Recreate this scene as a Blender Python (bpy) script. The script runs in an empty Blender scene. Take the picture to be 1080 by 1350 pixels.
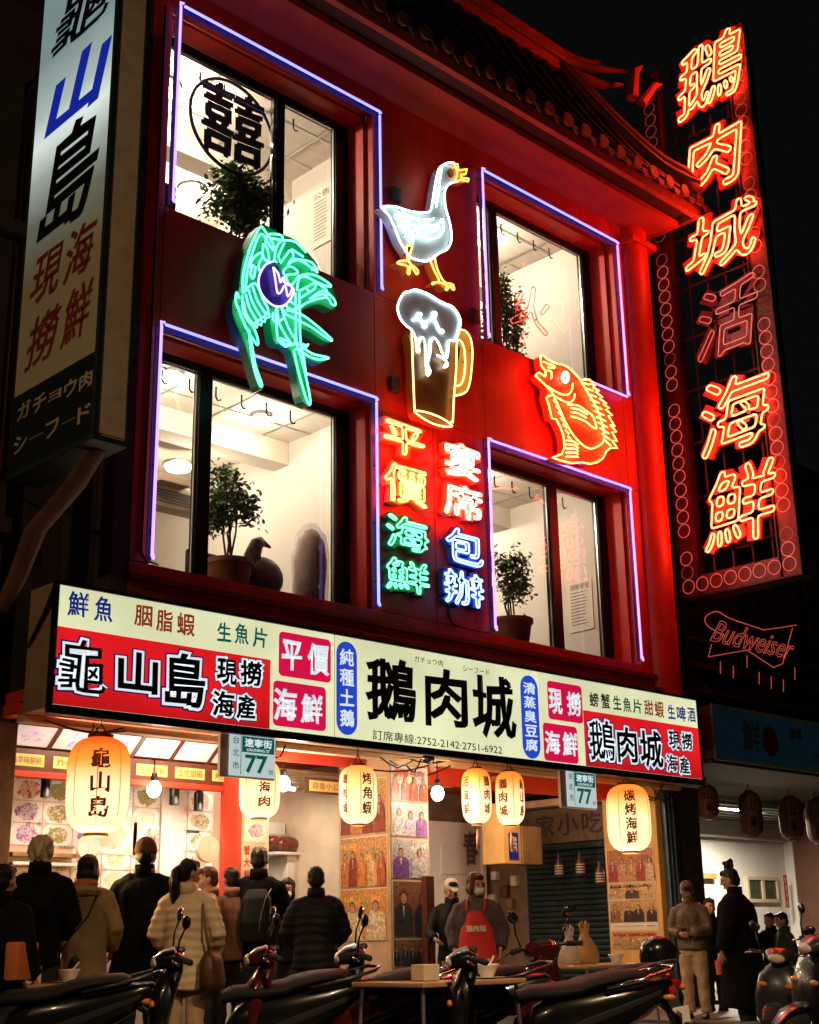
import bpy, bmesh, math, random
import numpy as np
from mathutils import Vector, Matrix, noise, Euler
random.seed(7)
S = bpy.context.scene
COL = S.collection
R = math.radians
PI = math.pi

# ------------------------------------------------------------------ camera
CAM_F, CAM_P, CAM_Y, CAM_R = 1780.465, 0.3078589, 0.7972002, -0.01816553
CAM_C = Vector((0, -11, 1.0))
def _basis(p, y, r):
    cy, sy, cp, sp = math.cos(y), math.sin(y), math.cos(p), math.sin(p)
    f = Vector((cy*cp, sy*cp, sp)); rt = Vector((sy, -cy, 0)); up = rt.cross(f)
    return rt*math.cos(r)+up*math.sin(r), -rt*math.sin(r)+up*math.cos(r), f
BR, BU, BF = _basis(CAM_P, CAM_Y, CAM_R)
cam = bpy.data.cameras.new('camera'); camo = bpy.data.objects.new('camera', cam); COL.objects.link(camo)
camo.matrix_world = Matrix(((BR.x, BU.x, -BF.x, CAM_C.x), (BR.y, BU.y, -BF.y, CAM_C.y), (BR.z, BU.z, -BF.z, CAM_C.z), (0, 0, 0, 1)))
cam.sensor_fit = 'VERTICAL'; cam.sensor_height = 36; cam.lens = 36*CAM_F/1350
cam.clip_start = .1; cam.clip_end = 500
S.camera = camo
# ------------------------------------------------------------------ night sky, exposure
W = bpy.data.worlds.new('World'); S.world = W; W.use_nodes = True
wn = W.node_tree.nodes; wl = W.node_tree.links
sky = wn.new('ShaderNodeTexSky'); sky.sky_type = 'NISHITA'; sky.sun_disc = False
sky.sun_elevation = R(-4); sky.sun_rotation = R(200)
bg = wn['Background']; bg.inputs[1].default_value = 0.05
bg2 = wn.new('ShaderNodeBackground'); bg2.inputs[0].default_value = (.8, 1, .85, 1); bg2.inputs[1].default_value = .0022
ad = wn.new('ShaderNodeAddShader')
wl.new(sky.outputs[0], bg.inputs[0]); wl.new(bg.outputs[0], ad.inputs[0]); wl.new(bg2.outputs[0], ad.inputs[1])
wl.new(ad.outputs[0], wn['World Output'].inputs[0])
S.view_settings.view_transform = 'Standard'; S.view_settings.look = 'None'
S.view_settings.exposure = 0; S.view_settings.gamma = 1; S.view_settings.use_curve_mapping = False
S.cycles.max_bounces = 7; S.cycles.diffuse_bounces = 4; S.cycles.glossy_bounces = 3; S.cycles.transparent_max_bounces = 12
S.cycles.sample_clamp_indirect = 4; S.cycles.use_denoising = True
S.cycles.caustics_reflective = False; S.cycles.caustics_refractive = False
try: S.cycles.use_light_tree = True
except Exception: pass

def ray(u, v): return BF + BR*((u-540)/CAM_F) - BU*((v-675)/CAM_F)
def at(u, v, ax, val):
    "the point where the sight line through photo point (u, v) meets the plane coordinate[ax] = val"
    d = ray(u, v); return CAM_C + d*((val-CAM_C[ax])/d[ax])

# ------------------------------------------------------------------ materials
MATS = {}
def mat(name, col=(.5, .5, .5), rough=.6, metal=0, emit=None, es=0, bump=0, bscale=20, var=0, vscale=4, spec=.5, coat=0, stretch=None):
    if name in MATS: return MATS[name]
    m = bpy.data.materials.new(name); MATS[name] = m; m.use_nodes = True
    n = m.node_tree.nodes; l = m.node_tree.links; b = n['Principled BSDF']
    b.inputs['Base Color'].default_value = (*col, 1); b.inputs['Roughness'].default_value = rough
    b.inputs['Metallic'].default_value = metal; b.inputs['Specular IOR Level'].default_value = spec
    b.inputs['Coat Weight'].default_value = coat
    if emit: b.inputs['Emission Color'].default_value = (*emit, 1); b.inputs['Emission Strength'].default_value = es
    if bump or var:
        tc = n.new('ShaderNodeTexCoord'); src = tc.outputs['Object']
        if stretch:
            mp = n.new('ShaderNodeMapping'); mp.inputs['Scale'].default_value = stretch; l.new(src, mp.inputs[0]); src = mp.outputs[0]
    if var:
        nz = n.new('ShaderNodeTexNoise'); nz.inputs['Scale'].default_value = vscale; nz.inputs['Detail'].default_value = 6
        nz.inputs['Roughness'].default_value = .65
        l.new(src, nz.inputs[0])
        cr = n.new('ShaderNodeValToRGB'); cr.color_ramp.elements[0].position = .3; cr.color_ramp.elements[1].position = .72
        cr.color_ramp.elements[0].color = (*[c*(1-var) for c in col], 1); cr.color_ramp.elements[1].color = (*[min(1, c*(1+var*.6)) for c in col], 1)
        l.new(nz.outputs[0], cr.inputs[0]); l.new(cr.outputs[0], b.inputs['Base Color'])
        mr = n.new('ShaderNodeMapRange'); mr.inputs['To Min'].default_value = max(0, rough-.12); mr.inputs['To Max'].default_value = min(1, rough+.15)
        l.new(nz.outputs[0], mr.inputs[0]); l.new(mr.outputs[0], b.inputs['Roughness'])
    if bump:
        nb = n.new('ShaderNodeTexNoise'); nb.inputs['Scale'].default_value = bscale; nb.inputs['Detail'].default_value = 5
        l.new(src, nb.inputs[0])
        bp = n.new('ShaderNodeBump'); bp.inputs['Strength'].default_value = bump; bp.inputs['Distance'].default_value = .02
        l.new(nb.outputs[0], bp.inputs['Height']); l.new(bp.outputs[0], b.inputs['Normal'])
    return m
def neon(name, col, es, base=(.5, .5, .5)):
    return mat('neon_'+name, base, .25, 0, col, es)
def glass_mat():
    if 'glass' in MATS: return MATS['glass']
    m = bpy.data.materials.new('window_glass'); MATS['glass'] = m; m.use_nodes = True
    n = m.node_tree.nodes; l = m.node_tree.links; n.remove(n['Principled BSDF'])
    t = n.new('ShaderNodeBsdfTransparent'); t.inputs[0].default_value = (.93, .95, .93, 1)
    g = n.new('ShaderNodeBsdfGlossy'); g.inputs['Roughness'].default_value = .03
    f = n.new('ShaderNodeFresnel'); f.inputs[0].default_value = 1.5
    x = n.new('ShaderNodeMixShader')
    ge = n.new('ShaderNodeNewGeometry'); sb = n.new('ShaderNodeMath'); sb.operation = 'SUBTRACT'; sb.inputs[0].default_value = 1; ml = n.new('ShaderNodeMath'); ml.operation = 'MULTIPLY'
    l.new(ge.outputs['Backfacing'], sb.inputs[1]); l.new(f.outputs[0], ml.inputs[0]); l.new(sb.outputs[0], ml.inputs[1]); f = ml
    l.new(f.outputs[0], x.inputs[0]); l.new(t.outputs[0], x.inputs[1]); l.new(g.outputs[0], x.inputs[2]); l.new(x.outputs[0], n['Material Output'].inputs[0])
    return m
def sheen_plastic(name, col, alpha):
    if name in MATS: return MATS[name]
    m = mat(name, col, .3, bump=.6, bscale=30); b = m.node_tree.nodes['Principled BSDF']; b.inputs['Alpha'].default_value = alpha
    return m

# ------------------------------------------------------------------ mesh builder
class MB:
    def __init__(s): s.v = []; s.f = []; s.c = []
    def add(s, vs, fs, col=None):
        o = len(s.v); s.v += [tuple(p) for p in vs]; s.f += [tuple(i+o for i in f) for f in fs]; s.c += [col]*len(fs); return s
    def box(s, a, b, M=None):
        x0, y0, z0 = a; x1, y1, z1 = b
        vs = [Vector(p) for p in ((x0, y0, z0), (x1, y0, z0), (x1, y1, z0), (x0, y1, z0), (x0, y0, z1), (x1, y0, z1), (x1, y1, z1), (x0, y1, z1))]
        if M: vs = [M @ p for p in vs]
        return s.add(vs, [(0, 3, 2, 1), (4, 5, 6, 7), (0, 1, 5, 4), (1, 2, 6, 5), (2, 3, 7, 6), (3, 0, 4, 7)])
    def rbox(s, a, b, r=.01, M=None):
        "a box with chamfered edges"
        bm = bmesh.new(); bmesh.ops.create_cube(bm, size=1)
        for v in bm.verts: v.co = Vector(((a[i]+b[i])/2 + v.co[i]*(b[i]-a[i]) for i in range(3)))
        bmesh.ops.bevel(bm, geom=bm.edges[:], offset=r, segments=2, affect='EDGES', profile=.6)
        vs = [(M @ v.co if M else v.co.copy()) for v in bm.verts]; fs = [[v.index for v in f.verts] for f in bm.faces]
        bm.free(); return s.add(vs, fs)
    def tube(s, pts, r, n=8, caps=True, closed=False):
        pts = [Vector(p) for p in pts]
        q = [pts[0]]
        for p in pts[1:]:
            if (p-q[-1]).length > 1e-5: q.append(p)
        if closed and (q[0]-q[-1]).length < 1e-5: q.pop()
        pts = q; k = len(pts)
        if k < 2: return s
        rs = r if isinstance(r, (list, tuple)) else [r]*k
        if len(rs) != k: rs = [rs[min(i, len(rs)-1)] for i in range(k)]
        tn = []
        for i in range(k):
            if closed: t = (pts[(i+1) % k]-pts[i-1])
            else: t = pts[min(i+1, k-1)]-pts[max(i-1, 0)]
            if t.length < 1e-7: t = pts[min(i+1, k-1)]-pts[i] if i < k-1 else pts[i]-pts[i-1]
            tn.append(t.normalized() if t.length > 0 else Vector((0, 0, 1)))
        up = Vector((0, 0, 1)) if abs(tn[0].z) < .9 else Vector((1, 0, 0))
        x = tn[0].cross(up).normalized(); o = len(s.v); vs = []
        for i in range(k):
            x = (x - tn[i]*x.dot(tn[i]))
            x = x.normalized() if x.length > 1e-6 else tn[i].orthogonal().normalized()
            y = tn[i].cross(x)
            for j in range(n):
                a = 2*PI*j/n; vs.append(pts[i]+(x*math.cos(a)+y*math.sin(a))*rs[i])
        fs = [(i*n+j, i*n+(j+1) % n, (i+1)*n+(j+1) % n, (i+1)*n+j) for i in range(k-1) for j in range(n)]
        if closed: fs += [((k-1)*n+j, (k-1)*n+(j+1) % n, (j+1) % n, j) for j in range(n)]
        elif caps: fs += [tuple(range(n-1, -1, -1)), tuple((k-1)*n+j for j in range(n))]
        return s.add(vs, fs)
    def lathe(s, prof, c=(0, 0, 0), n=24, M=None, sq=(1, 1)):
        vs = []
        for r, z in prof:
            for j in range(n):
                a = 2*PI*j/n; p = Vector((c[0]+r*math.cos(a)*sq[0], c[1]+r*math.sin(a)*sq[1], c[2]+z)); vs.append(M @ p if M else p)
        k = len(prof)
        fs = [(i*n+j, i*n+(j+1) % n, (i+1)*n+(j+1) % n, (i+1)*n+j) for i in range(k-1) for j in range(n)]
        if prof[0][0] > 1e-6: fs.append(tuple(range(n-1, -1, -1)))
        if prof[-1][0] > 1e-6: fs.append(tuple((k-1)*n+j for j in range(n)))
        return s.add(vs, fs)
    def ell(s, c, r, rot=None, n=14, m=10):
        c = Vector(c); vs = []; 
        for i in range(m+1):
            ph = PI*i/m
            for j in range(n):
                a = 2*PI*j/n; p = Vector((r[0]*math.sin(ph)*math.cos(a), r[1]*math.sin(ph)*math.sin(a), r[2]*math.cos(ph)))
                if rot: p = rot @ p
                vs.append(c+p)
        fs = [(i*n+j, (i+1)*n+j, (i+1)*n+(j+1) % n, i*n+(j+1) % n) for i in range(m) for j in range(n)]
        return s.add(vs, fs)
    def loft(s, rings, n=16, caps=True, p=2.0):
        "rings: (center, xvec, yvec) ellipses (superellipse power p)"
        vs = []
        for c, xa, ya in rings:
            c = Vector(c); xa = Vector(xa); ya = Vector(ya)
            for j in range(n):
                a = 2*PI*j/n; ca, sa = math.cos(a), math.sin(a)
                vs.append(c + xa*math.copysign(abs(ca)**(2/p), ca) + ya*math.copysign(abs(sa)**(2/p), sa))
        k = len(rings)
        fs = [(i*n+j, i*n+(j+1) % n, (i+1)*n+(j+1) % n, (i+1)*n+j) for i in range(k-1) for j in range(n)]
        if caps: fs += [tuple(range(n-1, -1, -1)), tuple((k-1)*n+j for j in range(n))]
        return s.add(vs, fs)
    def prism(s, poly, d, f):
        "poly in 2D, f(u, v, w) -> 3D, extruded from w=0 to w=d"
        k = len(poly); vs = [f(u, v, 0) for u, v in poly]+[f(u, v, d) for u, v in poly]
        fs = [tuple(range(k)), tuple(range(2*k-1, k-1, -1))]+[(i, (i+1) % k, (i+1) % k+k, i+k) for i in range(k)]
        return s.add(vs, fs)
    def mesh(s, name, smooth=False, tri=False):
        m = bpy.data.meshes.new(name); m.from_pydata(s.v, [], s.f); 
        bm = bmesh.new(); bm.from_mesh(m)
        if tri: bmesh.ops.triangulate(bm, faces=[f for f in bm.faces if len(f.verts) > 4])
        bmesh.ops.recalc_face_normals(bm, faces=bm.faces[:]); bm.to_mesh(m); bm.free()
        if smooth:
            m.shade_smooth()
            if smooth == 'auto':
                try: m.set_sharp_from_angle(angle=R(38))
                except Exception: pass
        return m
    def build(s, name, material, parent=None, smooth=False, tri=False, loc=None):
        return obj(name, s.mesh(name, smooth, tri), material, parent, loc)

def obj(name, mesh, material, parent=None, loc=None):
    o = bpy.data.objects.new(name, mesh); COL.objects.link(o)
    if material is not None and not mesh.materials:
        for m in (material if isinstance(material, (list, tuple)) else [material]): mesh.materials.append(m)
    if parent:
        o.parent = parent
        if not parent.get('_local'): o.matrix_parent_inverse = Matrix.Translation(parent.location).inverted() if parent.type == 'EMPTY' or True else Matrix()
    if loc: o.location = loc
    return o
def tag(o, label=None, cat=None, group=None, kind=None):
    if label: o['label'] = label
    if cat: o['category'] = cat
    if group: o['group'] = group
    if kind: o['kind'] = kind
    return o
def thing(name, label, cat, loc=(0, 0, 0), rz=0, group=None):
    "an Empty at the base; parts added with local coordinates when local=True"
    o = bpy.data.objects.new(name, None); COL.objects.link(o); o.location = loc; o.rotation_euler = (0, 0, rz); o.empty_display_size = .1
    return tag(o, label, cat, group)
def wpart(name, mb, material, root, parent=None, smooth=False, tri=False):
    "world-space part of an unrotated thing; root gives the origin"
    m = mb.mesh(name, smooth, tri) if isinstance(mb, MB) else mb
    m.transform(Matrix.Translation(-Vector(root.location)))
    o = bpy.data.objects.new(name, m); COL.objects.link(o)
    for q in (material if isinstance(material, (list, tuple)) else [material]): 
        if q is not None: m.materials.append(q)
    o.parent = parent or root
    return o
def lpart(name, mb, material, parent, smooth=False, tri=False):
    m = mb.mesh(name, smooth, tri) if isinstance(mb, MB) else mb
    o = bpy.data.objects.new(name, m); COL.objects.link(o); o.parent = parent
    if not m.materials:
        for q in (material if isinstance(material, (list, tuple)) else [material]): m.materials.append(q)
    return o
def copy_tree(o, parent=None):
    c = o.copy(); COL.objects.link(c); c.parent = parent
    for ch in list(o.children): copy_tree(ch, c)
    return c
def struct(name, mb, m, smooth=False, tri=False):
    return tag(mb.build(name, m, smooth=smooth, tri=tri), kind='structure')
def lamp(name, kind, loc, col, energy, parent=None, size=.1, rot=None, sizey=None, spot=None):
    l = bpy.data.lights.new(name, kind); l.color = col; l.energy = energy
    if kind == 'AREA':
        l.size = size
        if sizey: l.shape = 'RECTANGLE'; l.size_y = sizey
    elif kind in ('POINT', 'SPOT'): l.shadow_soft_size = size
    if spot: l.spot_size = spot; l.spot_blend = .6
    o = bpy.data.objects.new(name, l); COL.objects.link(o)
    o.location = Vector(loc)-(Vector(parent.location) if parent else Vector((0, 0, 0)))
    if rot: o.rotation_euler = rot
    if parent: o.parent = parent
    return o

# ------------------------------------------------------------------ lettering
_tc = bpy.data.curves.new('lettering', 'FONT'); _to = bpy.data.objects.new('lettering', _tc); COL.objects.link(_to)
BRUSH = .6
def glyphs(text, offset=0, fill=True, extrude=0, shear=0, spacing=1.0, res=3, normalize=True, line=1.0):
    "text as (verts array, faces or edges), scaled so that the bounding box is the unit square"
    _tc.body = text; _tc.offset = offset; _tc.fill_mode = 'BOTH' if fill else 'NONE'; _tc.dimensions = '2D'; _tc.space_line = line
    _tc.extrude = extrude; _tc.shear = shear; _tc.space_character = spacing; _tc.resolution_u = res
    bpy.context.view_layer.update()
    e = _to.evaluated_get(bpy.context.evaluated_depsgraph_get()); m = bpy.data.meshes.new_from_object(e)
    v = np.zeros(len(m.vertices)*3); m.vertices.foreach_get('co', v); v = v.reshape(-1, 3)
    fs = [tuple(p.vertices) for p in m.polygons]; es = [tuple(x.vertices) for x in m.edges]
    bpy.data.meshes.remove(m)
    if len(text) == 1 and ord(text) > 0x2E80:      # hand-drawn unevenness
        sd = ord(text) % 97
        for p in v:
            q = Vector((p[0]*2.4+sd, p[1]*2.4, sd*.37)); p[0] += .030*noise.noise(q); p[1] += .034*noise.noise(q+Vector((31, 7, 3)))+.05*(p[0]-.5)*BRUSH
    lo = v.min(0); hi = v.max(0)
    return v, fs, es, lo, hi
class Plane:
    "a drawing plane: axis/value, U right, V up, N towards the viewer"
    def __init__(s, ax, val):
        s.ax, s.val = ax, val
        s.U, s.V, s.N = (Vector((1, 0, 0)), Vector((0, 0, 1)), Vector((0, -1, 0))) if ax == 1 else (Vector((0, -1, 0)), Vector((0, 0, 1)), Vector((-1, 0, 0)))
        s.O = s.N*(-val if True else 0)
        s.O = Vector((0, val, 0)) if ax == 1 else Vector((val, 0, 0))
    def uv(s, px, py):
        p = at(px, py, s.ax, s.val); return p.dot(s.U), p.dot(s.V)
    def P(s, u, v, w=0): return s.O + s.U*u + s.V*v + s.N*w
    def box(s, x0, y0, x1, y1, slope=0):
        "photo box of a character -> rectangle in the plane"
        mx, my = (x0+x1)/2, (y0+y1)/2; sh = abs(slope)*(x1-x0)/2
        u0 = s.uv(x0, my)[0]; u1 = s.uv(x1, my)[0]; v1 = s.uv(mx, y0+sh)[1]; v0 = s.uv(mx, y1-sh)[1]
        return u0, v0, u1, v1
def flat_text(pl, text, rect, w, offset=0, shear=0, depth=.002, spacing=1.0, rot=0):
    "filled characters fitted into rect = (u0, v0, u1, v1), standing w in front of the plane"
    v, fs, _o, lo, hi = bold_glyph(text, max(offset, .001), 0, shear, spacing)
    u0, v0, u1, v1 = rect; k = np.array([(u1-u0)/(hi[0]-lo[0]), (v1-v0)/(hi[1]-lo[1])])
    mb = MB(); cu, cv = (u0+u1)/2, (v0+v1)/2; c, s_ = math.cos(rot), math.sin(rot)
    vs = []
    for p in v:
        a = (p[0]-lo[0])*k[0]+u0; b = (p[1]-lo[1])*k[1]+v0
        if rot: a, b = cu+(a-cu)*c-(b-cv)*s_, cv+(a-cu)*s_+(b-cv)*c
        vs.append(pl.P(a, b, w))
    mb.add(vs, fs)
    return mb
def loops_of(n, es):
    adj = {}
    for a, b in es: adj.setdefault(a, []).append(b); adj.setdefault(b, []).append(a)
    seen = set(); out = []
    for st in adj:
        if st in seen: continue
        lp = [st]; seen.add(st); cur = st
        while True:
            nx = [q for q in adj[cur] if q not in seen]
            if not nx: break
            cur = nx[0]; seen.add(cur); lp.append(cur)
        if len(lp) > 2: out.append(lp)
    return out
def neon_text(pl, text, rect, w, r, offset=0, shear=0, minlen=0):
    "glass tubes bent along the outlines of the characters"
    v, fs, es, lo, hi = glyphs(text, offset, False, 0, shear, res=2)
    u0, v0, u1, v1 = rect; kx, ky = (u1-u0)/(hi[0]-lo[0]), (v1-v0)/(hi[1]-lo[1])
    mb = MB()
    for lp in loops_of(len(v), es):
        pts = [pl.P((v[i][0]-lo[0])*kx+u0, (v[i][1]-lo[1])*ky+v0, w) for i in lp]
        if len(text) == 1:                             # glass bends in curves, never in sharp corners
            rs = []
            for i in range(len(pts)):
                a_, b_ = pts[i-1], pts[i]; n_ = max(1, int((b_-a_).length/(.028*(u1-u0)+.006))); rs += [a_.lerp(b_, j/n_) for j in range(n_)]
            pts = rs
            for _ in range(1): pts = [(pts[i-1]+pts[i]*2+pts[(i+1) % len(pts)])/4 for i in range(len(pts))]
        L = sum((pts[i]-pts[i-1]).length for i in range(len(pts)))
        if L < minlen: continue
        q = [pts[0]]
        for p in pts[1:]:
            if (p-q[-1]).length > r*1.2: q.append(p)
        if len(q) > 2: mb.tube(q, r, 6, closed=True)
    return mb
def boundary_loops(v, fs):
    "directed outline loops of a filled glyph, the ink on the left"
    ed = {}
    for f in fs:
        A = sum(v[f[i]][0]*v[f[(i+1) % len(f)]][1]-v[f[(i+1) % len(f)]][0]*v[f[i]][1] for i in range(len(f)))
        f = f if A > 0 else f[::-1]
        for i in range(len(f)):
            a, b = f[i], f[(i+1) % len(f)]
            if (b, a) in ed: del ed[(b, a)]
            else: ed[(a, b)] = 1
    nx = {}
    for a, b in ed: nx.setdefault(a, []).append(b)
    out = []
    while nx:
        st = next(iter(nx)); lp = [st]; cur = st
        while True:
            if cur not in nx: break
            n_ = nx[cur].pop()
            if not nx[cur]: del nx[cur]
            if n_ == st: break
            lp.append(n_); cur = n_
        if len(lp) > 2: out.append(lp)
    return out
def bold_glyph(text, off, brush=0, shear=0, spacing=1.0):
    "filled glyph + a ribbon round its outline; returns verts2d, faces, outer loops (indices), lo, hi"
    v, fs, es, lo, hi = glyphs(text, 0, True, 0, shear, spacing, res=2)
    v = [(p[0], p[1]) for p in v]; loops = boundary_loops(v, fs); outer = []
    V = list(v); F = list(fs); lo = [1e9, 1e9]; hi = [-1e9, -1e9]
    for lp in loops:
        q = [lp[0]]
        for i in lp[1:]:
            if math.dist(v[i], v[q[-1]]) > .004: q.append(i)
        if len(q) < 3: continue
        n = len(q); base = len(V); ring = []
        for i in range(n):
            p0, p1, p2 = v[q[i-1]], v[q[i]], v[q[(i+1) % n]]
            d1 = Vector((p1[0]-p0[0], p1[1]-p0[1])); d2 = Vector((p2[0]-p1[0], p2[1]-p1[1]))
            if d1.length < 1e-6 or d2.length < 1e-6: ring.append((p1, p1)); continue
            n1 = Vector((d1.y, -d1.x)).normalized(); n2 = Vector((d2.y, -d2.x)).normalized(); m = (n1+n2)
            m = m.normalized() if m.length > .2 else n1
            k = 1/max(.62, m.dot(n1)); w_ = off*k
            if brush: w_ *= (1-brush*.45+brush*.75*abs(m.x))*(1+brush*.5*noise.noise(Vector((p1[0]*7, p1[1]*7, 3.1))))
            ring.append((p1, (p1[0]+m.x*w_, p1[1]+m.y*w_)))
        for a, b in ring: V.append(b)
        for i in range(n): F.append((q[i], base+i, base+(i+1) % n, q[(i+1) % n]))
        outer.append([base+i for i in range(n)])
    lo = [min(p[0] for p in V), min(p[1] for p in V)]; hi = [max(p[0] for p in V), max(p[1] for p in V)]
    return V, F, outer, lo, hi
def smooth_poly(pts, closed=False, k=4):
    "Catmull-Rom through the points"
    n = len(pts); out = []
    rng = range(n) if closed else range(n-1)
    for i in rng:
        p0 = pts[(i-1) % n] if closed or i > 0 else pts[0]; p1 = pts[i]; p2 = pts[(i+1) % n]; p3 = pts[(i+2) % n] if closed or i+2 < n else pts[-1]
        for j in range(k):
            t = j/k
            out.append(tuple(.5*((2*p1[a])+(-p0[a]+p2[a])*t+(2*p0[a]-5*p1[a]+4*p2[a]-p3[a])*t*t+(-p0[a]+3*p1[a]-3*p2[a]+p3[a])*t**3) for a in range(2)))
    if not closed: out.append(tuple(pts[-1]))
    return out
# ================================================================== ground
m_asphalt = mat('asphalt', (.045, .045, .047), .55, bump=.5, bscale=60, var=.4, vscale=3)
m_pave = mat('paving', (.14, .12, .105), .5, bump=.3, bscale=40, var=.35, vscale=5)
struct('road', MB().box((-60, -60, -.3), (90, -2.6, 0)), m_asphalt)
struct('terrain', MB().box((-200, -200, -.7), (250, 250, -.32)), mat('soil', (.03, .03, .028), .9))
pv = tag(bpy.data.objects.new('pavement', None), kind='structure'); COL.objects.link(pv)
struct('kerb', MB().rbox((-20, -2.6, -.2), (60, -2.42, .12), .015), mat('kerb_stone', (.22, .21, .2), .7, bump=.3, bscale=50, var=.3)).parent = pv
MB_p = MB().box((-20, -2.415, -.2), (60, 12, .085)); o = MB_p.build('pavement_bed', m_asphalt); o.parent = pv; o['kind'] = 'structure'
tile_m = MB().rbox((0, 0, .09), (.59, .59, .12), .006).mesh('paving_slab'); tile_m.materials.append(m_pave)
for i in range(10):
    for j in range(4):
        o = bpy.data.objects.new('paving_slab', tile_m); COL.objects.link(o); o.location = (13.2+i*.6, -2.4+j*.6, 0); o.parent = pv

# ================================================================== the restaurant building
m_red = mat('red_wall_paint', (.60, .030, .012), .5, bump=.2, bscale=60, var=.42, vscale=2.6, stretch=(1, 1, .22))
m_redcol = mat('red_column_paint', (.60, .035, .013), .42, bump=.1, bscale=60, var=.2, vscale=3)
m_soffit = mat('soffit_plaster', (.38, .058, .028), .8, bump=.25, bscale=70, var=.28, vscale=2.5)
m_black = mat('black_metal', (.012, .012, .012), .35, .6)
m_silver = mat('aluminium', (.55, .55, .53), .3, .9)
m_dark = mat('dark_backing', (.02, .012, .01), .7)
m_room = mat('room_plaster', (.70, .62, .54), .8, bump=.05, var=.08, vscale=1.5)
m_roomc = mat('room_ceiling_paint', (.78, .7, .6), .8, var=.08, vscale=1)
m_timber = mat('dark_timber', (.055, .025, .014), .5, bump=.3, bscale=30, var=.4, vscale=5, stretch=(1, 1, .2))
B = thing('restaurant_building', 'two storey red restaurant building with lit windows, neon pictures and a dark tiled eave', 'building', (11.5, 0, 0))
def bp(name, mb, m, parent=None, **k): return wpart(name, mb, m, B, parent, **k)
cols = [(6.9, 7.14), (7.14, 10.2), (10.2, 11.17), (11.17, 12.14), (12.14, 15.17), (15.17, 15.42)]
rows = [(4.06, 4.6), (4.6, 7.17), (7.17, 8.6), (8.6, 11.16), (11.16, 11.5)]
for ci, (x0, x1) in enumerate(cols):
    for ri, (z0, z1) in enumerate(rows):
        if ci in (1, 4) and ri in (1, 3): continue
        bp('wall_panel', MB().rbox((x0+.004, random.uniform(-.004, .004), z0+.004), (x1-.004, .12, z1-.004), .004), m_red)
bk = MB()
bk.box((6.92, .125, 4.0), (7.06, .6, 11.5)); bk.box((10.28, .125, 4.0), (12.06, .6, 11.5)); bk.box((15.25, .125, 4.0), (15.95, 6, 11.5))
bk.box((7.06, .125, 4.0), (10.28, .6, 4.52)); bk.box((12.06, .125, 4.0), (15.25, .6, 4.52))
bk.box((7.06, .125, 7.25), (10.28, .6, 8.52)); bk.box((12.06, .125, 7.25), (15.25, .6, 8.52))
bk.box((7.06, .125, 11.24), (10.28, .6, 11.5)); bk.box((12.06, .125, 11.24), (15.25, .6, 11.5))
bp('wall_core', bk, m_dark)
# corner column on the right, rounded
cc = MB(); pr = []
for k in range(17):
    a = PI+ PI*k/16; pr.append((15.71+.28*math.cos(a), .02+.28*math.sin(a)*.8))
pr += [(15.99, .5), (15.43, .5)]
cc.prism(pr, 7.4, lambda u, v, w: Vector((u, v, 4.1+w))); bp('corner_column', cc, m_redcol, smooth='auto', tri=True)
bp('column_cap', MB().rbox((15.40, -.24, 11.2), (16.02, .5, 11.3), .01), m_redcol)
# ledges under the windows
for z, d in ((4.40, .07), (4.22, .12), (4.06, .2)):
    bp('ledge', MB().rbox((6.88, -d, z), (15.98, -.005, z+.07), .008), mat('ledge_paint', (.16, .035, .02), .5, bump=.2, var=.4))
# rooms upstairs
for z0, z1 in ((4.3, 7.42), (8.3, 11.42)):
    bp('room_floor', MB().box((7.0, .62, z0), (15.24, 6, z0+.1)), m_timber)
    bp('room_ceiling', MB().box((7.0, .62, z1), (15.24, 6, z1+.08)), m_roomc)
    bp('room_wall', MB().box((6.95, 5.9, z0+.1), (15.24, 6.0, z1)), m_room)
    bp('room_wall', MB().box((6.93, .62, z0+.1), (7.03, 5.9, z1)), m_room)
    bp('room_wall', MB().box((10.75, .95 if z0 < 5 else .62, z0+.1), (10.85, 5.9, z1)), m_room)
    bp('room_wall', MB().box((15.19, .62, z0+.1), (15.239, 5.9, z1)), m_room)
    bp('room_beam', MB().rbox((7.03, 2.3, z1-.32), (10.75, 2.65, z1-.002), .01), m_roomc)
    bp('room_beam', MB().rbox((10.85, 2.3, z1-.32), (15.185, 2.65, z1-.002), .01), m_roomc)
bp('side_wall', MB().box((6.7, .0, 4.05), (6.88, 6.2, 11.5)), mat('side_wall_render', (.05, .035, .03), .8, bump=.3, var=.4))
bp('back_wall', MB().box((6.9, 6.05, 0), (16, 6.2, 12)), m_dark)

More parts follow.
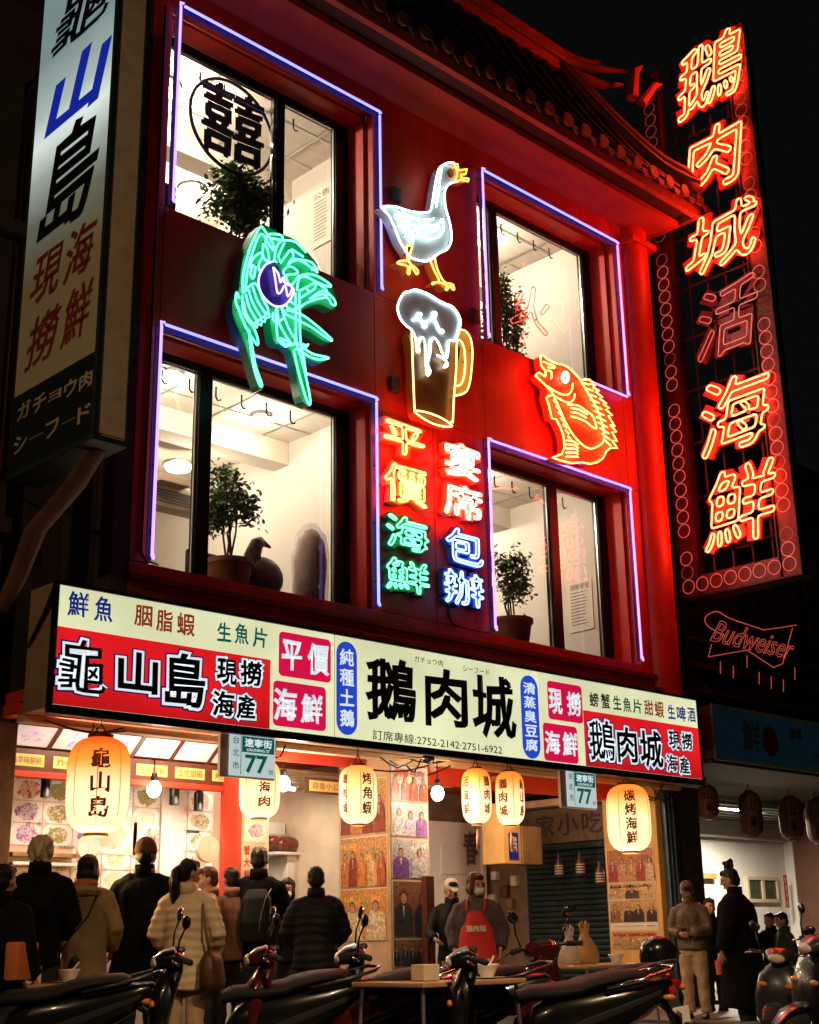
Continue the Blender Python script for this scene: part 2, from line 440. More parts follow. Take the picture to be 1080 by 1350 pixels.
# ------------------------------------------------------------------ windows
def window(x0, x1, z0, z1, mull, right_stile):
    w = bp('window', MB().rbox((x0+.06, .4, z0-.02), (x1-.06, .5, z0+.1), .006), m_black)     # bottom rail is the window's own mesh
    jm = m_red
    r = MB()
    r.box((x0-.0, .124, z0), (x0+.05, .52, z1)); r.box((x1-.05, .124, z0), (x1, .52, z1)); r.box((x0+.052, .124, z1-.05), (x1-.052, .52, z1)); r.box((x0+.052, .124, z0-.05), (x1-.052, .42, z0-.024))
    wpart('window_reveal', r, jm, B, w)
    xr = x1-.05-right_stile
    f = MB(); f.rbox((x0+.053, .4, z0+.1), (x0+.11, .5, z1-.052), .005); f.rbox((xr, .4, z0+.1), (x1-.053, .5, z1-.052), .005)
    f.rbox((x0+.11, .4, z1-.15), (xr, .5, z1-.052), .005)
    wpart('frame', f, m_black, B, w)
    for mx, mw in mull:
        wpart('mullion', MB().rbox((mx-mw/2, .385, z0+.1), (mx+mw/2, .51, z1-.15), .006), m_black, B, w)
    xs = [x0+.11]+[q for mx, mw in mull for q in (mx-mw/2, mx+mw/2)]+[xr]
    for i in range(0, len(xs), 2):
        a, b = xs[i]+.004, xs[i+1]-.004
        s = MB(); t = .016
        s.box((a, .425, z0+.103), (a+t, .445, z1-.153)); s.box((b-t, .425, z0+.103), (b, .445, z1-.153)); s.box((a+t, .425, z0+.103), (b-t, .445, z0+.103+t)); s.box((a+t, .425, z1-.153-t), (b-t, .445, z1-.153))
        wpart('sash', s, m_silver, B, w)
        wpart('pane', MB().box((a+t, .434, z0+.103+t), (b-t, .438, z1-.153-t)), glass_mat(), B, w)
    for hx in np.arange(x0+.45, xr-.2, .36):
        h = MB(); h.tube([(hx, .6, z1-.16), (hx, .6, z1-.28), (hx+.03, .6, z1-.32), (hx+.07, .6, z1-.30)], .011, 6)
        wpart('hook', h, m_black, B, w)
    return w
W1 = window(7.14, 10.2, 8.6, 11.16, [(9.02, .13)], .22)
W2 = window(7.14, 10.2, 4.6, 7.17, [(8.03, .17)], .22)
W3 = window(12.14, 15.17, 8.6, 11.16, [(12.92, .13)], .2)
W4 = window(12.14, 15.17, 4.6, 7.17, [(13.92, .17)], .2)

# ceiling fittings of the upstairs rooms
def ceiling_lamp(x, y, z, label, e=55, r=.2, group='round ceiling lamps upstairs'):
    t = thing('ceiling_lamp', label, 'lamp', (x, y, z), group=group)
    lpart('lamp_base', MB().lathe([(r*1.05, 0), (r*1.05, -.03), (r*.95, -.04)], n=20), m_silver, t, 'auto')
    lpart('lamp_shade', MB().lathe([(r*.95, -.035), (r*.8, -.09), (r*.4, -.115), (.001, -.12)], n=20), mat('lamp_glow', (.9, .85, .75), .4, emit=(1, .88, .72), es=9), t, True)
    lamp('lamp_light', 'POINT', (x, y, z-.3), (1, .85, .68), e, t, .12)
for x, y, z, d, e in ((8.0, 1.5, 7.415, 'in the lower left window, nearest the glass', 18), (9.6, 3.2, 7.1, 'in the lower left window, farther back', 26), (13.2, 1.6, 7.415, 'in the lower right window, nearest the glass', 40), (14.2, 3.6, 7.415, 'in the lower right window, farther back', 60),
                   (8.1, 1.6, 11.415, 'in the upper left window', 90), (9.8, 3.4, 11.415, 'in the upper left window behind the right pane', 50), (13.5, 1.7, 11.415, 'in the upper right window', 75), (14.6, 3.6, 11.415, 'in the upper right window, farther back', 50)):
    ceiling_lamp(x, y, z, 'glowing round lamp on the ceiling '+d, e*3.4)
def ac_unit(x, y, z, label):
    t = thing('air_conditioner', label, 'air conditioner', (x, y, z))
    lpart('housing', MB().rbox((-.55, -.13, -.15), (.55, .13, .15), .03), mat('cream_plastic', (.7, .62, .5), .4), t, 'auto')
    g = MB()
    for k in range(5): g.box((-.48, -.145, -.1+k*.035), (.48, -.131, -.082+k*.035))
    lpart('grille', g, mat('grille_grey', (.25, .22, .18), .5), t)
    return t
a = ac_unit(8.6, 5.6, 6.35, 'cream air conditioner on the back wall seen through the lower left window')
tag(MB().rbox((7.3, 3.3, 7.06), (8.8, 4.1, 7.22), .02).build('ceiling_vent', mat('vent_tan', (.5, .38, .27), .6, bump=.5, bscale=8, stretch=(1, 12, 1))), 'tan ventilation box under the ceiling in the lower left window', 'vent')
# exposed cream roof truss behind the upper left panes
t = thing('indoor_frame', 'pale metal racking against the wall seen through the upper left window', 'rack', (8.4, 3.0, 8.4))
fr = MB()
for k in range(4): fr.tube([(-.9+k*.75, 0, 0), (-.9+k*.75, 0, 2.5)], .025, 6)
for z in (.8, 1.5, 2.2): fr.tube([(-.9, 0, z), (1.35, 0, z)], .025, 6)
fr.tube([(-.9, 0, .8), (-.15, 0, 1.5)], .02, 6); fr.tube([(1.35, 0, .8), (.6, 0, 1.5)], .02, 6)
lpart('racking_bars', fr, mat('white_paint', (.8, .78, .74), .5), t)
bx = MB().rbox((7.25, .7, 8.682), (7.75, 1.2, 9.4), .02); bx.rbox((7.77, .7, 8.682), (8.3, 1.2, 9.0), .02)
tag(bx.build('storage_box', mat('dark_box', (.02, .015, .012), .6)), 'dark storage box on the sill inside the upper left window', 'box')
tag(MB().rbox((14.0, 1.6, 8.402), (14.9, 2.2, 9.75), .02).build('cabinet', mat('brown_cabinet', (.09, .045, .03), .5, var=.3)), 'dark brown cabinet standing inside the upper right window', 'cabinet')
tag(MB().rbox((13.3, 1.4, 4.402), (13.75, 2.3, 5.75), .02).build('speaker_cabinet', mat('grey_cabinet', (.3, .26, .22), .5, var=.2)), 'grey upright cabinet behind the plant in the lower right window', 'cabinet')
# notices
PLX = Plane(0, 10.742); PLX2 = Plane(0, 15.187)
m_paper = mat('notice_paper', (.78, .7, .58), .7, var=.06); m_ink = mat('notice_ink', (.16, .1, .08), .8)
def notice(pl, u0, v0, u1, v1, label, rows_, head, parent=None):
    n_ = thing('wall_notice', label, 'notice', pl.P((u0+u1)/2, v0, 0))
    mb = MB().prism([(u0, v0), (u1, v0), (u1, v1), (u0, v1)], .006, lambda a, b, c: pl.P(a, b, .004+c)); wpart('sheet', mb, m_paper, n_)
    tx = flat_text(pl, head, (u0+.08*(u1-u0), v1-.17*(v1-v0), u1-.08*(u1-u0), v1-.05*(v1-v0)), .014)
    for k in range(rows_):
        vv = v1-(v1-v0)*(.22+.7*k/rows_); tx.add([pl.P(u0+.1*(u1-u0), vv-.012, .014), pl.P(u1-(.1+.3*random.random())*(u1-u0), vv-.012, .014), pl.P(u1-(.12+.3*random.random())*(u1-u0), vv, .014), pl.P(u0+.1*(u1-u0), vv, .014)], [(0, 1, 2, 3)])
    wpart('lettering', tx, m_ink, n_)
u0, v0 = PLX.uv(412, 330); u1, v1 = PLX.uv(438, 240); notice(PLX, min(u0, u1), v0, max(u0, u1), v1, 'paper notice on the pale wall in the right pane of the upper left window', 12, '公告')
u0, v0 = PLX2.uv(752, 835); u1, v1 = PLX2.uv(780, 762); notice(PLX2, min(u0, u1), v0, max(u0, u1), v1, 'printed notice on the wall in the right pane of the lower right window', 11, '消防安全')
# black poster in the lower left window
pl = Plane(1, 5.88); t = thing('black_poster', 'black poster with white characters high on the wall in the lower left window', 'poster', (8.1, 5.88, 6.4))
u0, v0 = pl.uv(206, 602); u1, v1 = pl.uv(268, 580)
wpart('sheet', MB().box((u0, 5.87, v0), (u1, 5.88, v0+.75)), m_dark, t)
wpart('lettering', flat_text(Plane(1, 5.87), '安全', (u0+.2, v0+.15, u1-.3, v0+.6), .004), m_paper, t)

for x0_, x1_, z_ in ((7.06, 10.7, 4.4), (10.9, 15.15, 4.4), (7.06, 10.7, 8.4), (10.9, 15.15, 8.4)):
    bp('window_shelf', MB().rbox((x0_, .63, z_), (x1_, 1.35, z_+.28), .01), m_timber)
# ------------------------------------------------------------------ plants inside
m_leaf = mat('leaf_green', (.10, .17, .035), .5, var=.5, vscale=9)
def leaf_cloud(n, R3, s, seed, dens=None):
    rnd = random.Random(seed); mb = MB(); cl = []
    for _ in range(14): 
        d = Vector((rnd.gauss(0, 1), rnd.gauss(0, 1), rnd.gauss(0, 1))).normalized()*rnd.uniform(.35, .85); cl.append(Vector((d.x*R3[0], d.y*R3[1], d.z*R3[2])))
    for i in range(n):
        c = rnd.choice(cl); p = c+Vector((rnd.gauss(0, .2)*R3[0], rnd.gauss(0, .2)*R3[1], rnd.gauss(0, .17)*R3[2]))
        a = Vector((rnd.gauss(0, 1), rnd.gauss(0, 1), rnd.gauss(0, .6)-.2)).normalized(); b = a.orthogonal().normalized(); b.rotate(Matrix.Rotation(rnd.uniform(0, 6.3), 3, a)); k = s*rnd.uniform(.6, 1.3)
        mb.add([p, p+a*k*.5+b*k*.22, p+a*k, p+a*k*.5-b*k*.22], [(0, 1, 2, 3)])
    return mb
def plant(loc, R3, n, s, seed, label, pot=.2, stem=.3, hang=False, potcol='terracotta', leaf=None):
    t = thing('potted_plant', label, 'plant', loc)
    if pot:
        lpart('pot', MB().lathe([(pot*.7, 0), (pot*.75, .02), (pot, pot*1.5), (pot*1.08, pot*1.5), (pot*1.08, pot*1.72), (pot*.95, pot*1.72), (pot*.9, pot*1.5), (.001, pot*1.45)], n=20), mat(potcol, {'terracotta': (.3, .1, .05), 'dark_pot': (.04, .025, .02)}[potcol], .6, bump=.1, var=.2), t, 'auto')
    zc = pot*1.5+stem+R3[2]*.8
    st = MB(); rnd = random.Random(seed)
    for k in range(5):
        st.tube([(rnd.gauss(0, .03), rnd.gauss(0, .03), pot*1.4), (rnd.gauss(0, .06), rnd.gauss(0, .06), pot*1.4+stem), (rnd.gauss(0, .4)*R3[0], rnd.gauss(0, .4)*R3[1], zc+R3[2]*.3)], [.014, .012, .006], 5)
    lpart('stem', st, mat('stem_brown', (.07, .045, .025), .8), t)
    lv = leaf_cloud(n, R3, s, seed); m_ = lv.mesh('foliage'); m_.transform(Matrix.Translation((0, 0, zc))); o = lpart('foliage', m_, leaf or m_leaf, t); o['kind'] = 'stuff'
    return t
p = at(302, 752, 1, .95); plant((p.x, .95, 4.68), (.40, .3, .46), 1500, .085, 3, 'leafy green plant in a brown pot inside the lower left window', .26, .42)
p = at(675, 838, 1, .95); plant((p.x, .95, 4.68), (.34, .28, .48), 1200, .08, 4, 'leafy plant in a terracotta pot inside the lower right window', .28, .3)
p = at(665, 470, 1, .9); plant((p.x, .9, 8.68), (.42, .3, .78), 2200, .08, 5, 'dark bushy plant standing inside the upper right window', .2, .1, potcol='dark_pot')
p = at(318, 312, 1, .85); plant((p.x, .85, 8.68), (.55, .35, .66), 3600, .09, 6, 'dense green bush below the round wooden ornament in the upper left window', .2, .2, potcol='dark_pot')

# round double happiness ornament
pl = Plane(1, .62); t = thing('round_ornament', 'round dark wooden ring ornament with a double happiness character in the upper left window', 'ornament', pl.P(*pl.uv(306, 168), 0))
cu, cv = pl.uv(306, 167); ru = (pl.uv(361, 167)[0]-pl.uv(252, 167)[0])/2; rv = ru
rg = MB(); rg.tube([pl.P(cu+ru*math.cos(a), cv+rv*math.sin(a), 0) for a in np.linspace(0, 2*PI, 48, endpoint=False)], .022, 8, closed=True)
m_wood = mat('dark_wood', (.03, .014, .01), .45)
wpart('ring', rg, m_wood, t, smooth=True)
ch = flat_text(pl, '囍', (cu-ru*.74, cv-rv*.78, cu+ru*.74, cv+rv*.84), 0, offset=.004); ch2 = flat_text(pl, '囍', (cu-ru*.74, cv-rv*.78, cu+ru*.74, cv+rv*.84), .05, offset=.004)
ch.v += ch2.v; n0 = len(ch.v)-len(ch2.v); ch.f += [tuple(i+n0 for i in f) for f in ch2.f]
wpart('character', ch, m_wood, t)

# wrapped figure and goose statue in the lower left window
p = at(345, 770, 1, 1.0); t = thing('goose_statue', 'brown and grey bird statue beside the plant in the lower left window', 'statue', (p.x, 1.0, 4.68))
g = MB(); g.ell((0, 0, .35), (.28, .2, .25)); g.tube([(-.1, 0, .4), (-.14, 0, .6), (-.08, 0, .75), (-.02, 0, .78)], [.14, .1, .08, .07], 12); g.tube([(-.02, 0, .78), (.12, 0, .74)], [.05, .015], 8)
g.lathe([(.2, 0), (.22, .05), (.15, .12)], n=16)
lpart('bird', g, mat('statue_glaze', (.22, .13, .08), .35, var=.6, vscale=6), t, True)
p = at(404, 775, 1, 1.1); t = thing('wrapped_bundle', 'brown bundle wrapped in clear plastic beside the right edge of the lower left window', 'bundle', (p.x, 1.05, 4.68))
g = MB().loft([((0, 0, 0), (.2, 0, 0), (0, .16, 0)), ((0, 0, .3), (.2, 0, 0), (0, .17, 0)), ((.02, 0, .7), (.22, 0, 0), (0, .17, 0)), ((.03, 0, .95), (.17, 0, 0), (0, .14, 0)), ((.03, 0, 1.08), (.08, 0, 0), (0, .07, 0))], 20)
lpart('bundle_body', g, mat('bundle_brown', (.5, .27, .18), .6, var=.5, vscale=6), t, True)
g2 = MB().loft([((0, 0, -.0), (.23, 0, 0), (0, .19, 0)), ((.02, 0, .4), (.235, 0, 0), (0, .2, 0)), ((.02, 0, .75), (.255, 0, 0), (0, .2, 0)), ((.03, 0, 1.02), (.2, 0, 0), (0, .17, 0)), ((.03, 0, 1.16), (.09, 0, 0), (0, .08, 0))], 20)
lpart('plastic_wrap', g2, sheen_plastic('clear_wrap', (.8, .75, .7), .3), t, True)

# ------------------------------------------------------------------ eaves and roof
m_tile = mat('glazed_tile', (.028, .035, .028), .35, bump=.3, bscale=25, var=.5, vscale=6)
m_eave = mat('eave_paint', (.34, .07, .035), .7, bump=.3, bscale=40, var=.35, vscale=4)
XR = 16.0
bp('soffit', MB().rbox((6.6, -.62, 11.5), (XR, 6.1, 11.6), .006), m_soffit)
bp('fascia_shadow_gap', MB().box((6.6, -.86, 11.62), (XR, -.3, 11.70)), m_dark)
bp('fascia', MB().rbox((6.6, -.96, 11.55), (XR+.2, -.87, 11.72), .008), m_eave)
bp('fascia', MB().rbox((XR+.12, -.865, 11.55), (XR+.2, 3.0, 11.72), .008), m_eave)
bp('soffit', MB().box((XR+.002, -.62, 11.5), (XR+.10, 3, 11.6)), m_soffit)
RIDGE = (.68, 14.45)      # y, z of the ridge
XE = 15.0                 # where the hip starts
def slope(t):             # concave roof curve, t 0 at the eave, 1 at the ridge
    return -.98+t*(RIDGE[0]+.98), 11.74+(RIDGE[1]-11.74)*(t*.72+.28*t*t)
deck = MB(); N = 10
for i in range(N):
    (ya, za), (yb, zb) = slope(i/N), slope((i+1)/N); xa, xb = 16.2-(16.2-XE)*i/N, 16.2-(16.2-XE)*(i+1)/N
    deck.add([(6.4, ya, za), (xa, ya, za), (xb, yb, zb), (6.4, yb, zb)], [(0, 1, 2, 3)])
    deck.add([(xa, ya, za), (xa, 3.2, za), (xb, 3.2, zb), (xb, yb, zb)], [(0, 1, 2, 3)])
bp('roof_deck', deck, m_tile)
end_m = mat('tile_end', (.16, .07, .045), .4, bump=.3, bscale=30)
for k in range(25):
    x = 6.62+k*.395; tmax = 1 if x < XE else max(.06, (16.2-x)/(16.2-XE))
    r_ = MB(); pts = []
    nn = max(2, int(9*tmax))
    for i in range(nn+1):
        y, z = slope(tmax*i/nn); pts.append((x, y, z+.03))
    r_.tube(pts, .085, 10); tr = bp('tile_row', r_, m_tile, smooth='auto')
    e = MB(); c0 = Vector((x, -1.0, 11.80))
    e.lathe([(.001, 0), (.095, 0), (.1, .02), (.1, .05), (.001, .05)], n=14, M=Matrix.Translation(c0) @ Matrix.Rotation(PI/2, 4, 'X'))
    dr = [(-.1, 0), (-.06, -.07), (0, -.12), (.06, -.07), (.1, 0)]
    wpart('tile_end', e, end_m, B, tr, smooth='auto')
    d2 = MB().prism(dr, .025, lambda u, v, w: Vector((x+.197+u, -1.03+w, 11.77+v))); wpart('drip_tile', d2, end_m, B, tr)
# main ridge with an upper moulding, hip ridge with an upturned tip
bp('ridge', MB().rbox((6.4, RIDGE[0]-.14, RIDGE[1]-.05), (XE+.1, RIDGE[0]+.14, RIDGE[1]+.34), .03), m_eave)
bp('ridge_cap', MB().tube([(6.4, RIDGE[0], RIDGE[1]+.42), (XE+.1, RIDGE[0], RIDGE[1]+.42), (XE+.6, RIDGE[0]-.02, RIDGE[1]+.5), (XE+1.1, RIDGE[0]-.05, RIDGE[1]+.72)], [.09, .09, .07, .03], 10), m_eave, smooth='auto')
bp('ridge_band', MB().tube([(6.4, RIDGE[0]-.17, RIDGE[1]+.14), (XE+.15, RIDGE[0]-.17, RIDGE[1]+.14)], .04, 8), end_m)
hip = []
for i in range(13):
    t_ = i/12; y, z = slope(1-t_); x = XE+(16.2-XE)*t_; z += .14+.5*max(0, t_-.72)**1.4*2; hip.append((x, y, z))
hip.append((16.42, -1.2, 12.55)); hip.append((16.5, -1.3, 12.85))
h1 = MB()
h1.loft([(p_, Vector((.7, .7, 0))*(.13 if i < 12 else .08-.03*(i-12)), (0, 0, .2 if i < 12 else .12-.04*(i-12))) for i, p_ in enumerate(hip)], 10); bp('hip_ridge', h1, m_eave, smooth='auto')
bp('hip_cap', MB().tube([(a_, b_, c_+.24-(.1 if i > 11 else 0)) for i, (a_, b_, c_) in enumerate(hip)], [.07]*12+[.06, .05, .02], 8), end_m, smooth='auto')
bp('hip_rib', MB().tube([(a_-.12, b_-.12, c_+.02) for a_, b_, c_ in hip[:13]], .035, 6), end_m)
fin = MB()
fin.tube([(XE+.1, RIDGE[0], RIDGE[1]+.3), (XE+.5, RIDGE[0]-.25, RIDGE[1]+.2), (XE+1.2, RIDGE[0]-.5, RIDGE[1]+.35)], [.12, .08, .02], 8)
fin.tube([(XE+.1, RIDGE[0]-.1, RIDGE[1]), (XE+.5, RIDGE[0]-.5, RIDGE[1]-.25), (XE+.9, RIDGE[0]-.6, RIDGE[1]-.1)], [.1, .07, .02], 8)
fin.tube([(XE+.7, RIDGE[0]-.9, RIDGE[1]-.6), (XE+.75, RIDGE[0]-.95, RIDGE[1]-.1), (XE+.9, RIDGE[0]-1, RIDGE[1]+.05)], [.1, .08, .02], 8)
fin.tube([(XE+.8, RIDGE[0]-1.0, RIDGE[1]-.7), (XE+1.0, RIDGE[0]-1.15, RIDGE[1]-.35), (XE+1.12, RIDGE[0]-1.2, RIDGE[1]-.3)], [.08, .06, .02], 8)
bp('roof_ornament', fin, m_eave, smooth='auto')
# ceiling grids, extra furniture upstairs
for z1, zz in ((7.42, 0), (11.42, 1)):
    for x in np.arange(7.6, 15.1, .9):
        if abs(x-10.8) < .12: continue
        bp('ceiling_bar', MB().box((x-.012, .7, z1-.012), (x+.012, 2.29, z1-.001)), m_silver)
    for y in (1.2, 1.85):
        bp('ceiling_bar', MB().box((7.05, y-.012, z1-.014), (10.74, y+.012, z1-.0125)), m_silver); bp('ceiling_bar', MB().box((10.87, y-.012, z1-.014), (15.17, y+.012, z1-.0125)), m_silver)
for i, (px, py) in enumerate(((228, 492), (345, 548))):
    p = at(px, py, 2, 7.40); ceiling_lamp(p.x, p.y, 7.41, ('bright small downlight at the top of the narrow lower left pane', 'bright downlight at the top of the wide lower left pane')[i], 42, .13)
p = at(455, 640, 0, 10.70); t = thing('wall_lamp', 'round frosted lamp on the partition in the lower left window', 'lamp', p); lpart('globe', MB().ell((0, 0, 0), (.13, .16, .16)), MATS['lamp_glow'], t, True); lpart('bracket', MB().tube([(0, 0, 0), (.06, 0, 0)], .05, 8), m_silver, t)
ac_unit(at(238, 662, 1, 2.2).x, 2.2, at(238, 662, 1, 2.2).z, 'cream air conditioner hung near the narrow pane of the lower left window')
tag(MB().rbox((at(205, 650, 1, 2.0).x, 1.9, at(225, 640, 1, 2.0).z), (at(244, 650, 1, 2.0).x, 2.3, at(225, 640, 1, 2.0).z+.1), .01).build('projector_shelf', mat('shelf_tan', (.42, .3, .2), .5)), 'tan hanging shelf above the air conditioner in the lower left window', 'shelf')
t = thing('dining_chair', 'dark chair back showing above the sill in the lower left window', 'chair', (8.9, 1.6, 4.402)); lpart('backrest', MB().rbox((-.22, 0, .45), (.22, .04, 1.0), .03), m_timber, t, 'auto'); lpart('seat', MB().rbox((-.22, -.02, .42), (.22, .42, .47), .02), m_timber, t, 'auto')
for a_ in (-.19, .19):
    for b_ in (.02, .38): lpart('leg', MB().tube([(a_, b_, 0), (a_, b_, .42)], .018, 6), m_timber, t)
t = thing('wall_picture', 'framed dark picture on the partition in the upper left window', 'picture', (10.74, 2.6, 10.2)); wpart('frame', MB().rbox((10.71, 2.3, 9.9), (10.748, 3.0, 10.5), .006), m_timber, t); wpart('print', MB().box((10.704, 2.35, 9.95), (10.709, 2.95, 10.45)), mat('picture_print', (.5, .4, .3), .5, var=.7, vscale=6), t)
# conduits and junction boxes on the facade
for x, z0, z1, d in ((11.17, 7.25, 8.5, 'between the mug and the fish'), (11.35, 4.7, 5.2, 'below the blue neon characters'), (7.03, 4.7, 11.1, 'up the left edge of the red facade')):
    tag(MB().tube([(x, -.02, z0), (x, -.02, z1)], .014, 6).tube([(x, -.02, z0), (x+.05, -.02, z0-.08), (x+.2, -.02, z0-.1)], .010, 5).build('cable_conduit', m_black), 'thin black cable conduit '+d, 'conduit')
for x, z, d in ((10.42, 7.35, 'beside the mug'), (11.9, 8.75, 'right of the goose feet'), (10.5, 10.0, 'left of the goose neck')):
    tag(MB().rbox((x, -.07, z), (x+.14, -.005, z+.2), .01).build('transformer_box', mat('transformer_grey', (.05, .03, .03), .5, var=.3), smooth='auto'), 'small dark neon transformer box '+d, 'transformer')
# ================================================================== neon borders round the windows
VIO = neon('violet', (.17, .18, 1), 3.4); MAG = neon('magenta', (.38, .24, .85), 2.4)
m_strip = mat('border_glow_strip', (.05, .018, .10), .5, var=.3)  # violet strip colours in the purple glow of the tubes on the wall
def border(x0, x1, z0, z1, label, bottom=None):
    t = thing('neon_border', label, 'neon light', (x0, -.06, z0), group='violet neon borders round the four windows')
    y = -.07; r = .016
    wpart('neon_tube', MB().tube([(x0+.05, y, z1), (x1, y, z1), (x1, y-.02, z1-.03), (x1-.03, y-.03, z1-.05)], r, 8), VIO, t, smooth=True)
    wpart('neon_tube', MB().tube([(x0-.015, y-.03, z0+.05), (x0, y-.02, z0), (x0, y, z0+.03), (x0, y, z1-.04), (x0-.02, y-.02, z1+.01), (x0+.02, y-.03, z1)], r, 8), MAG, t, smooth=True)
    wpart('neon_tube', MB().tube([(x1-.03, y-.03, z0+.05), (x1-.01, y-.03, z0), (x1, y, z0+.03), (x1, y, z1-.06)], r, 8), MAG if x0 > 11 else VIO, t, smooth=True)
    if bottom: wpart('neon_tube', MB().tube([(bottom, y, z0-.02), (x1-.02, y, z0-.02)], r, 8), VIO, t, smooth=True)
    sb = MB(); sb.box((x0-.03, -.012, z0), (x0+.03, -.006, z1-.06)); sb.box((x0-.03, -.012, z1-.058), (x1+.03, -.006, z1+.03)); sb.box((x1-.03, -.012, z0), (x1+.03, -.006, z1-.06)); wpart('glow_strip', sb, m_strip, t)
    c = MB()
    for xx in np.arange(x0+.4, x1, .8): c.tube([(xx, y+.014, z1), (xx, .0, z1)], .008, 5)
    for zz in np.arange(z0+.3, z1, .7):
        for xx in (x0, x1): c.tube([(xx, y+.014, zz), (xx, .0, zz)], .008, 5)
    wpart('tube_support', c, m_black, t)
border(7.2, 10.27, 8.63, 11.18, 'violet neon tube border round the upper left window')
border(7.12, 10.16, 4.63, 7.18, 'violet neon tube border round the lower left window')
border(12.2, 15.22, 8.6, 11.14, 'violet neon tube border round the upper right window with a short bottom run', 14.2)
border(12.12, 15.1, 4.63, 7.14, 'violet neon tube border round the lower right window')

# ================================================================== neon pictures
def art(name, label, cat, ox, oy, sc, panels, paths, y0=-.10, depth=.13, r=.0115, groups=None):
    "panels: (polygon, material, thickness part name); paths: (points, material, closed, smooth); points in photo-crop units"
    yt = y0-depth-.05
    plp = Plane(1, y0-depth); plt = Plane(1, yt)
    T = lambda p: (ox+p[0]/sc, oy+p[1]/sc)
    c = plt.P(*plt.uv(*T(paths[0][1][0])), 0)
    t = thing(name, label, cat, (c.x, 0, c.z))
    for nm, poly, m, dd in panels:
        pts = smooth_poly(poly, True, 3)
        q = [plp.uv(*T(p)) for p in pts]
        mb = MB().prism(q, dd, lambda a, b, w: Vector((a, y0-depth+w, b)))
        wpart(nm, mb, m, t, tri=True)
    sup = MB()
    for nm, pts, m, closed, sm in paths:
        q = smooth_poly(pts, closed, 4) if sm else pts
        P3 = [plt.P(*plt.uv(*T(p)), 0) for p in q]
        wpart(nm, MB().tube(P3, r, 7, closed=closed), m, t, smooth=True)
        for k in range(2, len(P3), 9): sup.tube([P3[k], P3[k]+Vector((0, depth, 0))*.5], .006, 4)
    wpart('tube_support', sup, m_black, t)
    br = MB(); 
    for dx, dz in ((-.1, .2), (.25, -.3)): br.tube([(c.x+dx, y0-depth+.03, c.z+dz-.3), (c.x+dx, 0, c.z+dz-.3)], .02, 6)
    return t
GRN = neon('green', (.10, 1, .45), 3.6); WHT = neon('white', (.72, .98, .95), 5.2); ORG = neon('amber', (1, .36, .05), 5.0); YEL = neon('yellow', (1, .68, .22), 3.4)
PUR = neon('purple', (.55, .4, 1), 2.6); CRM = neon('cream', (1, .050, .0105), 50); PNK = neon('pinkwhite', (1, .075, .05), 46); BLU = neon('blue', (.22, .42, 1), 4.5); RED = neon('red', (1, .055, .016), 26)
GR2 = neon('green_small', (.12, 1, .4), 3.2)
p_green = mat('shrimp_green_paint', (.02, .30, .17), .4); p_purple = mat('purple_paint', (.10, .03, .45), .35, var=.6, vscale=5); p_white = mat('goose_white_paint', (.55, .6, .64), .4, var=.25, vscale=2.5)
p_orange = mat('orange_paint', (.6, .22, .03), .4); p_beer = mat('beer_amber_paint', (.34, .12, .018), .35, var=.35, vscale=3); p_fish = mat('fish_red_paint', (.7, .10, .02), .4); p_yel = mat('yellow_paint', (.7, .42, .05), .4)
N_ = 'neon_tube'
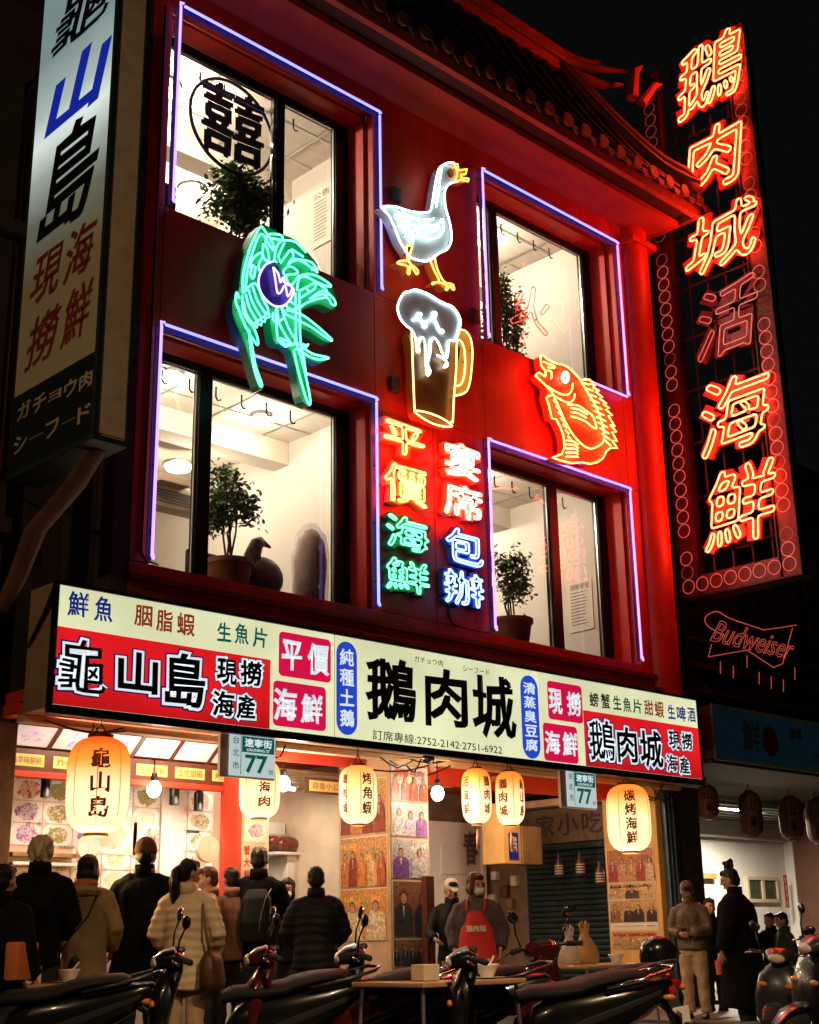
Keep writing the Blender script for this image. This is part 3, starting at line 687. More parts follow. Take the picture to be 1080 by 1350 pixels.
art('neon_shrimp', 'green neon shrimp with a purple head hanging between the two left windows', 'neon sign', 300, 290, 5.4,
 [('back_panel', [(240, 40), (385, 100), (480, 140), (560, 220), (640, 320), (640, 385), (735, 445), (775, 590), (740, 640), (650, 600), (530, 640), (560, 690), (745, 840), (700, 868), (530, 770), (530, 865), (585, 885), (560, 930), (725, 980), (650, 1018), (548, 995), (600, 1290), (560, 1312), (520, 1250), (450, 930), (340, 880), (310, 780), (290, 670), (180, 745), (222, 890), (180, 890), (250, 1175), (215, 1180), (130, 900), (45, 700), (38, 580), (80, 505), (105, 300), (160, 150)], p_green, .13),
  ('head_panel', [(325, 297), (270, 322), (228, 400), (228, 480), (262, 550), (330, 608), (400, 608), (450, 560), (472, 500), (440, 440), (400, 395), (358, 340)], p_purple, -.012)],
 [(N_, [(108, 510), (112, 400), (125, 330), (160, 200), (200, 110), (225, 60), (245, 50), (265, 75), (320, 160), (325, 215), (300, 180), (235, 100), (160, 290), (135, 420), (130, 510)], GRN, 0, 1),
  (N_, [(85, 560), (65, 515), (60, 580), (85, 650), (100, 690), (140, 780), (190, 860), (215, 890), (215, 840), (180, 750)], GRN, 0, 1),
  (N_, [(170, 350), (165, 310), (195, 260), (235, 235), (250, 260), (225, 310), (225, 350), (235, 370)], GRN, 0, 1), (N_, [(185, 320), (165, 370), (175, 415), (190, 400), (200, 330)], GRN, 0, 1),
  (N_, [(105, 540), (110, 640), (130, 690), (170, 740), (230, 710), (290, 650), (250, 560), (195, 450), (110, 520)], GRN, 0, 1),
  (N_, [(150, 495), (180, 590), (240, 695)], GRN, 0, 1), (N_, [(178, 470), (215, 580), (272, 665)], GRN, 0, 1), (N_, [(130, 530), (155, 620), (208, 715)], GRN, 0, 1), (N_, [(115, 580), (130, 660), (175, 735)], GRN, 0, 1),
  (N_, [(185, 745), (210, 765), (215, 735), (240, 750), (245, 720), (265, 725), (270, 700), (300, 690), (290, 655)], GRN, 0, 0),
  (N_, [(255, 170), (250, 240), (275, 290), (295, 280), (285, 210), (265, 180)], GRN, 0, 1), (N_, [(270, 180), (290, 105), (380, 108), (385, 140), (300, 128)], GRN, 0, 1),
  (N_, [(385, 148), (350, 190), (335, 280), (350, 298)], GRN, 0, 1), (N_, [(405, 165), (360, 260), (380, 305), (440, 220), (460, 210), (540, 262)], GRN, 0, 0), (N_, [(385, 145), (480, 155), (560, 232)], GRN, 0, 1),
  (N_, [(455, 215), (470, 262), (440, 302), (480, 280), (600, 302), (640, 375), (600, 335)], GRN, 0, 1), (N_, [(430, 315), (500, 285), (585, 330), (605, 360)], GRN, 0, 1),
  (N_, [(415, 405), (398, 370), (430, 332), (480, 345), (500, 380), (440, 390), (415, 400), (450, 465), (495, 415)], GRN, 0, 1),
  (N_, [(500, 405), (560, 385), (640, 400), (725, 455), (728, 475), (640, 445), (560, 405), (510, 418), (495, 500)], GRN, 0, 1), (N_, [(512, 505), (630, 442), (622, 490), (560, 530), (515, 560)], GRN, 0, 0), (N_, [(560, 480), (580, 515)], GRN, 0, 0),
  (N_, [(640, 452), (700, 492), (708, 540), (680, 528), (620, 545), (590, 565)], GRN, 0, 1), (N_, [(590, 560), (680, 505), (755, 560), (768, 605), (742, 600), (712, 555), (640, 562), (560, 592), (500, 632), (420, 640)], GRN, 0, 1),
  (N_, [(485, 520), (487, 700), (490, 860), (530, 1000), (555, 1100), (590, 1285), (570, 1298), (505, 1080), (472, 930)], GRN, 0, 1), (N_, [(512, 520), (515, 700), (520, 860), (545, 1000), (560, 1110)], GRN, 0, 1),
  (N_, [(420, 640), (520, 670), (620, 740), (738, 845), (720, 850), (600, 765), (500, 712), (420, 672), (385, 620)], GRN, 0, 1), (N_, [(385, 620), (400, 680), (440, 780), (485, 860), (455, 880), (370, 740), (355, 640), (345, 662), (355, 830), (372, 850)], GRN, 0, 1),
  (N_, [(355, 850), (410, 900), (440, 882), (425, 860), (370, 842), (430, 890), (500, 880), (560, 892), (575, 885), (545, 915), (480, 922)], GRN, 0, 1),
  (N_, [(500, 912), (560, 960), (640, 992), (718, 985), (700, 975), (600, 950), (530, 900)], GRN, 0, 1), (N_, [(150, 780), (175, 900), (200, 1040), (245, 1168), (230, 1175), (188, 1050), (162, 880), (155, 800)], GRN, 0, 1),
  (N_, [(410, 600), (450, 640), (500, 620), (440, 575)], GRN, 0, 1), (N_, [(325, 660), (330, 720), (400, 700), (390, 650)], GRN, 0, 1),
  ('eye_tube', [(325, 295), (270, 320), (226, 400), (226, 480), (260, 550), (330, 610), (400, 610), (450, 560), (472, 500), (440, 460), (400, 440)], PUR, 0, 1), ('eye_tube', [(325, 335), (340, 420), (355, 515), (380, 515), (410, 465), (430, 545), (460, 480), (412, 450), (395, 410), (378, 445), (360, 380), (328, 338)], PUR, 0, 1)])
art('neon_goose', 'white neon goose with amber beak and feet walking on the wall between the upper windows', 'neon sign', 490, 200, 6.75,
 [('back_panel', [(735, 105), (690, 100), (640, 118), (605, 152), (585, 220), (562, 330), (548, 430), (520, 528), (430, 540), (330, 525), (220, 492), (130, 487), (85, 500), (150, 570), (200, 670), (250, 800), (312, 895), (345, 940), (400, 970), (480, 985), (530, 965), (600, 910), (670, 872), (700, 800), (700, 700), (678, 600), (655, 500), (645, 380), (668, 310), (720, 280), (748, 260)], p_white, .13),
  ('beak_panel', [(748, 112), (772, 165), (848, 158), (830, 200), (795, 210), (800, 235), (862, 245), (850, 265), (760, 268)], p_orange, .13),
  ('foot_panel', [(315, 850), (345, 838), (350, 860), (335, 930), (340, 990), (400, 1040), (415, 1085), (395, 1088), (345, 1040), (330, 1090), (310, 1030), (230, 995), (245, 972), (310, 965)], p_orange, .13),
  ('foot_panel', [(520, 968), (565, 950), (600, 1080), (650, 1160), (722, 1180), (735, 1222), (700, 1205), (660, 1232), (600, 1180), (545, 1185), (545, 1160), (590, 1145)], p_orange, .13),
  ('eye_panel', [(690, 150), (720, 165), (730, 205), (710, 235), (680, 215), (675, 180)], mat('eye_brown', (.12, .03, .01), .4), -.012)],
 [(N_, [(735, 100), (690, 97), (640, 115), (600, 150), (580, 220), (560, 330), (545, 430), (520, 530), (430, 540), (330, 525), (220, 490), (130, 485), (90, 500), (150, 560), (200, 660), (250, 790), (310, 890), (340, 935), (400, 960), (480, 975), (530, 960), (600, 905), (670, 870), (708, 800), (708, 700), (688, 600), (660, 500), (650, 380), (670, 310), (720, 275), (762, 268)], WHT, 0, 1),
  (N_, [(625, 150), (608, 250), (595, 370), (575, 490)], WHT, 0, 1), (N_, [(345, 600), (240, 570), (232, 553), (270, 550), (380, 590), (460, 605), (545, 602), (548, 588)], WHT, 0, 1),
  (N_, [(340, 620), (270, 620), (290, 690), (310, 740), (335, 745), (385, 670), (330, 645), (280, 630)], WHT, 0, 1), (N_, [(385, 680), (440, 750), (520, 775), (600, 755), (640, 700), (640, 640), (625, 600), (590, 670), (560, 700), (480, 720)], WHT, 0, 1),
  (N_, [(385, 665), (440, 722), (420, 665), (470, 660), (560, 655)], WHT, 0, 0), (N_, [(420, 745), (375, 762), (368, 825)], WHT, 0, 1),
  ('beak_tube', [(735, 110), (765, 110), (775, 165), (850, 155), (835, 200), (795, 205), (800, 230), (865, 240), (860, 265), (790, 250), (760, 268)], ORG, 0, 0), ('beak_tube', [(742, 120), (762, 190), (745, 265)], ORG, 0, 1),
  ('foot_tube', [(320, 960), (315, 850), (340, 835), (360, 850), (335, 930), (340, 990), (400, 1040), (415, 1075), (400, 1090), (375, 1050), (345, 1020), (338, 1085), (320, 1080), (320, 1020), (250, 1000), (230, 990), (250, 975), (320, 965)], ORG, 0, 1),
  ('foot_tube', [(560, 920), (575, 1010), (600, 1080), (650, 1160), (720, 1180), (735, 1225), (720, 1225), (700, 1195), (670, 1230), (660, 1220), (670, 1190), (590, 1160), (545, 1180), (545, 1165), (600, 1150), (560, 1060), (520, 965)], ORG, 0, 1)])
p_foam = mat('foam_white_paint', (.62, .62, .68), .4, var=.3, vscale=2.5)
art('neon_beer_mug', 'neon beer mug with white foam and yellow handle below the goose', 'neon sign', 500, 370, 6.75,
 [('mug_panel', [(295, 430), (300, 700), (320, 1165), (400, 1225), (500, 1275), (600, 1295), (652, 1280), (665, 1040), (688, 800), (692, 530)], p_beer, .13),
  ('handle_panel', [(705, 445), (765, 455), (805, 520), (820, 650), (805, 850), (780, 955), (740, 1000), (690, 1012), (692, 800), (700, 600)], p_yel, .13),
  ('foam_panel', [(290, 445), (235, 405), (188, 345), (165, 260), (175, 190), (220, 115), (270, 100), (320, 85), (380, 100), (450, 130), (520, 175), (590, 210), (650, 240), (690, 290), (715, 360), (700, 440), (670, 530), (620, 545), (610, 640), (600, 700), (560, 645), (528, 565), (490, 520), (465, 545), (458, 640), (440, 740), (450, 830), (425, 825), (412, 650), (400, 545), (380, 515), (358, 560), (350, 630), (330, 615), (322, 520)], p_foam, -.03)],
 [(N_, [(290, 440), (240, 400), (190, 340), (165, 260), (175, 190), (220, 110), (270, 95), (320, 80), (380, 95), (450, 125), (520, 170), (590, 205), (650, 230), (700, 290), (725, 360), (715, 430), (680, 530), (620, 540), (615, 620), (600, 690), (560, 640), (530, 560), (490, 510), (460, 540), (455, 640), (430, 740), (455, 800), (440, 840), (422, 820), (410, 640), (405, 540), (380, 505), (350, 560), (358, 630), (335, 625), (325, 520)], WHT, 1, 1),
  (N_, [(300, 350), (360, 320), (375, 295), (350, 290), (350, 320), (405, 380), (425, 400), (405, 412), (405, 380), (490, 330), (510, 295), (490, 280), (480, 310), (510, 370), (545, 450), (575, 455), (560, 435)], WHT, 0, 1), (N_, [(515, 665), (540, 675), (600, 720), (605, 760), (575, 770), (590, 740)], WHT, 0, 1),
  ('mug_tube', [(290, 445), (297, 700), (315, 1165)], YEL, 0, 1), ('mug_tube', [(315, 1165), (360, 1160), (450, 1180), (560, 1225), (650, 1290), (600, 1300), (500, 1280), (400, 1230)], YEL, 1, 1), ('mug_tube', [(692, 530), (685, 800), (665, 1040), (655, 1265), (640, 1250)], YEL, 0, 0),
  ('handle_tube', [(715, 435), (770, 450), (815, 520), (830, 650), (815, 850), (790, 960), (750, 1005), (670, 1025)], YEL, 0, 1), ('handle_tube', [(690, 540), (720, 530), (755, 600), (765, 750), (750, 870), (720, 930), (675, 935)], YEL, 0, 1)])
fr_ = []
for k in range(11):
    f = k/10; a = (600+240*f**.8, 370+620*f); fr_.append((N_, [a, (a[0]+78+25*math.sin(PI*f), a[1]+20+50*f)], CRM, 0, 0))
for k in range(7): fr_.append((N_, [(290+k*26, 560+k*66), (330+k*26, 600+k*66)], CRM, 0, 0))
for k in range(5): fr_.append((N_, [(430, 1000+k*45), (500+k*10, 1010+k*42), (560, 1050+k*35)], CRM, 0, 1))
art('neon_fish', 'leaping red and cream neon fish with spiky fin between the two right windows', 'neon sign', 695, 460, 8.308,
 [('back_panel', [(150, 80), (220, 110), (310, 155), (410, 180), (480, 230), (590, 335), (680, 335), (745, 405), (825, 530), (900, 650), (960, 850), (990, 1090), (920, 1080), (870, 1120), (830, 1200), (770, 1240), (690, 1258), (600, 1240), (480, 1248), (330, 1212), (280, 1190), (380, 1150), (410, 1080), (400, 960), (370, 870), (320, 770), (270, 760), (240, 620), (210, 530), (215, 420), (110, 310), (130, 260), (190, 260), (160, 190)], p_fish, .13)],
 [(N_, [(150, 130), (150, 80), (175, 70), (220, 110), (310, 155), (410, 180), (480, 230), (560, 310), (590, 350)], CRM, 0, 1),
  (N_, [(590, 350), (660, 470), (740, 600), (800, 740), (840, 900), (840, 1000), (790, 1060), (700, 1090), (620, 1060), (520, 960), (430, 820), (350, 640), (280, 490), (225, 420), (110, 310), (95, 295), (130, 260), (180, 290), (200, 300), (200, 240), (160, 190), (150, 130)], CRM, 0, 1),
  (N_, [(590, 340), (680, 335), (720, 370), (690, 380), (745, 405), (720, 420), (790, 460), (750, 465), (825, 530), (790, 540), (870, 600), (830, 600), (900, 650), (860, 660), (935, 730), (890, 730), (960, 850), (910, 830), (980, 910), (930, 910), (985, 1010), (930, 1000), (990, 1090), (920, 1080), (870, 1120), (830, 1200), (770, 1240), (690, 1260), (600, 1240), (480, 1250), (330, 1210), (280, 1190), (380, 1150), (410, 1080), (400, 960), (370, 870), (320, 770), (270, 760), (240, 620), (210, 530), (260, 510)], CRM, 0, 0),
  (N_, [(230, 410), (300, 460), (380, 495), (450, 500), (490, 450), (500, 375)], CRM, 0, 1), (N_, [(290, 510), (380, 560), (460, 590), (510, 550), (525, 490)], CRM, 0, 1),
  (N_, [(450, 610), (560, 620), (650, 680), (720, 740), (760, 860), (720, 860), (650, 800), (560, 760), (480, 740)], CRM, 0, 1), (N_, [(480, 645), (570, 665), (660, 720)], CRM, 0, 1), (N_, [(480, 690), (560, 705), (650, 755)], CRM, 0, 1),
  (N_, [(180, 140), (240, 165), (300, 190), (290, 210), (230, 200)], CRM, 0, 1), (N_, [(225, 235), (265, 250), (270, 300), (260, 325)], CRM, 0, 1),
  ('eye_tube', [(420+38*math.cos(a), 310+60*math.sin(a)) for a in np.linspace(0, 6.28, 12, endpoint=False)], PNK, 1, 1), ('eye_tube', [(422+18*math.cos(a), 312+30*math.sin(a)) for a in np.linspace(0, 6.28, 10, endpoint=False)], PNK, 1, 1)]+fr_)

# ================================================================== neon characters on the wall
plT = Plane(1, -.17); plB = Plane(1, -.12)
def neon_char(root, ch, box, m, mb_, shear=0, off=.02, slope=.4, pT=plT, pB=plB, r=.011, boff=.05, bdepth=.1):
    bw_, bh_ = (box[2]-box[0])*.04, (box[3]-box[1])*.05; box = (box[0]-bw_, box[1]-bh_, box[2]+bw_, box[3]+bh_); rect = pT.box(*box, slope); rb = pB.box(*box, slope)
    g = .03; c = thing  # noqa
    p = wpart('character', flat_solid(pB, ch, (rb[0]-g, rb[1]-g, rb[2]+g, rb[3]+g), bdepth, off+boff, shear), mb_, root)
    wpart('neon_tube', neon_text(pT, ch, rect, 0, r, off, shear, .05), m, root, p, smooth=True)
    return p
def flat_solid(pl, text, rect, depth, off, shear):
    v, fs, outer, lo, hi = bold_glyph(text, off, 0, shear); u0, v0, u1, v1 = rect; kx, ky = (u1-u0)/(hi[0]-lo[0]), (v1-v0)/(hi[1]-lo[1])
    f3 = lambda p, w: pl.P((p[0]-lo[0])*kx+u0, (p[1]-lo[1])*ky+v0, w)
    mb = MB().add([f3(p, 0) for p in v], fs)
    for lp in outer:
        n = len(lp); mb.add([f3(v[i], 0) for i in lp]+[f3(v[i], -depth) for i in lp], [(i, (i+1) % n, (i+1) % n+n, i+n) for i in range(n)])
    return mb
c_am = mat('letter_amber', (.7, .25, .08), .5); c_pk = mat('letter_pink', (.7, .2, .1), .5); c_gn = mat('letter_green', (.01, .16, .06), .5); c_bl = mat('letter_blue', (.02, .07, .4), .5)
t = thing('neon_lettering', 'left column of neon characters in cream and green between the lower windows', 'neon sign', (10.6, -.1, 4.8))
for ch, b, m, k in (('平', (509, 552, 558, 607), CRM, c_am), ('價', (510, 607, 561, 672), CRM, c_am), ('海', (511, 674, 563, 733), GR2, c_gn), ('鮮', (511, 730, 564, 790), GR2, c_gn)): neon_char(t, ch, b, m, k)
t = thing('neon_lettering', 'right column of neon characters in pink white and blue between the lower windows', 'neon sign', (11.6, -.1, 4.8))
for ch, b, m, k in (('宴', (589, 580, 631, 636), PNK, c_pk), ('席', (588, 634, 634, 690), PNK, c_pk), ('包', (590, 692, 635, 750), BLU, c_bl), ('辦', (588, 746, 636, 806), BLU, c_bl)): neon_char(t, ch, b, m, k)
# small red neon characters seen in the right hand windows
RDM = neon('dim_red', (1, .12, .05), 1.3)
pW = Plane(1, .7); t = thing('window_neon', 'small red neon character hanging in the upper right window', 'neon sign', pW.P(*pW.uv(698, 410), 0))
wpart('neon_tube', neon_text(pW, '火', pW.box(672, 368, 725, 445, .3), 0, .01, .02, .2), RDM, t, smooth=True)
# ================================================================== back-lit sign boards
def emat(name, col, es, base=None, var=.25, sc=.9, zgrad=None):
    "a translucent sheet with tubes behind it: emission uneven as real light boxes are"
    if name in MATS: return MATS[name]
    m = mat(name, base or tuple(c*.5 for c in col), .35, emit=col, es=es); n = m.node_tree.nodes; l = m.node_tree.links; b = n['Principled BSDF']
    tc = n.new('ShaderNodeTexCoord'); nz = n.new('ShaderNodeTexNoise'); nz.inputs['Scale'].default_value = sc; nz.inputs['Detail'].default_value = 2
    l.new(tc.outputs['Object'], nz.inputs[0]); mr = n.new('ShaderNodeMapRange'); mr.inputs['From Min'].default_value = .3; mr.inputs['From Max'].default_value = .7
    mr.inputs['To Min'].default_value = es*(1-var); mr.inputs['To Max'].default_value = es*(1+var*.3); l.new(nz.outputs[0], mr.inputs[0]); out = mr.outputs[0]
    if zgrad:
        sp = n.new('ShaderNodeSeparateXYZ'); l.new(tc.outputs['Object'], sp.inputs[0]); cr = n.new('ShaderNodeValToRGB'); e = cr.color_ramp.elements
        z0, z1, stops = zgrad
        m2 = n.new('ShaderNodeMapRange'); m2.inputs['From Min'].default_value = z0; m2.inputs['From Max'].default_value = z1; l.new(sp.outputs[2], m2.inputs[0]); l.new(m2.outputs[0], cr.inputs[0])
        while len(e) < len(stops): e.new(.5)
        for el, (p_, v_) in zip(e, stops): el.position = p_; el.color = (*v_, 1) if isinstance(v_, tuple) else (v_, v_, v_, 1)
        if isinstance(stops[0][1], tuple): l.new(cr.outputs[0], b.inputs['Emission Color'])
        else:
            mm = n.new('ShaderNodeMath'); mm.operation = 'MULTIPLY'; l.new(out, mm.inputs[0]); l.new(cr.outputs[0], mm.inputs[1]); out = mm.outputs[0]
    l.new(out, b.inputs['Emission Strength']); return m
e_cream = emat('sign_cream', (.80, .83, .50), 1.0); e_red = emat('sign_red', (.80, .012, .016), 1.05, var=.35, zgrad=(-.55, .35, ((0, .55), (.35, .95), (1, 1.05)))); e_crim = emat('sign_crimson', (.66, .006, .06), 1.0, var=.2)
e_white = emat('sign_white', (.72, .80, .86), 1.0, var=.1); e_blue = emat('sign_blue', (.02, .07, .62), .9, var=.2)
t_blk = mat('sign_black', (.006, .008, .014), .35); t_grn = mat('sign_dark_green', (.004, .022, .014), .35); t_blue = mat('sign_blue_print', (.01, .03, .25), .4, emit=(.01, .04, .35), es=.5)
t_brn = mat('sign_brown_print', (.25, .03, .01), .4, emit=(.35, .05, .01), es=.6); t_teal = mat('sign_teal_print', (.0, .12, .11), .4, emit=(0, .14, .13), es=.6); t_dgr = mat('sign_grey_print', (.03, .03, .02), .4)
t_navy = mat('sign_navy_print', (.005, .01, .1), .4, emit=(.005, .01, .12), es=.5)
SY = -.60; PS = Plane(1, SY)
def layers(root, pl, text, rect, lay, parent=None, shear=0, spacing=1.0, name='character', lohi=None):
    "text printed in stacked layers [(offset, w, material)], the first is the topmost and sets the fit"
    first = None
    for i, (off, w, m) in enumerate(lay):
        v, fs, _o, lo, hi = bold_glyph(text, off, .8 if off > .008 and i == 0 else .3, shear, spacing)
        if i == 0: LO, HI = lo, hi
        u0, v0, u1, v1 = rect; kx, ky = (u1-u0)/(HI[0]-LO[0]), (v1-v0)/(HI[1]-LO[1])
        mb = MB().add([pl.P((q[0]-LO[0])*kx+u0, (q[1]-LO[1])*ky+v0, w) for q in v], fs)
        o = wpart(name if i == 0 else 'outline', mb, m, root, first or parent)
        first = first or o
    return first
def quad(pl, c4, w, th=.003, rnd=0):
    q = [pl.uv(*p) for p in c4]
    us = [p[0] for p in q]; vs = [p[1] for p in q]; u0, u1, v0, v1 = (us[0]+us[3])/2, (us[1]+us[2])/2, (vs[2]+vs[3])/2, (vs[0]+vs[1])/2
    return rrect(pl, u0, v0, u1, v1, rnd, w, th)
def rrect(pl, u0, v0, u1, v1, rnd, w, th=.003):
    if rnd:
        poly = []
        for cx, cy, a0 in ((u1-rnd, v1-rnd, 0), (u0+rnd, v1-rnd, 90), (u0+rnd, v0+rnd, 180), (u1-rnd, v0+rnd, 270)):
            for k in range(7): poly.append((cx+rnd*math.cos(R(a0+15*k)), cy+rnd*math.sin(R(a0+15*k))))
    else: poly = [(u0, v0), (u1, v0), (u1, v1), (u0, v1)]
    return MB().prism(poly, th, lambda a, b, c: pl.P(a, b, w+c))
def board(x0, x1, z0, z1, label, ends):
    t = thing('sign_board', label, 'sign', ((x0+x1)/2, SY, (z0+z1)/2))
    c = MB(); c.box((x0, SY+.012, z0), (x1, -.16, z1)); wpart('casing', c, mat('sign_casing', (.34, .22, .13), .6, bump=.15, bscale=90, var=.15), t)
    wpart('sign_face', MB().box((x0+.035 if ends[0] else x0+.003, SY, z0+.03), (x1-.035 if ends[1] else x1-.003, SY+.01, z1-.025)), e_cream, t)
    f = MB(); f.rbox((x0-.004, SY-.012, z0-.05), (x1+.004, SY+.05, z0+.027), .004); f.rbox((x0-.004, SY-.012, z1-.022), (x1+.004, SY+.05, z1+.01), .004)
    if ends[0]: f.rbox((x0-.004, SY-.012, z0+.028), (x0+.034, SY+.05, z1-.024), .004)
    if ends[1]: f.rbox((x1-.034, SY-.012, z0+.028), (x1+.004, SY+.05, z1-.024), .004)
    wpart('edge_frame', f, m_black, t); return t
ZB, ZT = 2.965, 4.075
b1 = board(5.80, 9.035, ZB, ZT, 'long back-lit shop sign in cream and red reading 龜山島, left of the row', (1, 0))
b2 = board(9.045, 12.27, ZB, ZT, 'cream back-lit shop sign with large dark green characters and a phone number', (0, 0))
b3 = board(12.28, 15.56, ZB, ZT, 'back-lit shop sign in cream, crimson and red, right end of the row', (0, 1))
OUT = lambda bw=.02, ow=.10, m=t_blk: [(bw, .012, m), (ow, .009, e_white), (ow+.03, .006, t_navy)]
wpart('red_panel', rrect(PS, 5.836, ZB+.03, PS.uv(356, 900)[0], PS.uv(200, 845)[1], 0, .001), e_red, b1)
def row(root, pl, items, lay, slope=.15, **k):
    for ch, b in items: layers(root, pl, ch, pl.box(*b, slope), lay, **k)
row(b1, PS, [('鮮', (89, 778, 117, 816)), ('魚', (124, 785, 149, 822))], [(.02, .004, t_blue)]); row(b1, PS, [('胭', (177, 796, 201, 828)), ('脂', (206, 802, 228, 835)), ('蝦', (233, 807, 257, 840))], [(.02, .004, t_brn)])
row(b1, PS, [('生', (286, 819, 305, 848)), ('魚', (309, 821, 328, 851)), ('片', (333, 826, 352, 856))], [(.02, .004, t_teal)])
row(b1, PS, [('龜', (77, 839, 140, 918))], OUT(.006, .05)); row(b1, PS, [('山', (154, 856, 208, 918)), ('島', (217, 858, 270, 936))], OUT(.022, .075)); row(b1, PS, [('現', (285, 866, 312, 905)), ('撈', (316, 869, 345, 907)), ('海', (279, 909, 308, 947)), ('產', (311, 914, 336, 951))], OUT(.03, .11))
for c4, txt in ((((371, 831), (439, 846), (433, 901), (364, 889)), (('平', (371, 842, 398, 886)), ('價', (405, 847, 434, 893)))), (((364, 896), (432, 908), (427, 965), (356, 955)), (('海', (360, 905, 391, 953)), ('鮮', (396, 913, 425, 957))))):
    p = wpart('crimson_panel', quad(PS, c4, .001, rnd=.05), e_crim, b1); row(b1, PS, txt, [(.03, .006, e_white)], parent=p)
def pill(root, c, top, bot, wpx, text, m=e_blue):
    u0, v0 = PS.uv(c[0]-wpx/2, c[1]); u1, _ = PS.uv(c[0]+wpx/2, c[1]); vt = PS.uv(c[0], top)[1]; vb = PS.uv(c[0], bot)[1]; r_ = (u1-u0)/2
    p = wpart('blue_pill', rrect(PS, u0, vb, u1, vt, r_*.98, .001), m, root); n = len(text); h = (vt-vb-r_*.9)/n
    for i, ch in enumerate(text):
        z1_ = vt-r_*.45-i*h; layers(root, PS, ch, (u0+r_*.3, z1_-h*.92, u1-r_*.3, z1_-h*.06), [(.02, .006, e_white)], p)
pill(b2, (457, 907), 846, 969, 27, '純種土鵝'); pill(b2, (699, 945), 891, 1000, 23, '清蒸臭豆腐')
row(b2, PS, [('鵝', (481, 862, 548, 958)), ('肉', (560, 878, 616, 964)), ('城', (622, 886, 680, 979))], [(.025, .006, t_grn)])
def rowtext(root, pl, text, x0, x1, yc0, yc1, hpx, m, off=.005, spacing=1.0, w=.004):
    u0, va = pl.uv(x0, yc0); u1, vb = pl.uv(x1, yc1); h = pl.uv((x0+x1)/2, (yc0+yc1)/2-hpx/2)[1]-pl.uv((x0+x1)/2, (yc0+yc1)/2+hpx/2)[1]; v = (va+vb)/2
    return layers(root, pl, text, (u0, v-h/2, u1, v+h/2), [(off, w, m)], spacing=spacing, name='lettering')
rowtext(b2, PS, 'ガチョウ肉', 546, 584, 868, 875, 8, t_dgr); rowtext(b2, PS, 'シーフード', 610, 645, 881, 887, 8, t_dgr); rowtext(b2, PS, '訂席專線:2752-2142·2751-6922', 491, 662, 967, 990, 13, t_dgr)
for c4, txt in ((((724, 897), (770, 906), (765, 954), (720, 947)), (('現', (723, 906, 741, 943)), ('撈', (747, 911, 766, 946)))), (((719, 952), (764, 960), (759, 1007), (714, 1002)), (('海', (718, 962, 738, 996)), ('鮮', (741, 964, 761, 999))))):
    p = wpart('crimson_panel', quad(PS, c4, .001, rnd=.05), e_crim, b3); row(b3, PS, txt, [(.03, .006, e_white)], parent=p)
wpart('red_panel', rrect(PS, PS.uv(771, 980)[0], ZB+.03, 15.524, PS.uv(850, 949)[1], 0, .001), e_red, b3)
row(b3, PS, [('螃', (777, 912, 789, 933)), ('蟹', (792, 914, 804, 935))], [(.02, .004, t_dgr)]); row(b3, PS, [('生', (808, 916, 819, 937)), ('魚', (821, 919, 832, 940)), ('片', (834, 921, 846, 942))], [(.02, .004, mat('sign_green_print', (0, .12, .04), .4, emit=(0, .12, .04), es=.5))])
row(b3, PS, [('甜', (849, 922, 861, 944)), ('蝦', (863, 924, 875, 947))], [(.02, .004, t_brn)]); row(b3, PS, [('生', (880, 928, 890, 949)), ('啤', (892, 930, 904, 952)), ('酒', (906, 932, 917, 953))], [(.02, .004, t_blue)])
row(b3, PS, [('鵝', (776, 947, 809, 1006))], OUT(.010, .06)); row(b3, PS, [('肉', (813, 957, 839, 1008)), ('城', (843, 961, 873, 1015))], OUT(.022, .075)); row(b3, PS, [('現', (881, 963, 895, 989)), ('撈', (898, 965, 912, 990)), ('海', (878, 994, 892, 1018)), ('產', (895, 997, 908, 1022))], OUT(.03, .11))
# supports and wiring on top of the boards
for x in np.arange(6.3, 15.3, 1.1):
    k = MB().tube([(x, SY+.2, ZT+.005), (x, -.2, ZT+.1), (x, -.02, ZT+.11)], .012, 5); tag(k.build('sign_bracket', m_black), 'thin black bracket holding the shop signs to the wall', 'bracket', 'brackets above the shop signs')

# ================================================================== left vertical sign
LX = 5.20; PL_ = Plane(0, LX); ly0, ly1 = -2.11, -.74; lz0, lz1 = 4.86, 9.9
t = thing('vertical_sign', 'tall projecting light box sign with 龜山島 brush characters at the left edge', 'sign', (LX, (ly0+ly1)/2, lz0))
m_warmpanel = mat('sign_end_cream', (.72, .58, .40), .6, bump=.25, bscale=120, var=.18, vscale=7)
wpart('casing', MB().box((LX+.012, ly0+.01, lz0+.02), (LX+.30, ly1, lz1)), m_warmpanel, t)
wpart('end_panel', MB().rbox((LX+.03, ly0, lz0+.04), (LX+.285, ly0+.008, lz1), .002), m_warmpanel, t)
f = MB(); g_ = mat('green_frame', (.03, .05, .04), .4, .3, var=.4)
f.rbox((LX-.015, ly0-.012, lz0-.03), (LX+.31, ly1, lz0+.018), .005); f.rbox((LX-.015, ly0-.012, lz0+.019), (LX+.028, ly0+.03, lz1), .005); f.rbox((LX+.287, ly0-.012, lz0+.019), (LX+.315, ly0+.03, lz1), .005)
wpart('edge_frame', f, g_, t)
e_left = emat('left_sign_face', (.4, .6, .6), 1.0, (.30, .26, .17), .15, .8, (0.0, 4.6, ((0, (.02, .013, .004)), (.38, (.03, .022, .008)), (.52, (.07, .10, .08)), (.62, (.30, .38, .34)), (.70, (.72, .84, .80)), (.77, (.38, .48, .46)), (.9, (.14, .24, .25)))))  # upper part back-lit; faint warm lower stops imitate outside light
wpart('sign_face', MB().box((LX, ly0+.032, PL_.uv(75, 492)[1]), (LX+.01, ly1, lz1)), e_left, t)
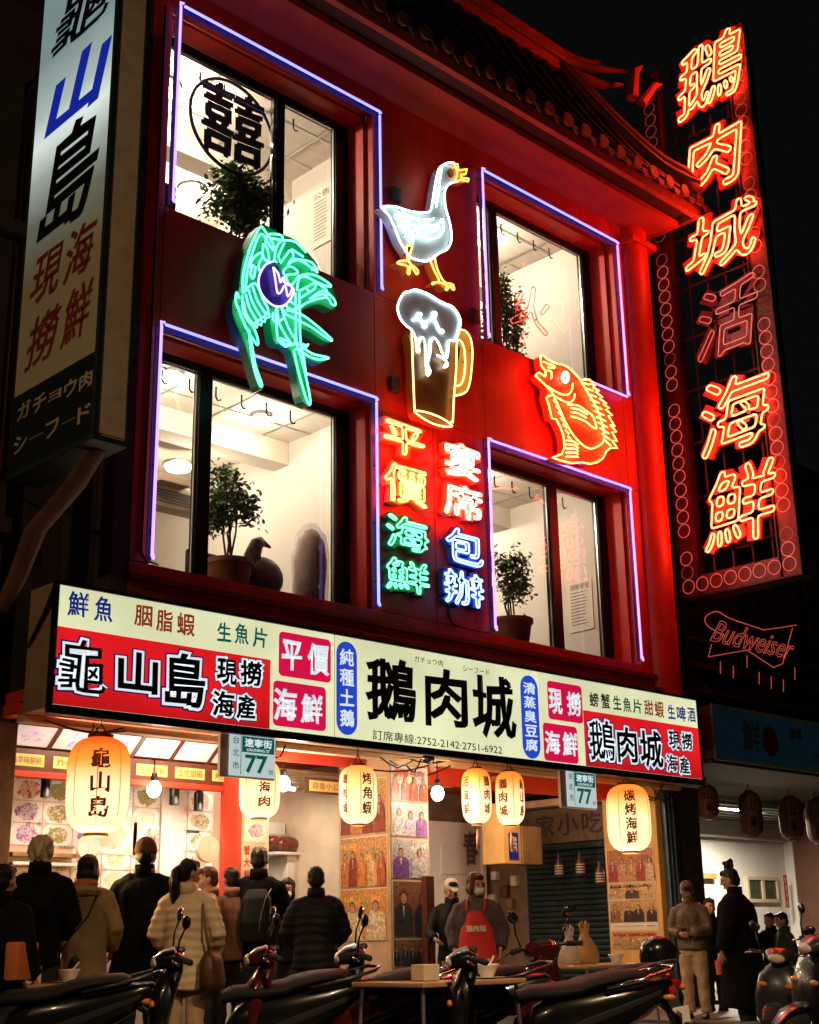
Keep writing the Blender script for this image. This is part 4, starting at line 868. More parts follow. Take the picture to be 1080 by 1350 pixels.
pdark = wpart('dark_panel', MB().box((LX-.002, ly0+.05, lz0+.02), (LX+.008, ly1, PL_.uv(75, 492)[1]-.002)), mat('dark_blue_panel', (.008, .014, .02), .4), t)
t_lb = mat('brush_blue', (.004, .008, .05), .4, emit=(.01, .03, .5), es=.55); t_lk = mat('brush_black', (.004, .006, .012), .4); t_lr = mat('brush_rust', (.18, .025, .012), .5)
def lch(ch, b, m, off=.045, sh=.0, slope=-.45): layers(t, PL_, ch, PL_.box(*b, slope), [(off, .004, m)], shear=sh)
lch('龜', (72, -45, 146, 62), t_lk, .012, .2); lch('山', (64, 52, 145, 170), t_lb, .035, .22); lch('島', (55, 148, 130, 312), t_lk, .02, .22)
for ch, b in (('海', (86, 288, 127, 372)), ('鮮', (82, 368, 122, 458)), ('現', (42, 322, 82, 402)), ('撈', (36, 402, 80, 488))): lch(ch, b, t_lr, .018, .22)
t_pale = mat('pale_print', (.42, .34, .27), .5)
def ptext(text, x0, y0, x1, y1, h):
    n = len(text)
    for i, ch in enumerate(text):
        cx = x0+(x1-x0)*(i+.5)/n; cy = y0+(y1-y0)*(i+.5)/n; w_ = (x1-x0)/n*.82; hh = h if ch not in 'ョー' else (h*.62 if ch == 'ョ' else 4)
        layers(t, PL_, ch, PL_.box(cx-w_/2, cy-hh/2, cx+w_/2, cy+hh/2, -.3), [(.02, .004, t_pale)], pdark)
ptext('ガチョウ肉', 22, 546, 124, 496, 27); ptext('シーフード', 17, 590, 122, 540, 27)
br = MB(); br.loft([((LX+.15, -1.9, lz0-.04), (.09, 0, 0), (0, .05, 0)), ((LX+.15, -1.6, lz0-.25), (.1, 0, 0), (0, .07, 0)), ((LX+.15, -1.0, lz0-.5), (.1, 0, 0), (0, .07, 0)), ((LX+.15, -.75, lz0-.85), (.09, 0, 0), (0, .06, 0)), ((LX+.15, -.5, lz0-1.1), (.07, 0, 0), (0, .05, 0))], 10)
tag(br.build('bent_duct', mat('duct_rust', (.16, .07, .045), .6, bump=.3, var=.4), smooth='auto'), 'bent rusty duct curling below the left vertical sign', 'duct')
tag(MB().tube([(LX+.29, -.75, lz0+.3), (LX+.29, .05, lz0+.3), (LX+.29, .06, lz0+4.5), (LX+.29, -.75, lz0+4.5)], .03, 8).build('sign_bar', m_black), 'steel bar tying the left vertical sign to the dark building', 'bracket')

# ================================================================== right vertical neon sign
RX = 16.30; PR = Plane(0, RX); PRc = Plane(0, RX-.14); PRb = Plane(0, RX-.08)
m_frame = mat('rusty_sign_frame', (.16, .035, .025), .5, .2, bump=.3, bscale=30, var=.5, vscale=5); m_framedk = mat('dark_sign_steel', (.05, .02, .016), .5, .3, var=.5)
ru_l = PR.uv(912, 770)[0]; ru_r = PR.uv(1046, 752)[0]; rz_b = PR.uv(912, 775)[1]
t = thing('vertical_neon_sign', 'tall open steel frame with glowing red neon characters 鵝肉城活海鮮 at the right', 'neon sign', (RX, -(ru_l+ru_r)/2, rz_b))
hw = .15; ztop = 14.6
def rp(name, mb, m, parent=None, **k): return wpart(name, mb, m, t, parent, **k)
for u in (ru_l, ru_r):
    rp('side_channel', MB().rbox((RX-.04, -u-hw, rz_b-hw), (RX+.05, -u+hw, ztop), .008), m_frame)
    for s_ in (-1, 1): rp('channel_rail', MB().rbox((RX-.075, -u+s_*(hw+.012)-.012, rz_b-hw), (RX+.1, -u+s_*(hw+.012)+.012, ztop), .004), m_framedk)
rp('bottom_channel', MB().rbox((RX-.04, -ru_r+hw+.026, rz_b-hw), (RX+.05, -ru_l-hw-.026, rz_b+hw), .008), m_frame)
rp('channel_rail', MB().rbox((RX-.075, -ru_r-hw-.03, rz_b-hw-.03), (RX+.25, -ru_l+hw+.03, rz_b-hw-.004), .005), m_framedk)
for k, u in enumerate(np.linspace(ru_l+.34, ru_r-.34, 4)):
    rp('back_strut', MB().tube([(RX+.12, -u, rz_b+.1), (RX+.12, -u, ztop)], .022, 5), m_framedk)
for z in np.arange(rz_b+.5, ztop, .85):
    rp('cross_bar', MB().tube([(RX+.08, -ru_l, z), (RX+.08, -ru_r, z)], .022, 5), m_framedk)
for z in (6.3, 7.9, 9.6): rp('rust_plate', MB().rbox((RX+.13, -random.uniform(ru_l+.4, ru_r-.7)-.2, z), (RX+.15, -ru_l-.5-.2*random.random(), z+.5), .01), m_frame)
ring = MB().tube([(0, .1*math.cos(a), .1*math.sin(a)) for a in np.linspace(0, 2*PI, 20, endpoint=False)], .0065, 6, closed=True).mesh('neon_ring', True)
RNG = neon('ring_red', (1, .12, .08), .5); RNGD = neon('ring_dim_reflect', (1, .2, .15), .10, (.3, .3, .3)); ring.materials.append(RNG)  # unlit rings; faint emission stands in for the red they reflect
ring2 = ring.copy(); ring2.materials.clear(); ring2.materials.append(RNGD)
def ringat(u, z, dim=False):
    o = bpy.data.objects.new('neon_ring', ring2 if dim else ring); COL.objects.link(o); o.parent = t
    o.location = Vector((RX-.085, -u, z))-Vector(t.location)
dz = .212; rr = random.Random(4)
for u in (ru_l, ru_r):
    z = rz_b+dz
    while z < 14.2:
        if not (rr.random() < .1): ringat(u, z, z > 11.3 or (rr.random() < .12))
        z += dz
for u in np.arange(ru_l, ru_r+.01, (ru_r-ru_l)/7): ringat(u, rz_b)
REDD = neon('red_weak_glow', (1, .16, .10), .55); c_red = mat('letter_red', (.75, .05, .03), .5); c_redd = mat('letter_dull_red', (.22, .03, .02), .5)  # weaker emission in the tubes of the dull character
def rch(ch, box, on=True, slope=-.2):
    m = RED if on else REDD
    pp = neon_char(t, ch, box, m, c_red if on else c_redd, .18, .028, slope, PRc, PRb, .0135 if on else .009, .04, .06)
    return pp
for ch, b, on in (('鵝', (892, 46, 979, 146), 1), ('肉', (903, 162, 980, 256), 1), ('城', (903, 266, 1000, 358), 1), ('活', (918, 368, 1000, 470), 0), ('海', (924, 490, 1016, 598), 1), ('鮮', (928, 608, 1024, 724), 1)): rch(ch, b, on)
# lattice mast between the building and the neon sign
t2 = thing('lattice_mast', 'thin steel lattice mast between the red column and the vertical neon sign', 'mast', (16.3, .2, 3.5))
la = MB()
for y in (.42, -.0): la.tube([(16.28, y, 4.2), (16.28, y, 14.0)], .022, 6)
wpart('mast_pole', la, m_framedk, t2); z = 4.4; k = 0
while z < 13.8:
    wpart('lattice_bar', MB().tube([(16.28, .42 if k % 2 else 0, z), (16.28, 0 if k % 2 else .42, z+.42)], .011, 5), m_framedk, t2)
    if k % 2: wpart('lattice_bar', MB().tube([(16.28, .42, z), (16.28, 0, z)], .011, 5), m_framedk, t2)
    z += .42; k += 1
t2 = thing('red_shutter_panel', 'narrow red panel on the dark wall behind the lattice mast', 'panel', (16.75, .62, 7))
for z in (4.5, 6.2, 8.0, 9.8): wpart('panel_sheet', MB().rbox((16.42, .60, z), (17.0, .66, z+1.5), .01), m_frame, t2)

# beer sign in dull red script
PBd = Plane(1, -.32); t = thing('neon_script', 'dull red neon script sign with bow tie outline under the vertical neon sign', 'neon sign', (17.3, -.3, 4.9))
BUD = neon('script_red', (1, .13, .09), .42, (.4, .3, .3)); PBD2 = Plane(1, -.30)
_bv = PBd.uv(990, 843)[1]
mbt = neon_text(PBd, 'Budweiser', (PBd.uv(936, 840)[0], _bv-.17, PBd.uv(1046, 846)[0], _bv+.17), 0, .006, .0, .9, .1)
wpart('neon_tube', mbt, BUD, t, smooth=True)
def pxl(pts, r=.008, m=BUD, P_=PBD2): return wpart('neon_tube', MB().tube([P_.P(*P_.uv(*p), 0) for p in pts], r, 6), m, t, smooth=True)
pxl(smooth_poly([(955, 838), (934, 826), (930, 814), (945, 806), (962, 815), (1000, 828), (1010, 830), (1050, 824)])); pxl([(938, 850), (934, 866), (985, 857), (1020, 880), (1032, 875), (1045, 828)])
for x, y in ((950, 872), (967, 878), (985, 864), (1001, 886), (1017, 892), (1033, 896), (1048, 880)): pxl([(x, y), (x, y+16)], .007)
wpart('sign_rail', MB().rbox((16.3, -.29, 4.35), (19.0, -.25, 4.4), .004), m_framedk, t)

# dark neighbour sign; a faint glow is put into its blue face
t = thing('sign_board', 'faintly glowing dark blue shop sign on the neighbouring shop at the right', 'sign', (18.6, -.4, 3.4))
wpart('casing', MB().box((16.27, -.33, 3.36), (24.5, .1, 4.1)), mat('neighbour_casing', (.13, .075, .035), .6, var=.3), t)
wpart('sign_face', MB().box((16.31, -.345, 3.40), (24.5, -.334, 4.07)), mat('faint_blue_glow', (.008, .03, .05), .3, var=.4, vscale=2, emit=(.012, .055, .09), es=.1), t)
f = MB(); f.rbox((16.27, -.36, 3.34), (24.5, -.33, 3.395), .004); f.rbox((16.27, -.36, 4.075), (24.5, -.33, 4.13), .004); f.rbox((16.27, -.36, 3.396), (16.307, -.33, 4.074), .004)
wpart('edge_frame', f, mat('teal_frame', (.25, .45, .42), .4), t)
PN = Plane(1, -.347); m_fad = mat('faded_print', (.10, .14, .17), .5); m_fadr = mat('faded_red', (.10, .02, .015), .5)
wpart('lettering', flat_text(PN, '鮮', (17.0, 3.52, 17.5, 3.98), .002, .02), m_fad, t); wpart('lettering', flat_text(PN, '台灣啤酒', (18.9, 3.5, 20.2, 3.68), .002, .01), m_fad, t)
wpart('emblem', MB().prism([(PN.uv(1048, 966)[0]+a, PN.uv(1048, 968)[1]+b) for a, b in ((-.15, .12), (0, .06), (.17, .12), (.2, -.1), (0, -.04), (-.18, -.1))], .002, lambda a, b, c: PN.P(a, b, c)), m_fad, t)
wpart('emblem', MB().prism([(17.75+.22*math.cos(a), 3.72+.22*math.sin(a)) for a in np.linspace(0, 6.28, 20, endpoint=False)], .002, lambda a, b, c: PN.P(a, b, c)), m_fadr, t)

# ================================================================== neighbouring buildings
m_nb = mat('dark_render', (.035, .028, .024), .8, bump=.3, var=.4, vscale=2)
t = thing('neighbour_building', 'dark unlit building at the left behind the vertical sign', 'building', (2, 4, 0))
wpart('wall', MB().box((-6, .1, 2.9), (5.62, 8, 12.5)), m_nb, t)
for z in (4.6, 7.6, 10.3): wpart('ledge', MB().rbox((-6, -.06, z), (5.62, .095, z+.15), .01), m_nb, t)
for x in (1.2, 3.4):
    for z in (5.2, 8.2): wpart('window', MB().rbox((x, .05, z), (x+1.4, .09, z+1.4), .01), m_black, t)
wpart('corner_pier', MB().rbox((5.25, -.1, .09), (5.80, .5, 2.89), .01), mat('brown_pier', (.13, .06, .03), .7, bump=.5, bscale=18, var=.55, vscale=6), t)
wpart('pier_batten', MB().rbox((5.50, -.15, .09), (5.56, -.102, 2.85), .006), m_timber, t)
wpart('ground_floor_shutter', MB().box((-6, .3, .125), (5.24, .4, 2.899)), mat('closed_shutter', (.05, .045, .04), .5, .3, var=.4, bump=.6, bscale=6, stretch=(.1, 1, 3)), t)
wpart('infill_wall', MB().box((5.63, .3, 2.9), (6.69, 5, 11.4)), m_nb, t)
wpart('drain_pipe', MB().tube([(6.3, .15, 3), (6.3, .15, 11.2)], .06, 8), m_nb, t, smooth=True)
t = thing('neighbour_building', 'dark building behind the vertical neon sign at the right', 'building', (20, 4, 0))
wpart('wall', MB().box((17.0, .7, 4.2), (34, 10, 9.2)), m_nb, t)
for k in range(7):
    wpart('window', MB().rbox((17.6+k*1.7, .6, 5.6), (18.8+k*1.7, .69, 7.2), .01), mat('rusty_window', (.07, .035, .025), .5, var=.5), t)
    wpart('window_frame', MB().tube([(17.6+k*1.7, .57, 5.6), (18.8+k*1.7, .57, 5.6), (18.8+k*1.7, .57, 7.2), (17.6+k*1.7, .57, 7.2)], .03, 5, closed=True), m_framedk, t)
for z in (4.5, 4.9, 5.3): wpart('louvre', MB().rbox((17.0, .45, z), (30, .65, z+.06), .01), m_frame, t)

# street lamp standing on the near side of the road, left of the view
t = thing('unseen_street_lamp', 'warm street lamp on a steel pole across the road', 'street lamp', (-3.2, -5.2, 0))
lpart('pole', MB().tube([(0, 0, 0), (0, 0, 6.5), (.3, 0, 6.9), (1.2, 0, 7.0)], [.09, .06, .05, .04], 10), m_silver, t, True)
lpart('lamp_head', MB().loft([((1.0, 0, 7.03), (0, .1, 0), (0, 0, .05)), ((1.4, 0, 7.03), (0, .17, 0), (0, 0, .07)), ((1.8, 0, 7.01), (0, .1, 0), (0, 0, .04))], 12), m_silver, t, True)
lpart('lamp_lens', MB().rbox((1.15, -.11, 6.93), (1.7, .11, 6.96), .01), mat('street_lens', (.9, .8, .6), .3, emit=(1, .66, .35), es=30), t)
lamp('lamp_light', 'POINT', (-3.2+1.42, -5.2, 6.75), (1, .64, .34), 520, t, .15)
# ================================================================== ground floor: structure
m_cream = mat('cream_wall', (.66, .55, .42), .7, bump=.15, bscale=60, var=.15); m_white = mat('white_laminate', (.78, .74, .68), .45, var=.05)
m_redp = mat('arcade_red', (.62, .05, .02), .5, var=.15); m_beam = mat('cream_beam', (.62, .42, .26), .6, bump=.1, var=.25)
m_brn = mat('menu_frame_brown', (.12, .035, .015), .45, var=.3, vscale=8); m_yel = mat('label_yellow', (.78, .6, .2), .6, emit=(1, .7, .25), es=.12)
m_tan = mat('tan_metal', (.34, .22, .1), .5, .2, var=.35)
bp('arcade_ceiling', MB().box((5.85, -.14, 3.10), (16.1, 6, 3.2)), m_redp)
bp('front_beam', MB().rbox((5.82, -.14, 2.90), (15.7, -.02, 2.965), .006), m_beam)
bp('front_beam', MB().rbox((5.82, .0, 2.98), (15.7, .25, 3.09), .006), m_redp)
bp('red_fascia', MB().box((10.9, .26, 2.74), (15.28, .30, 2.975)), m_redp)
bp('red_fascia', MB().box((8.9, .26, 2.84), (10.24, .30, 2.975)), m_redp)
bp('shop_floor', MB().box((5.9, 1.2, .121), (15.6, 6, .14)), m_pave)
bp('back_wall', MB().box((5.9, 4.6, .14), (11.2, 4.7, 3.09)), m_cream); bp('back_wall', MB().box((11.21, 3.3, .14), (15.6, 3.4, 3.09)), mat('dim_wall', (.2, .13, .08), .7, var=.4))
bp('party_wall', MB().box((11.05, .8, .14), (11.17, 4.59, 3.09)), m_cream)
bp('menu_wall', MB().box((6.3, 1.0, .14), (8.82, 1.08, 3.09)), m_cream)
def Xs(px, py, Y): return at(px, py, 1, Y).x
def Zs(px, py, Y): return at(px, py, 1, Y).z
# pillars
cp0, cp1 = 10.26, 10.86
bp('pillar', MB().rbox((cp0, -.1, .1), (cp1, .74, 3.08), .012), m_beam)
m_gold = mat('pillar_ochre', (.72, .42, .13), .6, bump=.1, var=.25)
rY0, rY1 = .03, .93
bp('pillar', MB().rbox((15.30, rY0, .1), (15.62, rY1, 3.08), .012), m_gold)
m_bluep = mat('blue_grey_steel', (.06, .11, .17), .4, .4, bump=.2, bscale=40, var=.5)
for k in range(3): bp('shutter_track', MB().rbox((15.40+k*.07, -.06-k*.012, .1), (15.46+k*.07, .02-k*.012, 2.95), .006), m_bluep)
bp('side_pier', MB().rbox((15.64, -.05, .1), (16.2, .9, 2.97), .01), mat('grimy_pier', (.05, .045, .04), .6, bump=.3, var=.6, vscale=8))
# roller shutter in the right wall of the arcade, slat by slat
m_sh = mat('shutter_green', (.02, .04, .038), .35, .4, var=.35, vscale=6)
sh = bp('roller_shutter', MB().rbox((15.40, .95, 2.22), (15.5, 2.5, 2.30), .01), m_sh)
slat = None
for k in range(27):
    mb = MB().prism([(0, 0), (-.018, .012), (-.022, .04), (-.012, .066), (0, .072)], 1.54, lambda a, b, c: Vector((15.46+a, .955+c, .16+k*.0755+b)))
    wpart('slat', mb, m_sh, B, sh)
bp('shutter_header', MB().rbox((15.38, .95, 2.31), (15.5, 3.29, 2.80), .01), mat('header_brown', (.13, .085, .05), .6, var=.4))
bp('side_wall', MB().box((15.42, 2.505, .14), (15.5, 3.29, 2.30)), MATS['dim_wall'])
for k, (y_, z_, s_) in enumerate(((2.6, 1.75, .12), (2.8, 1.6, .14), (3.0, 1.85, .1), (2.7, 1.45, .1), (3.05, 1.5, .12))):
    tag(MB().rbox((15.32, y_, z_), (15.415, y_+s_, z_+s_*1.2), .01).build('wall_packet', (m_cream, m_brn, m_white, m_tan, m_cream)[k], smooth='auto'), ('cream', 'brown', 'white', 'tan', 'lowest cream')[k]+' packet hung on the dim wall beside the green shutter', 'packet', 'packets hung beside the shutter')
PH = Plane(0, 15.378)
wpart('lettering', flat_text(PH, '第一家小吃', (-3.1, 2.40, -1.0, 2.72), .004, .02, spacing=1.2), mat('header_ink', (.03, .015, .012), .6), B)
bp('cross_beam', MB().rbox((15.2, .95, 2.82), (15.5, 3.29, 2.92), .01), m_beam)
bp('cross_beam', MB().rbox((12.3, .02, 2.84), (12.4, 2.6, 2.9), .01), m_beam)

# ------------------------------------------------------------------ printed food pictures
def food_mat(name, cols, bgc, es=.0):
    m = bpy.data.materials.new(name); m.use_nodes = True; n = m.node_tree.nodes; l = m.node_tree.links; b = n['Principled BSDF']; b.inputs['Roughness'].default_value = .35
    tc = n.new('ShaderNodeTexCoord'); oi = n.new('ShaderNodeObjectInfo'); mp = n.new('ShaderNodeMapping'); l.new(tc.outputs['Object'], mp.inputs[0]); mp.inputs['Scale'].default_value = (4.6, 0, 6.6)
    ln = n.new('ShaderNodeVectorMath'); ln.operation = 'LENGTH'; l.new(mp.outputs[0], ln.inputs[0])
    ofs = n.new('ShaderNodeVectorMath'); ofs.operation = 'SCALE'; ofs.inputs[3].default_value = 37; cb = n.new('ShaderNodeCombineXYZ')
    for i in range(3): l.new(oi.outputs['Random'], cb.inputs[i])
    l.new(cb.outputs[0], ofs.inputs[0]); ad_ = n.new('ShaderNodeVectorMath'); ad_.operation = 'ADD'; l.new(tc.outputs['Object'], ad_.inputs[0]); l.new(ofs.outputs[0], ad_.inputs[1])
    vo = n.new('ShaderNodeTexVoronoi'); vo.inputs['Scale'].default_value = 42; l.new(ad_.outputs[0], vo.inputs[0]); nz = n.new('ShaderNodeTexNoise'); nz.inputs['Scale'].default_value = 16; nz.inputs['Detail'].default_value = 4; l.new(ad_.outputs[0], nz.inputs[0])
    sm = n.new('ShaderNodeMath'); sm.operation = 'MULTIPLY_ADD'; l.new(vo.outputs['Distance'], sm.inputs[0]); sm.inputs[1].default_value = .55; l.new(nz.outputs[0], sm.inputs[2])
    s2 = n.new('ShaderNodeMath'); s2.operation = 'ADD'; l.new(sm.outputs[0], s2.inputs[0]); r3 = n.new('ShaderNodeMath'); r3.operation = 'MULTIPLY_ADD'; l.new(oi.outputs['Random'], r3.inputs[0]); r3.inputs[1].default_value = .5; r3.inputs[2].default_value = -.25; l.new(r3.outputs[0], s2.inputs[1])
    cr = n.new('ShaderNodeValToRGB'); e = cr.color_ramp.elements
    while len(e) < len(cols): e.new(.5)
    for i, (el, c) in enumerate(zip(e, cols)): el.position = .28+.6*i/(len(cols)-1); el.color = (*c, 1)
    l.new(s2.outputs[0], cr.inputs[0])
    # food irregular edge
    lw = n.new('ShaderNodeMath'); lw.operation = 'MULTIPLY_ADD'; l.new(nz.outputs[0], lw.inputs[0]); lw.inputs[1].default_value = .7; l.new(ln.outputs['Value'], lw.inputs[2])
    t1 = n.new('ShaderNodeMath'); t1.operation = 'LESS_THAN'; l.new(lw.outputs[0], t1.inputs[0]); t1.inputs[1].default_value = .88
    t2_ = n.new('ShaderNodeMath'); t2_.operation = 'LESS_THAN'; l.new(ln.outputs['Value'], t2_.inputs[0]); t2_.inputs[1].default_value = .78
    m1 = n.new('ShaderNodeMix'); m1.data_type = 'RGBA'; l.new(t2_.outputs[0], m1.inputs[0]); m1.inputs[6].default_value = (*bgc, 1); m1.inputs[7].default_value = (.85, .82, .8, 1)
    m2 = n.new('ShaderNodeMix'); m2.data_type = 'RGBA'; l.new(t1.outputs[0], m2.inputs[0]); l.new(m1.outputs[2], m2.inputs[6]); l.new(cr.outputs[0], m2.inputs[7])
    l.new(m2.outputs[2], b.inputs['Base Color'])
    if es: l.new(m2.outputs[2], b.inputs['Emission Color']); b.inputs['Emission Strength'].default_value = es
    return m
F_red = food_mat('food_print_red', [(.25, .02, .01), (.75, .16, .04), (.85, .5, .25), (.8, .65, .5)], (.74, .55, .46))
F_pink = food_mat('food_print_pink', [(.3, .05, .08), (.7, .28, .25), (.8, .62, .5), (.3, .3, .1)], (.78, .62, .56))
F_pur = food_mat('food_print_purple', [(.12, .05, .4), (.4, .25, .65), (.75, .65, .85), (.8, .75, .85)], (.72, .72, .78), .38)
F_pur2 = food_mat('food_print_violet', [(.2, .05, .3), (.5, .3, .6), (.8, .7, .8), (.4, .2, .5)], (.76, .7, .74))
t = thing('menu_light_box', 'tilted row of back-lit seafood photographs in brown frames above the left counter', 'menu board', (6.2, .5, 2.7))
TL0 = Matrix.Translation((5.95, .47, 2.775)) @ Matrix.Rotation(R(52), 4, 'X')
bxm = MB().box((0, .0, -.02), (2.75, .05, .32), TL0); wpart('frame_back', bxm, m_brn, t)
pq = MB().box((-.2, -.003, -.125), (.2, 0, .125)).mesh('picture')
def picture(root, M, m, mesh=pq, name='picture'):
    k = mesh.name+'_'+m.name
    if k not in MATS: mm = mesh.copy(); mm.materials.clear(); mm.materials.append(m); mm.name = name; MATS[k] = mm
    o = bpy.data.objects.new(name, MATS[k]); COL.objects.link(o); o.parent = root; o.matrix_local = Matrix.Translation(-Vector(root.location)) @ M; return o
for k in range(6): picture(t, TL0 @ Matrix.Translation((.24+k*.455, -.008, .15)), F_pur)
for k in range(7): wpart('frame_bar', MB().box((k*.455-.012, -.02, -.02), (k*.455+.022, -.001, .32), TL0), m_brn, t)
lab = thing('label_board', 'brown board with a row of yellow dish name labels under the tilted photographs', 'menu board', (6.2, .5, 2.6))
wpart('board', MB().box((5.95, .46, 2.56), (8.72, .5, 2.76)), m_brn, lab); wpart('board_edge', MB().rbox((5.93, .43, 2.50), (8.74, .505, 2.555), .005), m_redp, lab)
PLb = Plane(1, .452)
for k, tx in enumerate(('古早味鮮蚵', '炸蚵仔', '三杯', '生吃龍蝦', '生吃甜蝦', '烤角蝦')):
    u = 6.02+k*.455; wpart('label', MB().box((u, .452, 2.60), (u+.36, .458, 2.71)), m_yel, lab); wpart('lettering', flat_text(PLb, tx, (u+.03, 2.62, u+.33, 2.69), .003, .01), mat('label_ink', (.35, .12, .02), .6), lab)
# wall of food pictures
mw = thing('menu_photo_wall', 'brightly lit wall of printed food photographs behind the left counter', 'menu board', (7.5, .99, 1.5))
wpart('white_board', MB().box((6.32, .975, 1.4), (8.8, .995, 2.55)), mat('pink_board', (.62, .40, .31), .6), mw)
rr = random.Random(12); pqs = MB().box((-.162, -.003, -.1), (.162, 0, .1)).mesh('picture_small')
for i in range(7):
    for j in range(-1, 5):
        if (i, j) in ((0, 1), (1, 1)): continue
        picture(mw, Matrix.Translation((6.52+i*.335, .972-rr.random()*.003, 1.62+j*.208)), rr.choice([F_red, F_pink, F_pink, F_pur2]), pqs)
picture(mw, Matrix.Translation((7.45, .964, 2.06)) @ Matrix.Diagonal((1.5, 1, 1.5, 1)), F_red); picture(mw, Matrix.Translation((7.98, .964, 2.02)) @ Matrix.Diagonal((1.35, 1, 1.4, 1)), F_pink)
for k in range(9):
    u = 6.5+rr.random()*2; v = 1.72+rr.choice((0, .208, .416, .624)); wpart('lettering', flat_text(Plane(1, .968), rr.choice(('炒蝦', '清蒸魚', '烤小卷', '三杯中卷', '炒海瓜子')), (u, v-.02, u+.17, v+.015), 0.003, .01), m_ink, mw)
wpart('shelf', MB().rbox((6.32, .82, 1.82), (7.0, .98, 1.86), .006), m_tan, mw); wpart('shelf', MB().rbox((6.32, .80, 1.74), (7.0, .98, 1.77), .006), m_white, mw)
tag(MB().rbox((6.35, .5, .14), (8.7, .9, .98), .01).build('serving_counter', mat('counter_white', (.55, .47, .38), .35, var=.2)), 'pale serving counter in front of the food photographs', 'counter')
tag(MB().rbox((8.02, .93, 1.5), (8.3, .965, 2.55), .01).build('sliding_door', m_white), 'narrow white sliding door right of the food photographs', 'door')
def clock(x, y, z, r, label):
    t = thing('wall_clock', label, 'clock', (x, y, z)); M = Matrix.Rotation(PI/2, 4, 'X')
    lpart('rim', MB().lathe([(r, -.02), (r*1.05, 0), (r, .03), (r*.93, .03)], n=28, M=M), m_white, t, 'auto'); lpart('dial', MB().lathe([(.001, .018), (r*.94, .018)], n=28, M=M), mat('dial_white', (.82, .8, .78), .4), t)
    lpart('hands', MB().tube([(0, -.026, 0), (0, -.026, r*.6)], .005, 4).tube([(0, -.026, 0), (r*.15, -.026, -r*.4)], .005, 4), m_black, t)
clock(Xs(114, 1118, .8), .8, Zs(114, 1118, .8), .11, 'round white clock below the large orange lantern'); clock(Xs(273, 1119, .35), .35, Zs(273, 1119, .35), .13, 'round white clock beside the narrow poster column')
# poster column left of the open kitchen
t = thing('poster_column', 'white column with purple shrimp poster and red price characters beside the open kitchen', 'column', (8.75, .3, .1))
wpart('column', MB().rbox((8.50, .22, .1), (8.86, .5, 3.05), .01), m_white, t); PCc = Plane(1, .218)
picture(t, Matrix.Translation((8.68, .214, 2.38)) @ Matrix.Diagonal((.78, 1, 1.1, 1)), F_pur2); picture(t, Matrix.Translation((8.68, .214, 2.1)) @ Matrix.Diagonal((.78, 1, .9, 1)), F_pur2)
t_redink = mat('red_ink', (.55, .04, .02), .5)
for r_ in range(4):
    for c_ in range(3): wpart('lettering', flat_text(PCc, rr.choice('魚蝦貝蟹元大小肉'), (8.535+c_*.105, 1.86-r_*.12, 8.615+c_*.105, 1.95-r_*.12), .003, .03), t_redink, t)
wpart('red_trim', MB().rbox((8.44, .2, 1.0), (8.495, .5, 2.9), .005), m_redp, t)

# ------------------------------------------------------------------ open kitchen
t = thing('kitchen_hood', 'long pale extraction hood over the kitchen behind the open counter', 'hood', (9.9, 3.2, 2.3))
wpart('hood_body', MB().rbox((8.9, 2.6, 2.28), (11.0, 3.6, 2.46), .02), m_white, t); wpart('hood_lip', MB().rbox((8.9, 2.5, 2.22), (11.0, 2.62, 2.30), .01), m_silver, t)
for k in range(7): bp('ceiling_slat', MB().rbox((8.9, 1.0+k*.22, 2.84), (11.04, 1.17+k*.22, 2.88), .006), mat('slat_beige', (.5, .36, .22), .5, var=.25))
t = thing('kitchen_cabinet', 'white kitchen cabinet with a flat top carrying a roast and dishes', 'cabinet', (10.1, 2.4, .14))
cx0, cx1 = Xs(372, 1130, 2.4), Xs(442, 1130, 2.4); cz = Zs(400, 1124, 2.4)
wpart('cabinet_body', MB().rbox((cx0+.1, 2.42, .14), (cx1, 2.9, cz-.04), .01), m_white, t); wpart('cabinet_top', MB().rbox((cx0-.12, 2.36, cz-.038), (cx1+.02, 2.95, cz), .01), m_white, t)
wpart('door_line', MB().rbox((cx0+.2, 2.405, .5), (cx0+.6, 2.419, cz-.12), .004), m_cream, t)
t = thing('roast_meat', 'brown glazed roast lying on top of the white kitchen cabinet', 'food', (Xs(378, 1118, 2.5), 2.5, cz))
lpart('roast_body', MB().ell((0, 0, .1), (.2, .12, .1)).ell((-.2, 0, .13), (.1, .07, .07)).ell((-.3, 0, .17), (.04, .03, .03)), mat('roast_glaze', (.16, .03, .012), .25, coat=.4, var=.4, vscale=9), t, True)
t = thing('kettle', 'small dark kettle on top of the kitchen cabinet beside the roast', 'kettle', (Xs(402, 1118, 2.5), 2.5, cz))
lpart('kettle_body', MB().lathe([(.09, 0), (.11, .06), (.1, .13), (.05, .19), (.02, .2), (.02, .24), (.001, .25)], n=18), mat('enamel', (.35, .3, .25), .3, var=.5, vscale=12), t, True); lpart('handle', MB().tube([(-.09, 0, .14), (-.07, 0, .27), (.07, 0, .27), (.09, 0, .14)], .012, 6), m_black, t)
for k in range(9):
    x = cx0+.15+k*.11+rr.random()*.03; h = rr.uniform(.1, .24); b_ = MB().lathe([(.025, 0), (.03, .02), (.03, h*.6), (.012, h*.78), (.012, h), (.001, h)], (x, 2.3, 1.35), 10)
    o = tag(b_.build('bottle', mat(('bottle_dark', 'bottle_brown', 'bottle_white')[k % 3], ((.02, .02, .015), (.2, .07, .02), (.6, .55, .5))[k % 3], .2), smooth='auto'), 'small '+('dark', 'brown', 'white')[k % 3]+' bottle in the row on the kitchen shelf behind the customers', 'bottle', 'bottles on the kitchen shelf')
